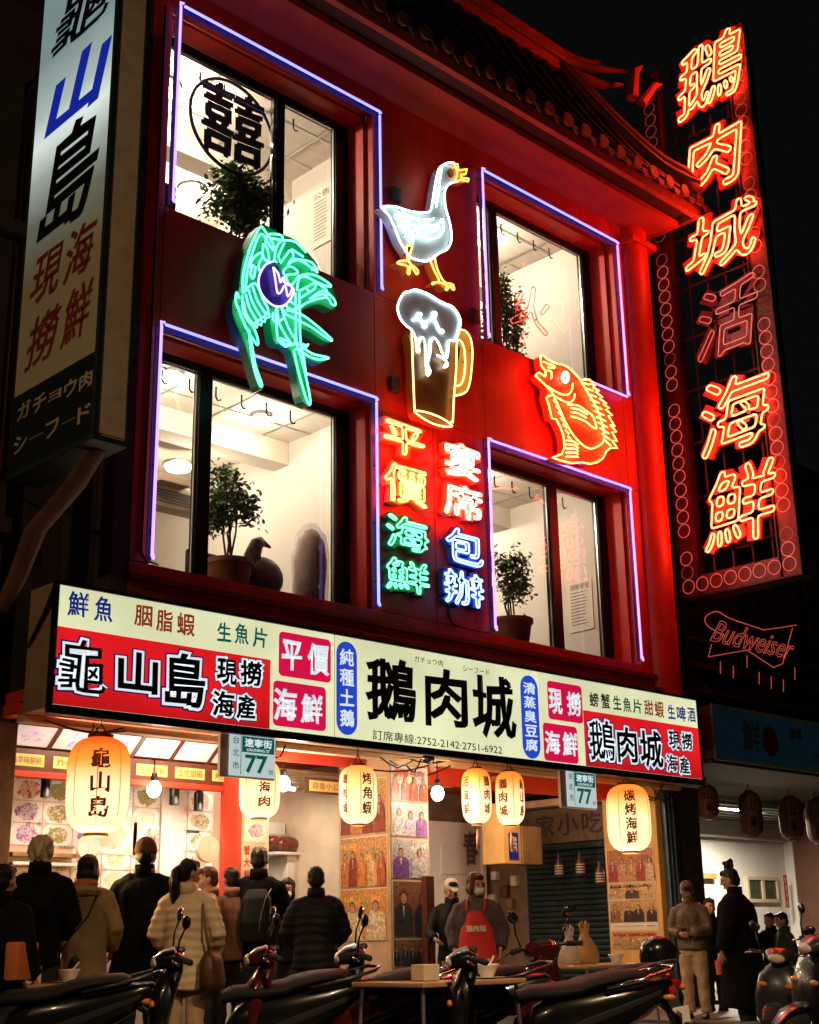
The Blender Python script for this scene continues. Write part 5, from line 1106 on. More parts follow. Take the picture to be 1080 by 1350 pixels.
tag(MB().rbox((cx0, 2.2, 1.31), (cx1, 2.41, 1.35), .005).build('bottle_shelf', m_silver), 'steel shelf holding a row of bottles in the kitchen', 'shelf')

# ------------------------------------------------------------------ paper prints with people on the pillars
pm = bpy.data.materials.new('poster_print'); pm.use_nodes = True; _n = pm.node_tree.nodes; _l = pm.node_tree.links
_at = _n.new('ShaderNodeVertexColor'); _at.layer_name = 'Col'
_tc2 = _n.new('ShaderNodeTexCoord'); _nz = _n.new('ShaderNodeTexNoise'); _nz.inputs['Scale'].default_value = 38; _nz.inputs['Detail'].default_value = 6; _nz.inputs['Roughness'].default_value = .8; _l.new(_tc2.outputs['Object'], _nz.inputs[0])
_mr = _n.new('ShaderNodeMapRange'); _mr.inputs['From Min'].default_value = .35; _mr.inputs['From Max'].default_value = .65; _mr.inputs['To Min'].default_value = .25; _mr.inputs['To Max'].default_value = 1.5; _l.new(_nz.outputs[0], _mr.inputs[0])
_vm = _n.new('ShaderNodeVectorMath'); _vm.operation = 'SCALE'; _l.new(_at.outputs[0], _vm.inputs[0]); _l.new(_mr.outputs[0], _vm.inputs[3]); _l.new(_vm.outputs[0], _n['Principled BSDF'].inputs['Base Color']); _n['Principled BSDF'].inputs['Roughness'].default_value = .4
def disc(cx, cy, rx, ry, n=12): return [(cx+rx*math.cos(2*PI*i/n), cy+ry*math.sin(2*PI*i/n)) for i in range(n)]
class Print:
    def __init__(s, pl): s.pl = pl; s.mb = MB(); s.w = .004; s.col = []
    def poly(s, pts, col):
        s.w += .00035; s.mb.add([s.pl.P(a, b, s.w) for a, b in pts], [tuple(range(len(pts)))]); s.col.append(col); return s
    def build(s, root, parent=None, name='print'):
        o = wpart(name, s.mb, pm, root, parent); ca = o.data.color_attributes.new('Col', 'FLOAT_COLOR', 'CORNER'); 
        for p_ in o.data.polygons:
            for li in p_.loop_indices: ca.data[li].color = (*s.col[p_.index], 1)
        return o
def people_print(pl, u0, v0, u1, v1, n, tones, bgc, seed, big=1.0):
    r = random.Random(seed); P = Print(pl); P.poly([(u0, v0), (u1, v0), (u1, v1), (u0, v1)], bgc); W_, H_ = u1-u0, v1-v0
    for k in range(10): 
        a, b = r.uniform(0, .8), r.uniform(.3, .85); P.poly([(u0+a*W_, v0+b*H_), (u0+(a+.2)*W_, v0+(b-.03)*H_), (u0+(a+.19)*W_, v0+(b+.12)*H_), (u0+a*W_, v0+(b+.1)*H_)], tuple(c*r.uniform(.5, 1.5) for c in bgc))
    for k in range(n):
        cx = u0+W_*(k+.5+r.uniform(-.15, .15))/n; w = W_/n*.46*big; h = H_*r.uniform(.68, .8); hr = min(w*.42, H_*.1*big)
        c = r.choice(tones); sk = (.62, .36, .22)
        P.poly([(max(u0, cx-w), v0), (min(u1, cx+w), v0), (min(u1, cx+w*.95), v0+h*.62), (cx+w*.5, v0+h*.76), (cx-w*.5, v0+h*.76), (max(u0, cx-w*.95), v0+h*.62)], c)
        P.poly([(cx-w*.12, v0+h*.7), (cx+w*.12, v0+h*.7), (cx+.02*w, v0+h*.45), (cx-.02*w, v0+h*.45)], (.75, .7, .62))
        P.poly([(cx-w*.9, v0+h*.3), (cx+w*.1, v0+h*.26), (cx+w*.1, v0+h*.36), (cx-w*.88, v0+h*.42)], tuple(q*.7 for q in c))
        P.poly(disc(cx, v0+h*.76+hr*1.05, hr*.98, hr*1.3), (.03, .02, .015)); P.poly(disc(cx, v0+h*.76+hr*.9, hr*.8, hr*1.08), sk)
        for sx in (-1, 1): P.poly(disc(cx+sx*hr*.3, v0+h*.76+hr*1.05, hr*.14, hr*.08, 6), (.04, .02, .02))
        P.poly(disc(cx, v0+h*.76+hr*.42, hr*.28, hr*.08, 6), (.5, .12, .08))
    return P
PF = Plane(1, -.104); PSd = Plane(0, 10.256)
def poster(pl, rect, label, n, tones, bgc, seed, big=1, txt=None, tcol=None):
    u0, v0, u1, v1 = rect; t = thing('poster', label, 'poster', pl.P((u0+u1)/2, v0, 0))
    wpart('sheet', MB().prism([(u0-.008, v0-.008), (u1+.008, v0-.008), (u1+.008, v1+.008), (u0-.008, v1+.008)], .003, lambda a, b, c: pl.P(a, b, .001+c)), m_paper, t)
    if n: people_print(pl, u0, v0, u1, v1, n, tones, bgc, seed, big).build(t)
    if txt: wpart('lettering', flat_text(pl, txt, (u0+.04, v1-(v1-v0)*.3, u1-.04, v1-.02) if n else (u0+.04, v0+.04, u1-.04, v1-.04), .014, .02), tcol or t_redink, t)
    return t
WARM = [(.45, .12, .04), (.6, .22, .06), (.3, .06, .03), (.65, .4, .16)]; COOL = [(.03, .05, .09), (.05, .06, .08), (.02, .03, .05)]; PURP = [(.35, .12, .5), (.65, .5, .7), (.25, .08, .4), (.75, .7, .75)]
poster(PF, (cp0+.03, 1.05, cp1-.03, 1.62), 'photo poster of two men in dark shirts on the front of the centre pillar', 2, COOL, (.30, .12, .07), 3, 1.05)
poster(PF, (cp0+.03, 1.66, cp1-.03, 2.06), 'faded purple photo poster above the two men on the centre pillar', 2, PURP, (.62, .55, .6), 5)
poster(PF, (cp0+.03, 2.10, cp1-.03, 2.45), 'pale washed out poster with a purple figure on the centre pillar', 3, PURP, (.72, .66, .66), 8)
poster(PF, (cp0+.03, 2.48, cp1-.03, 2.84), 'top poster with red vertical writing on the front of the centre pillar', 4, [(.6, .15, .1), (.75, .65, .6)], (.74, .64, .6), 9, 1, '碳烤海鮮 PHOTOS', t_redink)
poster(PF, (cp0+.03, .75, cp1-.03, 1.02), 'dark poster at knee height on the front of the centre pillar', 5, COOL, (.25, .13, .1), 11)
poster(PSd, (-.70, 1.02, .06, 1.55), 'orange toned poster of a couple in robes on the side of the centre pillar', 2, [(.75, .6, .35), (.1, .05, .06)], (.65, .3, .1), 13, .9)
poster(PSd, (-.70, 1.58, .06, 2.10), 'orange group photo poster on the side of the centre pillar', 5, WARM, (.6, .32, .12), 15)
poster(PSd, (-.70, 2.14, .06, 2.72), 'orange photo poster near the lantern on the side of the centre pillar', 4, WARM, (.62, .36, .14), 17)
PRp = Plane(0, 15.296)
def rpo(v0, v1, label, *a, **k): return poster(PRp, (-rY1+.04, v0, -rY0-.08, v1), label, *a, **k)
rpo(1.72, 2.15, 'reddish group photo poster below the last lit lantern', 5, [(.4, .06, .05), (.6, .3, .15), (.65, .45, .3)], (.5, .22, .1), 21)
rpo(1.50, 1.70, 'poster with black characters and small faces on the ochre pillar', 3, [(.1, .06, .04), (.6, .4, .2)], (.68, .46, .2), 23, 1, '日本大', t_blk)
rpo(1.20, 1.48, 'poster of a bride and groom on the ochre pillar', 4, [(.05, .03, .03), (.75, .6, .45), (.3, .15, .08)], (.6, .36, .16), 25)
rpo(1.10, 1.19, 'strip reading TVBS 新聞 in red on the ochre pillar', 0, [], None, 0, 1, 'TVBS新聞', t_redink)
rpo(.86, 1.08, 'lowest poster with a framed photo on the ochre pillar', 3, [(.1, .05, .03), (.5, .3, .12)], (.66, .42, .16), 27, 1, '南機場', t_redink)

# ------------------------------------------------------------------ right bay: door, meter box, post, small things
t = thing('white_door', 'white panelled door at the back behind the man in the white cap', 'door', (Xs(600, 1130, 3.2), 3.25, .14))
dx0, dx1 = Xs(565, 1130, 3.2), Xs(633, 1130, 3.2); dz = Zs(600, 1084, 3.2)
wpart('door_leaf', MB().rbox((dx0, 3.2, .15), (dx1, 3.25, dz), .005), m_white, t); wpart('panel', MB().rbox((dx0+.25, 3.185, dz-.75), (dx1-.3, 3.199, dz-.35), .006), m_white, t); wpart('panel', MB().rbox((dx0+.25, 3.185, dz-1.6), (dx1-.3, 3.199, dz-.9), .006), m_white, t)
wpart('door_frame', MB().rbox((dx1+.01, 3.16, .15), (dx1+.09, 3.28, dz+.06), .006), m_white, t); wpart('couplet', MB().rbox((dx1-.2, 3.18, 1.3), (dx1-.1, 3.199, 1.9), .002), m_redp, t)
wpart('spring_paper', flat_text(Plane(1, 3.19), '春', (dx1-.38, dz-.62, dx1-.05, dz-.12), .004, .03), m_ink, t)
t = thing('meter_box', 'pair of ochre metal meter boxes with a dark notice, hanging under the lanterns', 'meter box', (12.6, 1.9, 2.0))
mx0, mx1, mx2 = Xs(650, 1115, 1.9), Xs(673, 1115, 1.9), Xs(699, 1115, 1.9); mz0, mz1 = Zs(670, 1140, 1.9), Zs(670, 1090, 1.9)
wpart('box_body', MB().rbox((mx0, 1.7, mz0), (mx1-.005, 2.1, mz1+.3), .01), m_gold, t); wpart('box_body', MB().rbox((mx1+.005, 1.68, mz0), (mx2, 2.1, mz1), .01), m_tan, t)
wpart('notice', MB().box((mx0+.1, 1.69, mz0+.05), (mx1-.07, 1.699, mz1-.1)), t_navy, t); wpart('lettering', flat_text(Plane(1, 1.688), '古早味', (mx0+.12, mz0+.15, mx1-.1, mz1-.14), .003, .02), m_paper, t)
tag(MB().rbox((Xs(560, 1200, -.3), -.33, .1), (Xs(571, 1200, -.3), -.25, Zs(565, 1155, -.3)), .01).build('square_post', mat('oxblood_post', (.12, .03, .015), .45, var=.4, vscale=8)), 'square dark red post standing beside the man in the white cap', 'post')
m_dishprint = mat('bottle_label', (.45, .35, .28), .5)
for i, (px, py) in enumerate(((737, 1142), (765, 1140), (791, 1152))):  # modelled bottles stand in for bottle-shaped reflections
    x = 15.25; p_ = at(px, py, 0, x); t = thing('reflection_bottle', ('first', 'middle', 'last')[i]+' of three bottle shapes standing in for reflections before the green shutter, from the left', 'bottle', p_, group='bottle shapes standing in for reflections by the shutter')
    lpart('bottle_body', MB().lathe([(.06, -.14), (.065, -.12), (.065, .04), (.025, .1), (.02, .16), (.001, .165)], n=12), mat('bottle_amber', (.06, .03, .015), .25), t, 'auto')
    for k in range(4): lpart('stripe', MB().lathe([(.067, -.11+k*.035), (.067, -.092+k*.035)], n=12), m_dishprint, t)
    lpart('string', MB().tube([(0, 0, .16), (0, 0, .6)], .004, 4), m_black, t)
for px, py, Y in ((61, 1037, .55), (230, 1048, .55), (262, 1056, .55)):
    p_ = at(px, py, 1, Y); t = thing('spotlight', 'black cylinder spotlight hanging '+{61: 'left of the big orange lantern', 230: 'over the food photographs', 262: 'nearest the white column'}[px], 'spotlight', p_, group='black cylinder spotlights over the counter')
    lpart('lamp_can', MB().lathe([(.045, -.1), (.05, -.09), (.05, .08), (.03, .1), (.001, .1)], n=14), m_black, t, 'auto'); lpart('stem', MB().tube([(0, 0, .1), (0, .0, 2.51-p_.z)], .012, 6), m_black, t)
    lpart('lens', MB().lathe([(.001, -.092), (.044, -.092)], n=14), mat('warm_lens', (.9, .8, .6), .3, emit=(1, .8, .55), es=12), t)
    lamp('lamp_light', 'SPOT', p_+Vector((0, -.12, -.05)), (1, .80, .62), 26, t, .04, rot=(R(38), 0, 0), spot=R(120))

# strip lights under the ceilings (each with its own lamp)
def strip_light(x, y, z, L, e, label, col=(1, .80, .58)):
    t = thing('strip_light', label, 'light', (x, y, z))
    lpart('housing', MB().rbox((-L/2, -.05, 0), (L/2, .05, .05), .008), m_white, t); lpart('tube', MB().tube([(-L/2+.03, 0, -.02), (L/2-.03, 0, -.02)], .018, 8), mat('strip_glow', (.9, .85, .8), .4, emit=(1, .82, .62), es=16), t, True)
    lamp('lamp_light', 'AREA', (x, y, z-.05), col, e, t, L*.9, sizey=.08)
    if 'red arcade' in label: lamp('lamp_glow', 'POINT', (x, y-.3, z-.22), col, 34, t, .1)  # extra point lamp added so the red ceiling looks lit
    return t
strip_light(7.3, -.02, 3.03, 2.2, 52, 'fluorescent strip under the arcade ceiling above the food photographs')
strip_light(9.8, 1.9, 2.80, 1.6, 34, 'fluorescent strip over the open kitchen'); strip_light(9.9, 3.9, 3.0, 1.8, 34, 'fluorescent strip at the back of the kitchen')
strip_light(13.4, 1.3, 2.96, 1.2, 9, 'dim fluorescent strip added to brighten the red arcade ceiling by the shutter')  # strip added to brighten the red ceiling
strip_light(12.1, 2.4, 3.03, .8, 60, 'fluorescent strip in front of the white door')
def bulb(px, py, Y, label, e=28, zt=None):
    p_ = at(px, py, 1, Y); t = thing('bare_bulb', label, 'bulb', p_)
    lpart('globe', MB().ell((0, 0, 0), (.07, .07, .085)), mat('bulb_glow', (.9, .9, .9), .3, emit=(1, .86, .68), es=26), t, True); lpart('socket', MB().lathe([(.03, .07), (.035, .12), (.03, .15), (.001, .15)], n=12), m_black, t)
    lpart('cord', MB().tube([(0, 0, .15), (0, 0, (zt or 3.05)-p_.z)], .006, 5), m_black, t); lamp('lamp_light', 'POINT', p_+Vector((0, -.2, 0)), (1, .80, .55), e, t, .08)
bulb(374, 1033, .3, 'glaring bare bulb right of the lantern behind the first 77 plate', 30); bulb(577, 1046, -.42, 'glaring bare bulb right of the centre pillar', 20, 2.94)
bulb(203, 1040, .45, 'bare bulb standing in for a lamp reflection before the food photographs', 7)  # added bulb takes the place of a reflected glare
p_ = at(427, 1037, 1, .5); t = thing('label_board', 'small yellow dish label with brown frame left of the centre pillar lantern', 'label', p_)
lpart('board', MB().rbox((-.25, .01, -.08), (.3, .03, .09), .004), m_brn, t); lpart('label', MB().box((-.2, 0, -.055), (.26, .008, .06)), m_yel, t); wpart('lettering', flat_text(Plane(1, .498), '蒜香小公', (p_.x-.17, p_.z-.035, p_.x+.22, p_.z+.04), .002, .01), MATS['label_ink'], t)
t = thing('menu_light_box', 'tilted purple dish photographs under the sign right of the centre pillar', 'menu board', (11.0, .8, 2.75))
TL1 = Matrix.Translation((10.95, .6, 2.80)) @ Matrix.Rotation(R(52), 4, 'X'); wpart('frame_back', MB().box((0, .01, -.02), (.98, .05, .30), TL1), m_brn, t)
for k in range(2): picture(t, TL1 @ Matrix.Translation((.24+k*.48, -.004, .14)), F_pur)

# ------------------------------------------------------------------ house number plates
def plate(px0, px1, pxw, py0, py1, label, Y=-.47):
    pl = Plane(1, Y); t = thing('number_plate', label, 'house number', pl.P(*pl.uv((px0+px1)/2, py1), 0))
    u0 = pl.uv(px0, (py0+py1)/2)[0]; u1 = pl.uv(px1, (py0+py1)/2)[0]; uw = pl.uv(pxw, 1000)[0]; v1 = pl.uv((px0+px1)/2, py0)[1]; v0 = pl.uv((px0+px1)/2, py1)[1]
    wpart('mount', MB().rbox((uw, Y+.01, v0-.02), (u1+.004, Y+.05, min(v1, 2.91)+.02), .004), m_white, t); w_ = u1-u0; h = v1-v0
    wpart('plate', MB().box((u0, Y, v0), (u1, Y+.008, v1)), mat('plate_white', (.72, .80, .80), .3, emit=(.6, .75, .75), es=.7), t)  # plate is no lamp; its colours glow to make it look lit
    g_ = mat('plate_green', (.01, .26, .20), .4, emit=(.0, .3, .22), es=.25); i_ = mat('plate_ink', (.02, .10, .12), .4)
    wpart('green_field', MB().box((u0+.26*w_, Y-.004, v0+.57*h), (u1-.03*w_, Y-.001, v1-.05*h)), g_, t)
    wpart('street_name', flat_text(pl, '遼寧街', (u0+.31*w_, v0+.70*h, u1-.08*w_, v1-.09*h), .006, .02), e_white, t); wpart('street_name', flat_text(pl, 'LIAONING ST', (u0+.36*w_, v0+.6*h, u1-.13*w_, v0+.67*h), .006, .01), e_white, t)
    wpart('number', flat_text(pl, '77', (u0+.33*w_, v0+.08*h, u0+.83*w_, v0+.52*h), .003, .03), g_, t); wpart('number', flat_text(pl, '號', (u0+.85*w_, v0+.08*h, u0+.96*w_, v0+.2*h), .003), i_, t)
    for k, c_ in enumerate('台北市'): wpart('city_name', flat_text(pl, c_, (u0+.06*w_, v0+(.75-.3*k)*h, u0+.2*w_, v0+(.93-.3*k)*h), .003, .005), i_, t)
    e_ = MB(); e_.box((u0+.235*w_, Y-.003, v0+.03*h), (u0+.245*w_, Y-.001, v1-.03*h)); wpart('divider', e_, i_, t)
plate(303, 363, 291, 969, 1024, 'green and white house number plate 77 hanging under the left half of the signs'); plate(748, 786, 738, 1017, 1064, 'smaller looking green and white house number plate 77 near the last lit lantern')
# wiring under the signs
rr = random.Random(5)
for (xa, xb, n) in ((5.9, 6.9, 4), (10.0, 11.2, 6), (14.8, 16.0, 5), (8.2, 8.9, 2)):
    for k in range(n):
        a = Vector((rr.uniform(xa, xb), rr.uniform(-.5, -.1), 2.9)); b = Vector((rr.uniform(xa, xb), rr.uniform(-.5, 0), rr.uniform(2.75, 2.92))); mid = (a+b)/2+Vector((0, 0, -rr.uniform(.04, .16)))
        q = [a.lerp(mid, .5)+Vector((0, 0, -.01)), mid, mid.lerp(b, .5)+Vector((0, 0, -.01))]
        tag(MB().tube([a]+q+[b], .009, 5).build('loose_cable', m_black), 'loose black cable sagging under the shop signs', 'cable', 'loose cables under the shop signs')
p_ = at(565, 1000, 1, -.45); t = thing('wall_fan', 'small fan like bracket lamp under the cream sign by the centre pillar', 'fan', p_)
lpart('motor', MB().ell((0, 0, 0), (.06, .08, .06)), m_black, t, True)
for k in range(4): lpart('arm', MB().loft([((0, 0, 0), (0, .02, 0), (0, 0, .01)), ((.3*math.cos(k*1.6+.2), .1*math.sin(k), .12*math.sin(k*1.6)), (0, .05, 0), (0, 0, .012))], 8), m_tan, t)
lpart('stem', MB().tube([(0, 0, .03), (0, .0, 2.93-p_.z)], .015, 5), m_black, t)

# ------------------------------------------------------------------ paper lanterns
def paper_mat(name, lo, hi, mid, es, z0, z1):
    if name in MATS: return MATS[name]
    m = mat(name, (.75, .6, .4), .6, emit=(1, 1, 1), es=es); n = m.node_tree.nodes; l = m.node_tree.links; b = n['Principled BSDF']
    tc = n.new('ShaderNodeTexCoord'); sp = n.new('ShaderNodeSeparateXYZ'); l.new(tc.outputs['Object'], sp.inputs[0]); mr = n.new('ShaderNodeMapRange'); mr.inputs['From Min'].default_value = z0; mr.inputs['From Max'].default_value = z1; l.new(sp.outputs[2], mr.inputs[0])
    cr = n.new('ShaderNodeValToRGB'); e = cr.color_ramp.elements; e.new(.5); e.new(.8)
    for el, (p_, c) in zip(e, ((0, lo), (.45, lo), (.72, mid), (1, hi))): el.position = p_; el.color = (*c, 1)
    l.new(mr.outputs[0], cr.inputs[0]); l.new(cr.outputs[0], b.inputs['Emission Color']); l.new(cr.outputs[0], b.inputs['Base Color']); return m
def lantern(px, ytop, ybot, dia, label, texts, lit=True, Y=-.5, style='orange', rot=0, group='lit paper lanterns under the shop signs', seam=8):
    a = at(px, ytop, 1, Y); b_ = at(px, ybot, 1, Y); H = a.z-b_.z; rad = dia/2; zc = (a.z+b_.z)/2; root = thing('paper_lantern', label, 'lantern', (a.x, Y, zc), group=group)
    if not lit: pmat = mat('unlit_paper', (.16, .06, .035), .6, var=.4)
    elif style == 'orange': pmat = paper_mat('lantern_orange', (1, .72, .38), (.75, .035, .002), (1, .27, .03), 1.5, -H/2, H/2) if 'lantern_orange' not in MATS else MATS['lantern_orange']
    else: pmat = paper_mat('lantern_cream', (1, .72, .38), (.95, .22, .03), (1, .55, .18), 1.5, -H/2, H/2)
    def prof(z):      # z in -1..1
        s_ = abs(z); return rad*(max(0, 1-s_**3.6)**.42*.62+.38*max(0, 1-s_**8)**.5) if s_ < 1 else .3*rad
    N_s = 44; rings = []
    for i in range(N_s+1):
        z = -1+2*i/N_s; r_ = max(prof(z*.985), rad*.36)+(.0035 if i % 2 else 0); rings.append((r_, z*H/2*.96))
    mb = MB(); n = 48
    for r_, z in rings:
        for j in range(n):
            an = 2*PI*j/n; k = 1-.018*max(0, math.cos(an*seam))**6; mb.v.append((r_*k*math.cos(an), r_*k*math.sin(an), z))
    mb.f = [(i*n+j, i*n+(j+1) % n, (i+1)*n+(j+1) % n, (i+1)*n+j) for i in range(N_s) for j in range(n)]; mb.c = []
    sh_ = lpart('paper_shade', mb, pmat, root, True)
    cap = mat('lantern_cap', (.08, .02, .01), .4)
    lpart('top_cap', MB().lathe([(rad*.38, H*.475), (rad*.42, H*.48), (rad*.42, H*.51), (.001, H*.515)], n=20), cap, root, 'auto'); lpart('bottom_cap', MB().lathe([(.001, -H*.515), (rad*.40, -H*.51), (rad*.40, -H*.48), (rad*.36, -H*.475)], n=20), mat('cap_tan', (.3, .13, .05), .5), root, 'auto')
    lpart('hanging_wire', MB().tube([(-rad*.3, 0, H*.5), (0, 0, H*.5+.1), (0, 0, max(H*.5+.11, 2.93-zc))], .006, 5).tube([(rad*.3, 0, H*.5), (0, 0, H*.5+.1)], .006, 5), m_black, root)
    sm = mat('seam_orange', (.5, .10, .01), .5, emit=(.9, .16, .015), es=.7) if lit else cap
    for j in range(seam):
        an = 2*PI*j/seam+.2; lpart('seam', MB().tube([((max(prof(z), rad*.3)+.002)*math.cos(an), (max(prof(z), rad*.3)+.002)*math.sin(an), z*H/2*.96) for z in np.linspace(-.95, .95, 14)], .0045, 4), sm, root)
    im = mat('lantern_ink', (.16, .02, .006), .5, emit=(.5, .06, .01), es=.12) if lit else m_black
    view = math.atan2(CAM_C.y-Y, CAM_C.x-a.x)
    for chars, da, hh, ww in texts:
        k = len(chars); top = H*.36 if k < 4 else H*.40; st_ = (top*2)/k
        for i, ch in enumerate(chars):
            v, fs, _o, lo, hi = bold_glyph(ch, .025, .6); mbt = MB(); zc_ = top-st_*(i+.5)
            vs = []
            for q in v:
                u = ((q[0]-lo[0])/(hi[0]-lo[0])-.5)*ww; w_ = ((q[1]-lo[1])/(hi[1]-lo[1])-.5)*hh*st_; z = zc_+w_; r_ = max(prof(z/(H/2*.96)), rad*.3)+.006; an = view+da+rot+u/r_; vs.append((r_*math.cos(an), r_*math.sin(an), z))
            mbt.add(vs, fs); lpart('character', mbt, im, root)
    if lit: lamp('lamp_light', 'POINT', (a.x, Y+.02, zc-H/2-.16), (1, .60, .26), 26 if dia > .5 else 9, root, .08)
    return root, H, rad
lantern(133, 970, 1102, .54, 'largest orange topped lantern reading 龜山島 at the left end of the shop', [('龜山島', .05, .84, .17)])
lantern(343, 1000, 1080, .40, 'cream lantern partly hidden behind the first 77 house number plate', [('山海肉', .25, .7, .12)], style='cream', Y=-.2)
lantern(472, 1008, 1088, .39, 'cream lantern with brown writing in front of the centre pillar', [('烤角蝦', .5, .85, .11), ('鵝肉城', -.75, .7, .06)], style='cream')
r1, H1, rd1 = lantern(627, 1012, 1087, .33, 'left lantern of the touching orange topped pair by the meter box', [('鵝肉城', .8, .8, .09), ('活海鮮', -.75, .8, .07)])
r2, H2, rd2 = lantern(671, 1016, 1089, .33, 'right lantern of the touching orange topped pair by the meter box', [('龜山島', .95, .8, .07), ('鵝肉城', -.5, .8, .11)])
for r_, H_ in ((r1, H1), (r2, H2)):
    lpart('tassel', MB().lathe([(.004, -H_/2-.04), (.012, -H_/2-.08), (.022, -H_/2-.26), (.001, -H_/2-.26)], n=10), mat('tassel_red', (.6, .25, .12), .7), r_, True)
lantern(826, 1033, 1124, .54, 'large cream lantern reading 碳烤海鮮 in front of the ochre pillar', [('碳烤海鮮', .1, .9, .14)], style='cream')
for i, (px, y0, y1, d) in enumerate(((931, 1035, 1080, .3), (987, 1043, 1104, .33), (1040, 1050, 1108, .36), (1075, 1052, 1112, .36))):
    lantern(px, y0, y1, d, 'unlit brown lantern, '+('nearest the grimy pier', 'second from the pier', 'third from the pier', 'at the right edge')[i]+' under the dark blue sign', [('山海', .1, .7, .12)], False, -.1, group='unlit lanterns under the dark blue sign')

# ------------------------------------------------------------------ neighbouring shop on the right
t = thing('neighbour_shop', 'open white walled shop interior beyond the black coated man at the right', 'shop', (20, 2, .1))
wx0, wx1 = Xs(915, 1118, 2.6), Xs(1033, 1120, 2.6)
wpart('back_wall', MB().box((wx0-1.2, 2.6, .12), (wx1, 2.7, 3.3)), mat('bright_white_wall', (.8, .77, .7), .7, var=.05), t)
wpart('ceiling', MB().box((16.25, -.3, 3.3), (26, 2.7, 3.34)), mat('grubby_ceiling', (.10, .08, .06), .8), t)
wpart('floor', MB().box((16.2, .5, .121), (26, 2.6, .14)), m_pave, t)
for k in range(6): wpart('ceiling_louvre', MB().rbox((16.4, .9+k*.28, 2.94), (22.5, 1.0+k*.28, 3.0), .006), mat('louvre_teal', (.35, .38, .34), .4, .3, var=.3), t)
for k in range(4): wpart('roller_slat', MB().rbox((wx0-1.0, 2.44, 2.62+k*.08), (wx1, 2.5, 2.685+k*.08), .008), mat('slat_white', (.6, .56, .48), .5), t)
wpart('side_wall', MB().box((wx1+.002, .6, .12), (wx1+1.2, 2.7, 2.9)), mat('brown_tile_wall', (.15, .06, .035), .6, bump=.3, var=.3), t)
wpart('rear_frame', MB().rbox((wx1-.02, 2.4, .12), (wx1+.05, 2.59, 2.62), .005), m_white, t)
wi0, wi1 = Xs(984, 1172, 2.58), Xs(1025, 1172, 2.58); wv0, wv1 = Zs(1005, 1190, 2.58), Zs(1005, 1156, 2.58)
t = thing('interior_window', 'small cream framed window on the white wall of the right hand shop', 'window', ((wi0+wi1)/2, 2.58, wv0))
m_cf = mat('cream_frame', (.6, .5, .34), .5)
for a, b in (((wi0, wv0), (wi1, wv0+.06)), ((wi0, wv1-.06), (wi1, wv1)), ((wi0, wv0+.062), (wi0+.06, wv1-.062)), ((wi1-.06, wv0+.062), (wi1, wv1-.062)), (((wi0+wi1)/2-.04, wv0+.062), ((wi0+wi1)/2+.04, wv1-.062))): wpart('frame', MB().rbox((a[0], 2.54, a[1]), (b[0], 2.595, b[1]), .006), m_cf, t)
wpart('pane', MB().box((wi0+.062, 2.57, wv0+.062), (wi1-.062, 2.58, wv1-.062)), mat('dim_green_glass', (.06, .09, .05), .2, var=.6, vscale=9), t)
tag(MB().rbox((wx0-.4, 2.5, 1.93), (Xs(946, 1158, 2.5), 2.58, 2.02), .005).build('wooden_rail', mat('rail_ochre', (.4, .25, .1), .5)), 'ochre wooden rail across the white wall of the right hand shop', 'rail')
p_ = at(1037, 1175, 1, 2.35); t = thing('red_strip_sign', 'small vertical red strip sign with pale characters in the right hand shop', 'sign', p_)
lpart('board', MB().box((-.06, 0, -.28), (.06, .01, .28)), t_redink, t)
for k in range(4): wpart('lettering', flat_text(Plane(1, 2.349), '營業中品'[k], (p_.x-.04, p_.z+.14-k*.13, p_.x+.04, p_.z+.24-k*.13), .002), m_paper, t)
strip_light(19.5, 1.4, 3.02, 1.5, 230, 'fluorescent strip in the right hand shop', (1, .88, .7))
tag(MB().rbox((19.8, -.25, .1), (20.1, .1, 3.3), .01).build('shop_pier', m_nb), 'dark pier at the right edge of the neighbouring shop front', 'pier')

# ------------------------------------------------------------------ tables and what stands on them
m_ply = mat('table_ply', (.5, .28, .12), .4, coat=.3, var=.2, vscale=4)
def table(px, py, w, d, label, rz=0):
    p_ = at(px, py, 2, .76); t = thing('folding_table', label, 'table', (p_.x, p_.y, .1), rz)
    lpart('table_top', MB().rbox((-w/2, -d/2, .63), (w/2, d/2, .66), .008), m_ply, t)
    for sx in (-1, 1):
        for sy in (-1, 1): lpart('leg', MB().tube([(sx*(w/2-.05), sy*(d/2-.05), .62), (sx*(w/2-.02), sy*(d/2-.02), .02)], .014, 6), m_silver, t)
    return t, p_
T1, q1 = table(785, 1271, 1.1, .7, 'wooden topped table with plastic bags in front of the green shutter'); T2, q2 = table(580, 1292, .95, .65, 'wooden topped table with bowls beside the woman in the red apron'); T3, q3 = table(66, 1296, .7, .6, 'small table at the left edge holding a cup and napkins')
def bowl(p_, label, s_=1, col='bowl_white'):
    t = thing('rice_bowl', label, 'bowl', p_)
    lpart('bowl_shell', MB().lathe([(.03*s_, 0), (.035*s_, .01), (.06*s_, .055*s_), (.065*s_, .065*s_), (.058*s_, .06*s_), (.03*s_, .02), (.001, .018)], n=20), mat(col, (.75, .7, .62), .25, coat=.4), t, True)
    lpart('spoon', MB().tube([(0, 0, .035*s_), (.07*s_, .02, .1*s_)], .007, 6), MATS[col], t); lpart('saucer', MB().lathe([(.001, -.001), (.09*s_, .004), (.092*s_, .008), (.001, .004)], (0, 0, -.004), 20), MATS[col], t, True)
bowl((q2.x+.32, q2.y-.12, .768), 'white bowl with a spoon on the table next to the red apron', 1.3); bowl((q1.x+.2, q1.y-.1, .768), 'white bowl with a spoon beside the plastic bags', 1.2); bowl((q3.x+.12, q3.y-.05, .768), 'white cup with chopsticks on the small left table', 1.3)
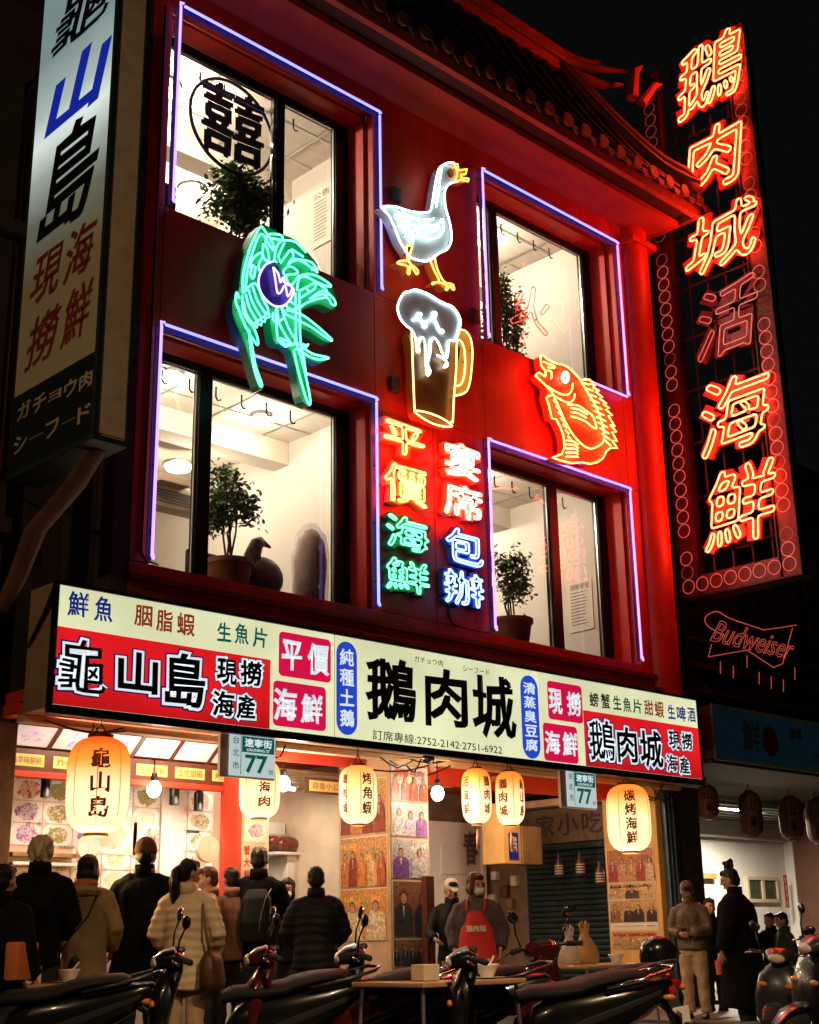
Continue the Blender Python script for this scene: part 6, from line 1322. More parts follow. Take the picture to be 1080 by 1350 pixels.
tag(MB().rbox((q2.x-.24, q2.y-.1, .762), (q2.x-.10, q2.y+.02, .86), .006).build('napkin_box', m_cream), 'cream napkin box on the table by the red apron', 'box')
tag(MB().rbox((q3.x-.22, q3.y-.05, .762), (q3.x-.1, q3.y+.05, .88), .006).build('napkin_box', m_white), 'white napkin box on the small table at the left edge', 'box')
def bag(p_, w, h, label, c, seed):
    t = thing('plastic_bag', label, 'bag', p_); r = random.Random(seed); rings = []
    for z, k in ((0, .8), (.08, 1), (.2, .98), (.36, .9), (.55, .7), (.72, .42), (.85, .3), (1.0, .34)): rings.append((z*h, k*w))
    mb = MB(); n = 20
    for z, k in rings:
        for j in range(n):
            a = 2*PI*j/n; q = k*(1+.14*noise.noise(Vector((math.cos(a)*2+seed, math.sin(a)*2, z*9)))+.05*math.cos(a*7)); mb.v.append((q*math.cos(a), q*.7*math.sin(a), z))
    mb.f = [(i*n+j, i*n+(j+1) % n, (i+1)*n+(j+1) % n, (i+1)*n+j) for i in range(len(rings)-1) for j in range(n)]; mb.c = []
    lpart('bag_skin', mb, sheen_plastic('bag_'+c, {'white': (.75, .68, .58), 'amber': (.7, .42, .15)}[c], .62), t, True)
    for s_ in (-1, 1): lpart('handle', MB().tube([(s_*.05, 0, h*.9), (s_*.07, 0, h*1.12), (s_*.03, 0, h*1.2), (s_*.01, 0, h*.95)], .012, 6), MATS['bag_'+c], t, True)
    lpart('contents', MB().loft([((0, 0, .01), (w*.6, 0, 0), (0, w*.4, 0)), ((0, 0, h*.3), (w*.7, 0, 0), (0, w*.5, 0)), ((0, 0, h*.42), (w*.4, 0, 0), (0, w*.3, 0))], 12), mat('takeaway', (.5, .22, .07), .5, var=.5, vscale=14), t, True)
bag((q1.x-.32, q1.y+.05, .762), .13, .30, 'white knotted plastic bag on the table by the shutter', 'white', 2); bag((q1.x-.02, q1.y+.1, .762), .16, .33, 'amber tinted plastic bag beside the white bag on the table', 'amber', 5)
# ================================================================== people
def remesh(mb, voxel, smooth=4, disp=None):
    m = bpy.data.meshes.new('tmp'); m.from_pydata(mb.v, [], mb.f); bm = bmesh.new(); bm.from_mesh(m); bmesh.ops.recalc_face_normals(bm, faces=bm.faces[:]); bm.to_mesh(m); bm.free()
    o = bpy.data.objects.new('tmp', m); COL.objects.link(o); r = o.modifiers.new('r', 'REMESH'); r.mode = 'VOXEL'; r.voxel_size = voxel; r.use_smooth_shade = True
    s_ = o.modifiers.new('s', 'SMOOTH'); s_.iterations = smooth; s_.factor = .5
    out = bpy.data.meshes.new_from_object(o.evaluated_get(bpy.context.evaluated_depsgraph_get())); bpy.data.objects.remove(o); bpy.data.meshes.remove(m)
    if disp:
        n = len(out.vertices); co = np.zeros(n*3); out.vertices.foreach_get('co', co); co = co.reshape(-1, 3); no = np.zeros(n*3); out.vertices.foreach_get('normal', no); no = no.reshape(-1, 3)
        for i in range(n): co[i] += no[i]*disp(co[i])
        out.vertices.foreach_set('co', co.ravel()); out.update()
    out.shade_smooth(); return out
def folds(seed, amp=.011, f=9, up=.45, z0=0):
    o = Vector((seed*3.7, seed*1.3, seed))
    return lambda c: amp*(noise.noise(Vector((c[0]*f, c[1]*f, c[2]*f*up))+o)*1.3+.6*noise.noise(Vector((c[0]*f*2.1, c[1]*f*2.1, c[2]*f*1.2))+o)-.35*abs(noise.noise(Vector((c[0]*f*.8, c[1]*f*.8, c[2]*f*2.6))+o)))
m_skin = mat('skin', (.50, .27, .17), .5, var=.12, vscale=12, spec=.4); m_hairk = mat('black_hair', (.012, .010, .009), .38, bump=1, bscale=45, stretch=(1, 1, .12), spec=.25); m_hairb = mat('brown_hair', (.10, .03, .014), .4, bump=1, bscale=45, stretch=(1, 1, .12), spec=.2, var=.5, vscale=25); m_hairg = mat('blond_grey_hair', (.68, .50, .27), .5, bump=.9, bscale=50, stretch=(1, 1, .15), var=.4, vscale=20)
m_eye = mat('eye_dark', (.01, .008, .006), .2); m_lip = mat('lips', (.35, .10, .08), .5); m_mask = mat('face_mask', (.72, .70, .68), .7)
def hand_into(mb, w, d, n, s, curl=.5, side=1):
    "palm, four bent fingers and a thumb; w wrist, d hand direction, n palm normal, s scale (palm length ~ .09 m * s)"
    d = d.normalized(); n = (n-d*n.dot(d)).normalized(); x = d.cross(n)*side
    mb.loft([(w-d*.01, x*.026*s, n*.019*s), (w+d*.03*s, x*.036*s, n*.016*s), (w+d*.085*s, x*.042*s, n*.013*s), (w+d*.098*s, x*.036*s, n*.010*s)], 12)
    for k, (off, L) in enumerate(((-.031, .066), (-.0105, .076), (.0105, .071), (.031, .055))):
        b = w+d*.088*s+x*off*s; c1, c2 = curl*.7, curl*1.5
        p1 = b+(d*math.cos(c1)+n*math.sin(c1))*L*.42*s; p2 = p1+(d*math.cos(c2)+n*math.sin(c2))*L*.33*s; p3 = p2+(d*math.cos(c2+curl*.6)+n*math.sin(c2+curl*.6))*L*.25*s
        mb.tube([b-d*.015, b, p1, p2, p3], [.0098*s, .0098*s, .009*s, .008*s, .006*s], 8)
    tb = w+d*.03*s-x*.03*s; t1 = tb+(d*.55-x*.75+n*.35).normalized()*.036*s; t2 = t1+(d*.9-x*.1+n*.5).normalized()*.034*s
    mb.tube([tb+x*.012*s, tb, t1, t2], [.014*s, .0125*s, .010*s, .0075*s], 8)
def person(px, ytop, H, face, label, coat, trousers='black', hair='short', haircol=None, arms=((.15, -.01, .64), (.155, .06, .50)), arms_l=None, hem=.46, flare=.0, bulk=1.0, head_turn=0, head_tilt=-7, lean=0.0, puffer=False, collar=True, vox=.013, mask=False, cap=None, ground=.12, hood=None, cat='person', wob=1, group=None, curl=.5, depth=None, extras=None, seedv=1, seated=False):
    top = at(px, ytop, 2, H*.995+ground) if depth is None else CAM_C+ray(px, ytop)*depth
    base = Vector((top.x, top.y, top.z-H*.995 if depth is not None else ground))
    t = thing('person', label, 'person', base, R(face-90), group)
    h = H; V = lambda x, y, z: Vector((x*h, (y+lean*max(0, z-.5))*h, z*h))
    # ---- body
    b = MB()
    b.loft([(V(0, 0, .48), V(.085, 0, 0)-V(0, 0, 0), Vector((0, .06*h, 0))), (V(0, 0, .56), Vector((.083*h, 0, 0)), Vector((0, .056*h, 0))), (V(0, 0, .65), Vector((.078*h, 0, 0)), Vector((0, .053*h, 0))), (V(0, 0, .75), Vector((.085*h, 0, 0)), Vector((0, .058*h, 0))), (V(0, 0, .80), Vector((.066*h, 0, 0)), Vector((0, .05*h, 0))), (V(0, 0, .83), Vector((.04*h, 0, 0)), Vector((0, .035*h, 0)))], 16)
    LP = lambda s: ([V(s*.05, 0, .50), V(s*.055, .12, .50), V(s*.06, .23, .495), V(s*.06, .24, .38), V(s*.06, .235, .265)] if seated else [V(s*.05, 0, .50), V(s*.054, .005, .40), V(s*.057, .008, .285), V(s*.06, -.004, .17), V(s*.062, -.008, .055)]); FO = Vector((0, .245*h, .22*h)) if seated else Vector((0, 0, 0))
    for s in (-1, 1):
        b.tube(LP(s), [.055*h, .05*h, .036*h, .033*h, .022*h], 10)
        b.tube([V(s*.06, -.02, .03)+FO, V(s*.066, .05, .02)+FO, V(s*.07, .09, .014)+FO], [.025*h, .024*h, .014*h], 8)
    AR = {}
    for s in (-1, 1):
        e_, w_ = (arms_l if (s < 0 and arms_l) else arms); e = V(s*e_[0], e_[1], e_[2]); w = V(s*w_[0], w_[1], w_[2]); sh = V(s*.108, 0, .785-.03*max(0, bulk-1)); AR[s] = (sh, e, w)
        b.tube([V(s*.05, 0, .79), sh, sh.lerp(e, .5), e, e.lerp(w, .5), w], [.028*h, .029*h, .028*h, .024*h, .021*h, .015*h], 10)
        hand_into(b, w, (w-e), Vector((-s*.9, .25, .2)), h/1.7*1.02, curl, s)
    hc = V(0, .012, .925); Rh = Matrix.Rotation(R(head_turn), 3, 'Z') @ Matrix.Rotation(R(head_tilt), 3, 'X'); hk = h*1.07; HP = lambda x, y, z: hc+Rh @ Vector((x*hk, y*hk, z*hk))
    b.tube([V(0, -.005, .80), V(0, -.004, .85), HP(0, -.006, -.035)], [.036*h, .031*h, .032*h], 12)
    b.ell(HP(0, 0, .008), (.044*h, .054*h, .060*h), Rh, 18, 14); b.ell(HP(0, .014, -.028), (.034*h, .037*h, .036*h), Rh); b.ell(HP(0, .024, -.052), (.017*h, .018*h, .014*h), Rh)
    b.tube([HP(0, .052, .008), HP(0, .060, -.008), HP(0, .064, -.017)], [.005*h, .0075*h, .009*h], 8); b.ell(HP(0, .050, -.036), (.014*h, .008*h, .0065*h), Rh); b.ell(HP(0, .047, .018), (.030*h, .010*h, .008*h), Rh)
    for s in (-1, 1): b.ell(HP(s*.044, -.004, -.006), (.006*h, .012*h, .018*h), Rh); b.ell(HP(s*.024, .040, -.018), (.013*h, .012*h, .012*h), Rh)
    lpart('body', remesh(b, vox, 2), m_skin, t)
    # ---- face
    for s in (-1, 1):
        lpart('eye', MB().ell(HP(s*.018, .0505, .004), (.0075*h, .004*h, .0042*h), Rh, 8, 6), m_eye, t, True); lpart('eyebrow', MB().tube([HP(s*.008, .0535, .016), HP(s*.020, .053, .020), HP(s*.030, .046, .016)], .0016*h, 5), haircol or m_hairk, t)
    if mask: lpart('face_mask', MB().loft([(HP(0, .032, -.058), Rh @ Vector((.022*h, 0, 0)), Rh @ Vector((0, .022*h, 0))), (HP(0, .034, -.038), Rh @ Vector((.034*h, 0, 0)), Rh @ Vector((0, .034*h, 0))), (HP(0, .033, -.012), Rh @ Vector((.036*h, 0, 0)), Rh @ Vector((0, .037*h, 0)))], 16), m_mask, t, True)
    else: lpart('lips', MB().ell(HP(0, .0565, -.036), (.012*h, .003*h, .0035*h), Rh, 8, 6), m_lip, t, True)
    # ---- hair
    hm = haircol or m_hairk; g = MB()
    if hair != 'none':
        g.ell(HP(0, -.010, .020), (.0485*h, .055*h, .055*h), Rh, 18, 12); g.ell(HP(0, -.026, -.008), (.043*h, .036*h, .046*h), Rh)
        g.ell(HP(0, .030, .045), (.034*h, .024*h, .020*h), Rh)
        if hair == 'bob': g.ell(HP(0, -.020, -.025), (.056*h, .046*h, .050*h), Rh); g.ell(HP(0, -.012, .018), (.055*h, .060*h, .058*h), Rh); g.ell(HP(-.040, .012, -.020), (.014*h, .026*h, .045*h), Rh); g.ell(HP(.040, .012, -.020), (.014*h, .026*h, .045*h), Rh)
        if hair == 'shaggy':
            r = random.Random(seedv)
            for _ in range(70): a = r.uniform(0, 6.28); zz = r.uniform(-.035, .062); rr_ = math.sqrt(max(.1, 1-((zz-.012)/.07)**2)); q = HP(.051*rr_*math.cos(a), -.014+.052*rr_*math.sin(a)*.9, zz); g.tube([q, q+Vector((0, -.004*h, -.022*h))], [.0085*h, .004*h], 6)
        if hair == 'ponytail': g.tube([HP(0, -.055, .02), HP(0, -.075, .0), HP(0, -.075, -.06), HP(0, -.06, -.13), HP(0, -.055, -.18)], [.020*h, .026*h, .030*h, .024*h, .008*h], 10)
        if hair == 'bun':
            r = random.Random(seedv); g.ell(HP(0, -.02, .088), (.033*h, .030*h, .028*h), Rh)
            for _ in range(18): a = r.uniform(0, 6.28); g.ell(HP(.03*math.cos(a), -.02+.028*math.sin(a), .085+r.uniform(-.02, .03)), (.010*h,)*3, Rh, 6, 5)
        lpart('hair', remesh(g, .009, 2, folds(seedv+5, .0055 if hair != 'shaggy' else .011, 34, .25)), hm, t)
    if cap:
        kind, cm, txt = cap; c = MB()
        if kind == 'beanie': c.ell(HP(0, -.012, .028), (.053*h, .061*h, .058*h), Rh, 20, 12); lpart('beanie', remesh(c, .009, 2, folds(3, .003, 30)), cm, t); lpart('beanie_band', MB().loft([(HP(0, -.012, .004), Rh @ Vector((.0535*h, 0, 0)), Rh @ Vector((0, .0615*h, 0))), (HP(0, -.012, .024), Rh @ Vector((.055*h, 0, 0)), Rh @ Vector((0, .063*h, 0)))], 20), cm, t, True)
        else:
            c.ell(HP(0, -.006, .030), (.052*h, .060*h, .050*h), Rh, 20, 12); c.loft([(HP(0, .045, .028), Rh @ Vector((.040*h, 0, 0)), Rh @ Vector((0, 0, .004*h))), (HP(0, .080, .022), Rh @ Vector((.036*h, 0, 0)), Rh @ Vector((0, 0, .003*h))), (HP(0, .100, .014), Rh @ Vector((.018*h, 0, 0)), Rh @ Vector((0, 0, .003*h)))], 14)
            cp = lpart('cap', remesh(c, .008, 2), cm, t)
            if txt:
                v, fs, _o, lo, hi = bold_glyph(txt, .02); mb = MB(); W_ = .075*h; H_ = .020*h; vs = []
                for q in v:
                    u = ((q[0]-lo[0])/(hi[0]-lo[0])-.5)*W_; w_ = ((q[1]-lo[1])/(hi[1]-lo[1]))*H_; an = u/(.053*h); zz = .036+w_/h; rr_ = math.sqrt(max(0, 1-((zz-.030)/.050)**2)); vs.append(HP(-.0535*rr_*math.sin(-an), -.006+.0615*rr_*math.cos(an), zz))
                lpart('lettering', mb.add(vs, fs), m_black, t)
    # ---- coat
    k = bulk; c = MB(); hz = hem
    rings = [(hz, .100*k+flare, .080*k+flare*.8), ((hz+.56)/2, .094*k+flare*.6, .077*k+flare*.4), (.60, .090*k, .070*k), (.70, .098*k, .074*k), (.755, .098*k, .070*k), (.79, .080*k, .060*k), (.822, .058*k**.5, .050), (.842, .050, .046)]
    c.loft([(V(0, 0, z), Vector((a*h, 0, 0)), Vector((0, b_*h, 0))) for z, a, b_ in rings], 20)
    for s in (-1, 1):
        sh, e, w = AR[s]; wr = w-(w-e).normalized()*.015*h; sl = .042*k*h
        c.tube([V(s*.045, 0, .805-.03*(k-1)), sh+Vector((-s*.006*h, 0, -.006*h)), sh.lerp(e, .5), e, e.lerp(wr, .6), wr], [sl, sl*1.05, sl*.95, sl*.88, sl*.8, sl*.72], 12)
    fz = folds(seedv, .011*wob if not puffer else .006, 9 if not puffer else 7)
    dfn = (lambda q: fz(q)+.0038*math.sin(q[2]*2*PI/.07+2.5*noise.noise(Vector((q[0]*4, q[1]*4, q[2]*3))))) if puffer else fz
    ct = lpart('coat', remesh(c, .0155, 3, dfn), coat, t)
    if collar: lpart('collar', MB().loft([(V(0, -.004, .818), Vector((.054*h, 0, 0)), Vector((0, .050*h, 0))), (V(0, -.008, .856), Vector((.050*h, 0, 0)), Vector((0, .050*h, 0))), (V(0, -.010, .880), Vector((.048*h, 0, 0)), Vector((0, .047*h, 0))), (V(0, -.008, .872), Vector((.040*h, 0, 0)), Vector((0, .039*h, 0)))], 18), coat, t, True)
    if hood:
        hd = MB(); hd.loft([(V(0, -.035, .795), Vector((.075*h, 0, 0)), Vector((0, .045*h, 0))), (V(0, -.045, .825), Vector((.080*h, 0, 0)), Vector((0, .055*h, 0))), (V(0, -.035, .852), Vector((.060*h, 0, 0)), Vector((0, .045*h, 0)))], 16); lpart('hood', remesh(hd, .012, 2, folds(seedv+2, .010, 14)), hood, t)
    # ---- trousers and shoes
    tm = {'black': mat('black_trousers', (.012, .012, .014), .8), 'beige': mat('beige_trousers', (.55, .38, .22), .8, bump=.2, var=.3, vscale=7), 'dark': mat('dark_jeans', (.02, .024, .035), .8, bump=.2)}[trousers]
    c = MB(); c.loft([(V(0, 0, .46), Vector((.088*h, 0, 0)), Vector((0, .066*h, 0))), (V(0, 0, .53), Vector((.088*h, 0, 0)), Vector((0, .062*h, 0))), (V(0, 0, .57), Vector((.082*h, 0, 0)), Vector((0, .058*h, 0)))], 16)
    for s in (-1, 1): c.tube(LP(s), [.060*h, .057*h, .048*h, .044*h, .042*h], 12)
    lpart('trousers', remesh(c, .017, 3, folds(seedv+9, .010, 11, 1.2)), tm, t)
    for s in (-1, 1): lpart('shoe', MB().loft([(FO+V(s*.062, -.035, .022), Vector((.022*h, 0, 0)), Vector((0, 0, .024*h))), (FO+V(s*.062, .0, .026), Vector((.027*h, 0, 0)), Vector((0, 0, .027*h))), (FO+V(s*.066, .055, .018), Vector((.030*h, 0, 0)), Vector((0, 0, .019*h))), (FO+V(s*.070, .105, .012), Vector((.018*h, 0, 0)), Vector((0, 0, .011*h)))], 14), m_black, t, True)
    if extras: extras(t, V, HP, AR, h, Rh)
    return t
k_black = mat('black_wool', (.007, .007, .008), .9, bump=.3, bscale=120, spec=.08); k_blk2 = mat('black_nylon', (.008, .008, .009), .6, bump=.15, bscale=60, spec=.2); k_olive = mat('olive_parka', (.34, .23, .11), .75, bump=.2, bscale=50, var=.25, vscale=5)
k_cream = mat('cream_puffer', (.80, .62, .38), .5, bump=.1, bscale=40, var=.1); k_brown = mat('brown_jacket', (.26, .12, .07), .7, var=.2); k_orange = mat('orange_lining', (.55, .14, .05), .7); k_gr = mat('patterned_grey_shirt', (.09, .06, .07), .8, var=.7, vscale=45)
k_green = mat('olive_brown_jacket', (.14, .10, .06), .5, bump=.15, bscale=40, var=.3); k_redap = mat('red_apron', (.60, .022, .015), .7, bump=.15, bscale=60, var=.1)
BK = 48       # facing away from the camera
def strap(t, pts, m, r=.010, name='strap'): lpart(name, MB().tube(pts, r, 6), m, t, True)
person(56, 1102, 1.70, BK+6, 'person with blond grey hair in a black jacket standing by the left pier', k_black, hair='shaggy', haircol=m_hairg, bulk=1.12, hem=.44, seedv=1, arms=((.15, .02, .64), (.10, .12, .56)), head_turn=-8)
def ex_parka(t, V, HP, AR, h, Rh):
    strap(t, [V(.07, -.05, .82), V(.03, -.082, .70), V(-.05, -.088, .60), V(-.12, -.06, .50)], m_black, .007)
    lpart('hanging_bag', MB().rbox(V(-.19, -.07, .36), V(-.08, .04, .50), .03), k_brown, t, 'auto')
    g = MB(); r = random.Random(3)
    for _ in range(60): a, b_ = r.uniform(0, 6.28), r.uniform(0, 3.14); p_ = V(-.02, -.105, .49)+Vector((math.sin(b_)*math.cos(a), math.sin(b_)*math.sin(a), math.cos(b_)))*.03; g.ell(p_, (.008, .008, .008), None, 6, 4)
    g.ell(V(-.02, -.105, .49), (.034, .034, .034)); lpart('pompom', g, mat('green_pompom', (.02, .07, .03), .8), t)
person(117, 1128, 1.60, BK, 'person with a black bob in an olive parka with orange lined hood, seen from behind', k_olive, hair='bob', hood=k_olive, bulk=1.14, hem=.38, flare=.015, seedv=2, extras=ex_parka, arms=((.155, .0, .64), (.12, .10, .53)))
lastp = COL.objects.get('hood')
lpart('hood_lining', MB().loft([(Vector((0, -.06, 1.60*.848)), Vector((.105, 0, 0)), Vector((0, .07, 0))), (Vector((0, -.05, 1.60*.872)), Vector((.092, 0, 0)), Vector((0, .048, 0)))], 16), k_orange, lastp.parent, True)
def ex_scarf(t, V, HP, AR, h, Rh): lpart('checked_scarf', MB().loft([(V(0, -.006, .838), Vector((.052*h, 0, 0)), Vector((0, .050*h, 0))), (V(0, -.006, .858), Vector((.052*h, 0, 0)), Vector((0, .050*h, 0)))], 18), mat('scarf_check', (.35, .25, .12), .8, var=.9, vscale=60), t, True)
person(193, 1108, 1.76, BK-4, 'broad person in a brown beanie and long black coat, seen from behind', k_black, hair='short', cap=('beanie', mat('brown_knit', (.17, .08, .035), .9, bump=.7, bscale=90), None), bulk=1.42, hem=.30, flare=.03, seedv=3, vox=.0085, arms=((.185, -.02, .62), (.20, -.01, .46)), extras=ex_scarf)
def ex_bag(t, V, HP, AR, h, Rh):
    strap(t, [V(.085, .03, .83), V(.098, -.06, .76), V(.125, -.085, .64), V(.14, -.06, .54)], k_brown, .011); strap(t, [V(.085, .03, .83), V(.12, .05, .70), V(.15, .02, .54)], k_brown, .011)
    g = MB(); g.loft([(V(.15, -.03, .36), Vector((.05*h, 0, 0)), Vector((0, .10*h, 0))), (V(.15, -.03, .40), Vector((.055*h, 0, 0)), Vector((0, .115*h, 0))), (V(.145, -.03, .50), Vector((.045*h, 0, 0)), Vector((0, .10*h, 0))), (V(.145, -.03, .545), Vector((.02*h, 0, 0)), Vector((0, .085*h, 0)))], 16, p=3); lpart('shoulder_bag', g, mat('brown_leather', (.085, .03, .018), .45, bump=.2, bscale=40), t, True)
person(249, 1133, 1.62, BK-10, 'person with a black ponytail in a cream puffer coat carrying a brown shoulder bag', k_cream, 'beige', hair='ponytail', bulk=1.22, hem=.36, puffer=True, head_turn=-38, seedv=4, depth=11.3, extras=ex_bag, arms=((.165, .0, .63), (.13, .10, .54)))
person(277, 1143, 1.62, BK+100, 'person in a brown scarf jacket facing left behind the cream puffer coat', k_brown, hair='short', haircol=m_hairb, seedv=5, depth=13.0, bulk=1.05)
person(306, 1144, 1.62, BK+25, 'dark haired person half hidden between the cream coat and the tall black jacket', k_brown, hair='short', seedv=6, depth=13.2, bulk=1.05)
def ex_pack(t, V, HP, AR, h, Rh):
    lpart('backpack', remesh(MB().loft([(V(0, -.11, .50), Vector((.08*h, 0, 0)), Vector((0, .05*h, 0))), (V(0, -.12, .60), Vector((.088*h, 0, 0)), Vector((0, .06*h, 0))), (V(0, -.11, .72), Vector((.08*h, 0, 0)), Vector((0, .05*h, 0))), (V(0, -.09, .77), Vector((.05*h, 0, 0)), Vector((0, .03*h, 0)))], 16, p=3), .014, 2), k_blk2, t)
    strap(t, [V(.02, -.16, .52), V(.03, -.185, .62), V(.055, -.165, .72), V(.08, -.12, .77)], mat('piping_grey', (.3, .28, .25), .4), .003, 'piping')
person(342, 1117, 1.80, BK-2, 'tall person with short black hair, black jacket and backpack, seen from behind', k_black, hair='short', bulk=1.2, hem=.42, seedv=7, extras=ex_pack, arms=((.15, .03, .64), (.09, .13, .60)))
person(379, 1158, 1.55, BK+175, 'small masked person with a black fringe behind the counter', k_black, hair='bob', mask=True, seedv=8, depth=14.0)
person(417, 1143, 1.56, BK+4, 'person in a quilted black puffer jacket by the centre pillar, seen from behind', k_blk2, hair='short', puffer=True, bulk=1.36, hem=.44, seedv=9, depth=12.0, arms=((.16, .03, .64), (.10, .12, .58)))
person(595, 1160, 1.52, BK+170, 'person in a white lettered cap and dark jacket beside the red post', k_blk2, hair='short', cap=('cap', mat('white_cap', (.62, .56, .48), .8, bump=.3), 'ITALIA'), head_turn=22, head_tilt=-16, bulk=1.12, seedv=10, vox=.0095, depth=14.3, arms=((.15, .06, .64), (.10, .15, .60)))
def ex_apron(t, V, HP, AR, h, Rh):
    pts = []; mb = MB(); n = 14; rows_ = [(.36, .128, .150), (.50, .122, .132), (.60, .110, .116), (.66, .096, .114), (.72, .070, .112), (.765, .058, .102)]
    for z, wd, d in rows_:
        for i in range(n+1):
            a = (i/n-.5)*2; x = a*wd*1.0; y = d*math.sqrt(max(0, 1-(a*.78)**2))+.004+.004*noise.noise(Vector((a*6, z*30, 1))); pts.append(V(x, y, z))
    mb.add(pts+[p_-Vector((0, .006, 0)) for p_ in pts], [(j*(n+1)+i, j*(n+1)+i+1, (j+1)*(n+1)+i+1, (j+1)*(n+1)+i) for j in range(len(rows_)-1) for i in range(n)]+[(len(pts)+j*(n+1)+i, len(pts)+(j+1)*(n+1)+i, len(pts)+(j+1)*(n+1)+i+1, len(pts)+j*(n+1)+i+1) for j in range(len(rows_)-1) for i in range(n)])
    lpart('apron', mb, k_redap, t, True)
    for s in (-1, 1): strap(t, [V(s*.05, .088, .76), V(s*.058, .068, .81), V(s*.045, .0, .842)], k_redap, .012)
    v, fs, _o, lo, hi = bold_glyph('鵝肉城', .03, .5); vs = []
    for q in v:
        u = -((q[0]-lo[0])/(hi[0]-lo[0])-.5)*.125; w_ = ((q[1]-lo[1])/(hi[1]-lo[1])-.5)*.040; a = u/.088; vs.append(V(u, .118*math.sqrt(max(0, 1-(a*.70)**2))+.009, .66+w_))
    lpart('lettering', MB().add(vs, fs), m_paper, t)
    v, fs, _o, lo, hi = bold_glyph('台灣啤酒', .02, .3); vs = []
    for q in v:
        u = -((q[0]-lo[0])/(hi[0]-lo[0])-.5)*.07-.045; w_ = ((q[1]-lo[1])/(hi[1]-lo[1])-.5)*.022; a = u/.11; vs.append(V(u, .140*math.sqrt(max(0, 1-(a*.74)**2))+.013, .475+w_))
    lpart('lettering', MB().add(vs, fs), m_paper, t)
person(627, 1151, 1.54, BK+172, 'person with brown hair, white mask and red apron lettered 鵝肉城 by the shop front', k_gr, hair='bob', haircol=m_hairb, mask=True, head_turn=38, head_tilt=-10, bulk=1.38, seedv=11, vox=.0085, depth=13.1, extras=ex_apron, arms=((.155, -.02, .64), (.14, .05, .53)), hem=.48)
def ex_phone(t, V, HP, AR, h, Rh): lpart('phone', MB().rbox(V(-.02, .165, .605), V(.022, .178, .655), .004), m_black, t); lpart('open_zip', MB().tube([V(0, .085, .50), V(0, .088, .62), V(0, .085, .75)], .006, 5), m_silver, t)
person(907, 1163, 1.50, BK+150, 'person in a grey cap and olive jacket with beige trousers looking down at a phone', k_green, 'beige', hair='short', cap=('cap', mat('grey_brown_cap', (.16, .11, .09), .8), None), head_tilt=-34, head_turn=10, bulk=1.18, hem=.50, seedv=12, vox=.0085, lean=.08, depth=15.6, extras=ex_phone, arms=((.14, .03, .64), (.035, .145, .615)), curl=.9)
person(934, 1184, 1.46, BK+190, 'dark haired person in a black jacket behind the man with the phone', k_black, hair='short', seedv=13, depth=17.0, bulk=1.15)
def ex_cup(t, V, HP, AR, h, Rh):
    sh, e, w = AR[-1]; q = w+(w-e).normalized()*.10*h/1.7+Vector((.012, .02, -.03)); lpart('cup', MB().lathe([(.030, -.09), (.040, .05), (.042, .052), (.001, .053)], q, 16), mat('pink_cup', (.75, .16, .12), .4), t, 'auto'); lpart('straw', MB().tube([q+Vector((0, 0, .05)), q+Vector((.02, 0, .13))], .004, 5), m_white, t)
    for s in (-1, 1): lpart('spectacle_rim', MB().tube([HP(s*.019+.014*math.cos(a), .058, .003+.011*math.sin(a)) for a in np.linspace(0, 6.28, 14, endpoint=False)], .0012*h, 4, closed=True), m_black, t)
    for s in (-1, 1): lpart('spectacle_arm', MB().tube([HP(s*.033, .056, .006), HP(s*.046, .0, .004)], .0012*h, 4), m_black, t)
person(968, 1145, 1.72, BK+62, 'large person with a curly top bun, glasses and long black coat holding a pink cup', k_black, hair='bun', bulk=1.72, hem=.14, flare=.02, seedv=14, vox=.0085, head_tilt=-14, lean=.05, depth=15.2, arms=((.18, .03, .62), (.19, .08, .47)), extras=ex_cup, curl=1.0)
person(1014, 1203, 1.55, BK+140, 'dark haired diner seen past the black coat, nearer the wall', k_black, hair='short', seedv=15, depth=19.5, seated=True)
person(1031, 1203, 1.58, BK+100, 'smiling diner in a dark green printed top in the right hand shop', mat('dark_green_top', (.03, .05, .035), .8, var=.5, vscale=20), hair='short', seedv=16, depth=19.0, seated=True)
def ex_courier(t, V, HP, AR, h, Rh): lpart('orange_satchel', MB().rbox(V(.10, -.10, .50), V(.17, .06, .66), .02), mat('orange_satchel', (.6, .16, .04), .6), t, 'auto'); strap(t, [V(.14, 0, .66), V(.06, .03, .80), V(-.02, .04, .83)], k_orange, .012)
person(6, 1140, 1.57, BK-20, 'person in black with an orange satchel at the left edge', k_black, hair='short', seedv=17, bulk=1.3, depth=9.6, extras=ex_courier)

for o_ in [q for q in list(COL.objects) if q.get('category') == 'person' and ('diner' in q['label'])]:
    st = thing('stool', 'red plastic stool under the '+('smiling' if 'smiling' in o_['label'] else 'dark haired')+' diner in the right hand shop', 'stool', (o_.location.x, o_.location.y, .14))
    lpart('seat', MB().rbox((-.15, -.15, .34), (.15, .15, .38), .015), m_redp, st, 'auto')
    for a_ in (-.12, .12):
        for b_ in (-.12, .12): lpart('leg', MB().tube([(a_*1.2, b_*1.2, 0), (a_, b_, .35)], .018, 6), m_redp, st)
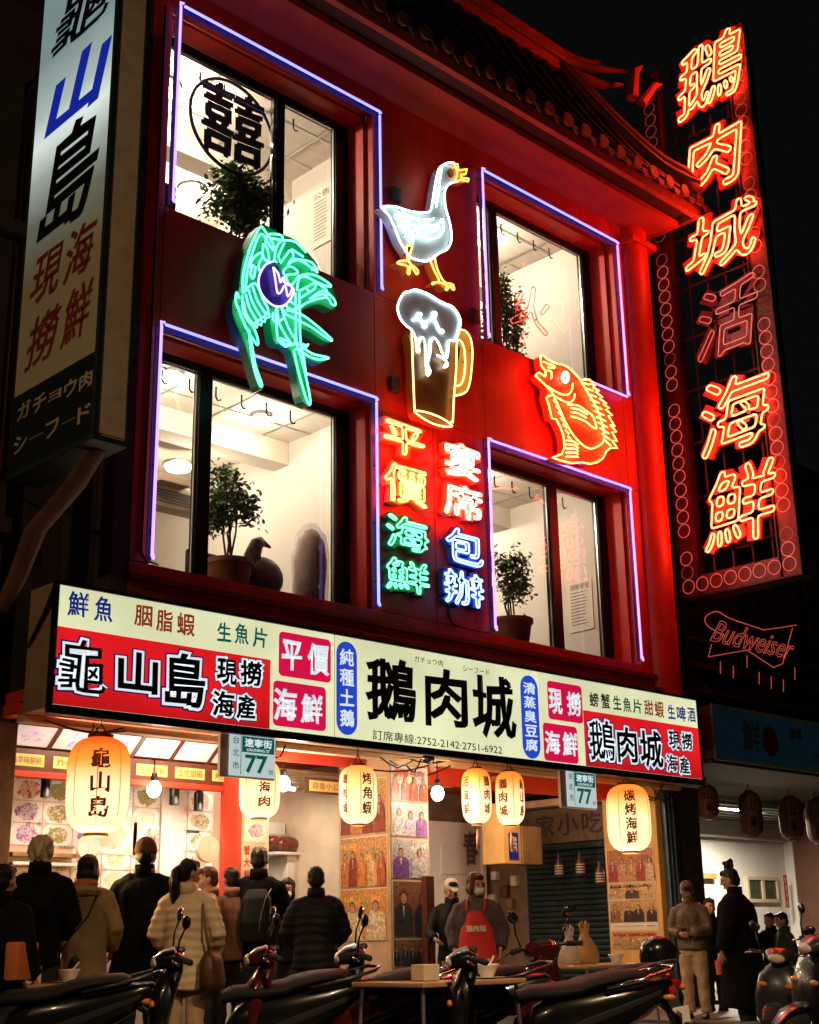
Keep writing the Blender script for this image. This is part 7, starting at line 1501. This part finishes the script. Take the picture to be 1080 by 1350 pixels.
# ================================================================== parked scooters along the kerb
g_blk = mat('scooter_black', (.006, .006, .007), .25, coat=.35, spec=.35); g_red = mat('scooter_dark_red', (.06, .006, .008), .22, coat=.6); g_gry = mat('scooter_graphite', (.022, .022, .025), .3, coat=.35)
g_seat = mat('seat_vinyl', (.010, .009, .009), .6, bump=.3, bscale=140, spec=.2); g_rub = mat('tyre_rubber', (.012, .012, .012), .85); g_chr = mat('chrome', (.7, .68, .65), .12, 1.0); g_lens = mat('clear_lens', (.55, .5, .45), .08, coat=1); g_rlens = mat('red_lens', (.35, .01, .01), .12, coat=1); g_olens = mat('amber_lens', (.6, .2, .02), .15, coat=1)
g_mir = mat('mirror_glass', (.8, .8, .8), .03, 1.0)
def L_(x, z, hy, hz, p_=0): return (Vector((x, 0, z)), Vector((0, hy, 0)), Vector((p_, 0, hz)))
def scooter(loc, rz, label, paint=g_blk, mirror=True, kind=0, scale=1.0, screen=True):
    t = thing('motor_scooter', label, 'scooter', loc, rz, 'scooters parked in a row along the kerb')
    # rear bodywork
    b = MB(); b.loft([L_(-.98, .80, .03, .02), L_(-.94, .79, .07, .05), L_(-.82, .74, .12, .10), L_(-.62, .67, .155, .14), L_(-.40, .61, .165, .17), L_(-.18, .56, .15, .19), L_(-.02, .50, .12, .17), L_(.06, .44, .06, .10)], 18, p=2.6)
    lpart('rear_body', b, paint, t, 'auto')
    for s in (-1, 1):
        lpart('side_trim', MB().loft([(Vector((-.88, s*.10, .76)), Vector((0, .012, 0)), Vector((0, 0, .016))), (Vector((-.62, s*.155, .67)), Vector((0, .014, 0)), Vector((0, 0, .028))), (Vector((-.35, s*.170, .58)), Vector((0, .014, 0)), Vector((0, 0, .034))), (Vector((-.12, s*.152, .50)), Vector((0, .012, 0)), Vector((0, 0, .014)))], 8), g_gry if paint is g_blk else g_blk, t, 'auto')
    # two-level seat
    s_ = MB(); s_.loft([L_(-.80, .86, .06, .015), L_(-.74, .865, .11, .035), L_(-.55, .845, .14, .045), L_(-.40, .815, .145, .045), L_(-.34, .79, .15, .045), L_(-.18, .765, .14, .05), L_(.0, .755, .11, .05), L_(.09, .73, .07, .04)], 18, p=2.5); lpart('seat', s_, g_seat, t, 'auto')
    r = MB(); r.tube([(-.50, .155, .80), (-.75, .15, .85), (-.95, .11, .90), (-1.0, 0, .91), (-.95, -.11, .90), (-.75, -.15, .85), (-.50, -.155, .80)], .013, 8); lpart('grab_rail', r, g_chr if kind % 2 else g_gry, t, True)
    lpart('tail_light', MB().loft([L_(-1.0, .77, .06, .012), L_(-.985, .765, .09, .03), L_(-.94, .755, .095, .035)], 14, p=3), g_rlens, t, 'auto')
    for s in (-1, 1): lpart('rear_indicator', MB().ell((-.93, s*.13, .73), (.045, .025, .022)), g_olens, t, True)
    lpart('number_plate', MB().rbox((-1.03, -.09, .50), (-1.02, .09, .62), .004), m_white, t); lpart('rear_mudguard', MB().loft([L_(-.86, .68, .09, .012), L_(-1.0, .60, .09, .01), L_(-1.06, .42, .08, .01)], 10, p=4), g_rub, t, 'auto')
    # floor, leg shield, front
    lpart('floorboard', MB().loft([L_(-.10, .30, .14, .05), L_(.10, .29, .16, .035), L_(.34, .29, .16, .035), L_(.44, .34, .13, .05)], 14, p=4), g_gry, t, 'auto')
    ls = MB(); ls.loft([(Vector((.46, 0, .28)), Vector((0, .13, 0)), Vector((.05, 0, .02))), (Vector((.50, 0, .42)), Vector((0, .20, 0)), Vector((.06, 0, .01))), (Vector((.50, 0, .62)), Vector((0, .22, 0)), Vector((.07, 0, 0))), (Vector((.47, 0, .80)), Vector((0, .19, 0)), Vector((.085, 0, 0))), (Vector((.42, 0, .90)), Vector((0, .11, 0)), Vector((.07, 0, -.01))), (Vector((.40, 0, .95)), Vector((0, .06, 0)), Vector((.05, 0, -.01)))], 18, p=2.6); lpart('leg_shield', ls, paint, t, 'auto')
    for s in (-1, 1): lpart('front_indicator', MB().ell((.555, s*.13, .72), (.02, .045, .025)), g_olens, t, True)
    fm = MB(); fm.loft([L_(.36, .43, .06, .02), L_(.45, .52, .075, .02, .02), L_(.60, .545, .08, .02), L_(.75, .50, .075, .02, -.02), L_(.84, .40, .05, .015)], 12, p=3); lpart('front_mudguard', fm, paint, t, 'auto')
    hc = MB(); hc.loft([(Vector((.36, 0, .98)), Vector((0, .13, 0)), Vector((-.01, 0, .045))), (Vector((.42, 0, 1.0)), Vector((0, .15, 0)), Vector((0, 0, .065))), (Vector((.49, 0, .985)), Vector((0, .12, 0)), Vector((0, 0, .06))), (Vector((.55, 0, .96)), Vector((0, .07, 0)), Vector((0, 0, .04)))], 18, p=2.6); cowl = lpart('handlebar_cowl', hc, paint if kind != 2 else g_gry, t, 'auto')
    lpart('headlight', MB().ell((.535, 0, .965), (.035, .085, .045)), g_lens, t, True); lpart('dashboard', MB().loft([(Vector((.36, 0, 1.03)), Vector((0, .07, 0)), Vector((.0, 0, .012))), (Vector((.40, 0, 1.055)), Vector((0, .075, 0)), Vector((0, 0, .012)))], 12, p=4), g_rub, t, 'auto')
    if kind == 1 and screen and paint is not g_red: lpart('windscreen', MB().loft([(Vector((.54, 0, 1.0)), Vector((0, .12, 0)), Vector((.006, 0, 0))), (Vector((.50, 0, 1.12)), Vector((0, .13, 0)), Vector((.006, 0, 0))), (Vector((.44, 0, 1.20)), Vector((0, .08, 0)), Vector((.006, 0, 0)))], 12), g_lens, t, 'auto')
    for s in (-1, 1):
        lpart('handlebar', MB().tube([(.43, s*.10, 1.0), (.40, s*.20, 1.015), (.35, s*.27, 1.01)], .014, 8), g_gry, t, True); lpart('grip', MB().tube([(.385, s*.225, 1.014), (.33, s*.335, 1.005)], .021, 10), g_rub, t, True)
        lpart('brake_lever', MB().tube([(.44, s*.20, 1.01), (.44, s*.28, 1.0), (.405, s*.345, .99)], .008, 6), g_chr, t, True)
        if mirror:
            lpart('mirror_stem', MB().tube([(.41, s*.19, 1.02), (.40, s*.235, 1.13), (.37, s*.26, 1.21)], .007, 6), g_blk, t, True)
            mm = lpart('mirror', MB().ell((.365, s*.27, 1.25), (.018, .065, .045), Matrix.Rotation(s*R(14), 3, 'Z') @ Matrix.Rotation(R(20*s), 3, 'X')), g_blk, t, True); lpart('mirror_glass', MB().ell((.350, s*.27, 1.25), (.006, .054, .036), Matrix.Rotation(s*R(14), 3, 'Z') @ Matrix.Rotation(R(20*s), 3, 'X')), g_mir, t, True)
    # fork, wheels, exhaust
    lpart('fork', MB().tube([(.60, .07, .25), (.50, .06, .55)], .02, 8).tube([(.60, -.07, .25), (.50, -.06, .55)], .02, 8), g_chr, t, True)
    for nm, x in (('front_wheel', .60), ('rear_wheel', -.66)):
        M = Matrix.Translation((x, 0, .25)) @ Matrix.Rotation(PI/2, 4, 'X'); w = lpart(nm, MB().lathe([(.15, -.05), (.21, -.055), (.245, -.035), (.25, 0), (.245, .035), (.21, .055), (.15, .05)], n=28, M=M), g_rub, t, True)
        lpart('rim', MB().lathe([(.02, -.04), (.03, -.045), (.145, -.02), (.155, -.045), (.155, .045), (.145, .02), (.03, .045), (.02, .04)], n=20, M=M), g_gry, w, 'auto')
    lpart('exhaust', MB().loft([(Vector((-.15, -.16, .24)), Vector((0, .03, 0)), Vector((0, 0, .03))), (Vector((-.45, -.19, .26)), Vector((0, .06, 0)), Vector((0, 0, .07))), (Vector((-.90, -.20, .36)), Vector((0, .055, 0)), Vector((0, 0, .065))), (Vector((-.93, -.20, .37)), Vector((0, .03, 0)), Vector((0, 0, .035)))], 14), g_gry, t, 'auto')
    lpart('kick_stand', MB().tube([(-.30, .14, .28), (-.38, .2, .03), (-.34, .24, .01)], .012, 6), g_blk, t, True)
    t.scale = (scale*.94,)*3
    return t
def park(px, depth, turn, label, lean=0, **k):
    "px is where the steering head stands in the photo; depth its distance"
    d = ray(px, 1243); d = d/d.dot(Vector((math.cos(CAM_Y), math.sin(CAM_Y), 0))); p_ = CAM_C+d*depth; rz = R(135.6+turn); o = Vector((.42*math.cos(rz), .42*math.sin(rz), 0))
    t = scooter((p_.x-o.x, p_.y-o.y, 0), rz, label, **k); t.rotation_euler[0] = R(lean); return t
park(-70, 9.0, 6, 'black scooter at the left end whose raised tail points at the coated customers', mirror=False, lean=-6)
park(222, 9.1, 14, 'black scooter with round mirrors in front of the cream puffer coat', lean=-7, kind=0)
park(345, 9.3, 8, 'dark red scooter with chrome rail in front of the tall backpacker', paint=g_red, kind=1, lean=-6)
park(462, 9.6, 5, 'graphite scooter with a small windscreen in front of the black puffer jacket', paint=g_gry, kind=2, lean=-7)
park(605, 8.9, 4, 'black scooter with red trim whose tail carries the helmet below the last lit lantern', mirror=False, lean=-7, kind=1, scale=.97, screen=False)
park(722, 10.2, -58, 'dark red scooter with tall mirror stems nosed in before the green shutter', paint=g_red, kind=0, lean=-5, scale=1.0)
park(1063, 10.6, 20, 'black scooter at the right edge with one mirror raised against the white shop', lean=-6, kind=2)
park(1010, 11.8, 60, 'graphite scooter parked behind at the right, partly hidden by the others', paint=g_gry, lean=-6, scale=.9)
d = CAM_C+ray(868, 1256)*9.2
t = thing('crash_helmet', 'black open face helmet resting on the scooter tail beneath the ochre pillar', 'helmet', d)
lpart('shell', remesh(MB().ell((0, 0, .0), (.14, .12, .11), None, 20, 14).ell((-.04, 0, -.03), (.10, .115, .09)), .012, 2), g_blk, t); lpart('peak', MB().loft([(Vector((.10, 0, .02)), Vector((0, .09, 0)), Vector((0, 0, .01))), (Vector((.19, 0, -.01)), Vector((0, .06, 0)), Vector((0, 0, .006)))], 12), g_blk, t, 'auto')
# unseen street lamp added to light coats and scooters from above
t = thing('unseen_street_lamp', 'unseen warm street lamp added to light the coats and parked scooters', 'street lamp', (4.6, -9.6, 0))
lpart('pole', MB().tube([(.9, -2.2, 0), (.9, -2.2, 6.2), (.4, -1, 6.55), (0, 0, 6.55)], [.08, .06, .05, .04], 10), m_silver, t, True); lpart('lamp_head', MB().loft([((0, -.35, 6.56), (.1, 0, 0), (0, 0, .05)), ((0, 0, 6.56), (.17, 0, 0), (0, 0, .07)), ((0, .35, 6.54), (.1, 0, 0), (0, 0, .04))], 12), m_silver, t, True)
lpart('lamp_lens', MB().rbox((-.11, -.25, 6.46), (.11, .25, 6.485), .01), MATS['street_lens'], t)
_l = lamp('lamp_light', 'SPOT', (4.6, -9.6, 6.4), (1, .66, .36), 1800, t, .12, rot=(R(24), 0, R(-52)), spot=R(100))

bpy.data.objects.remove(_to)
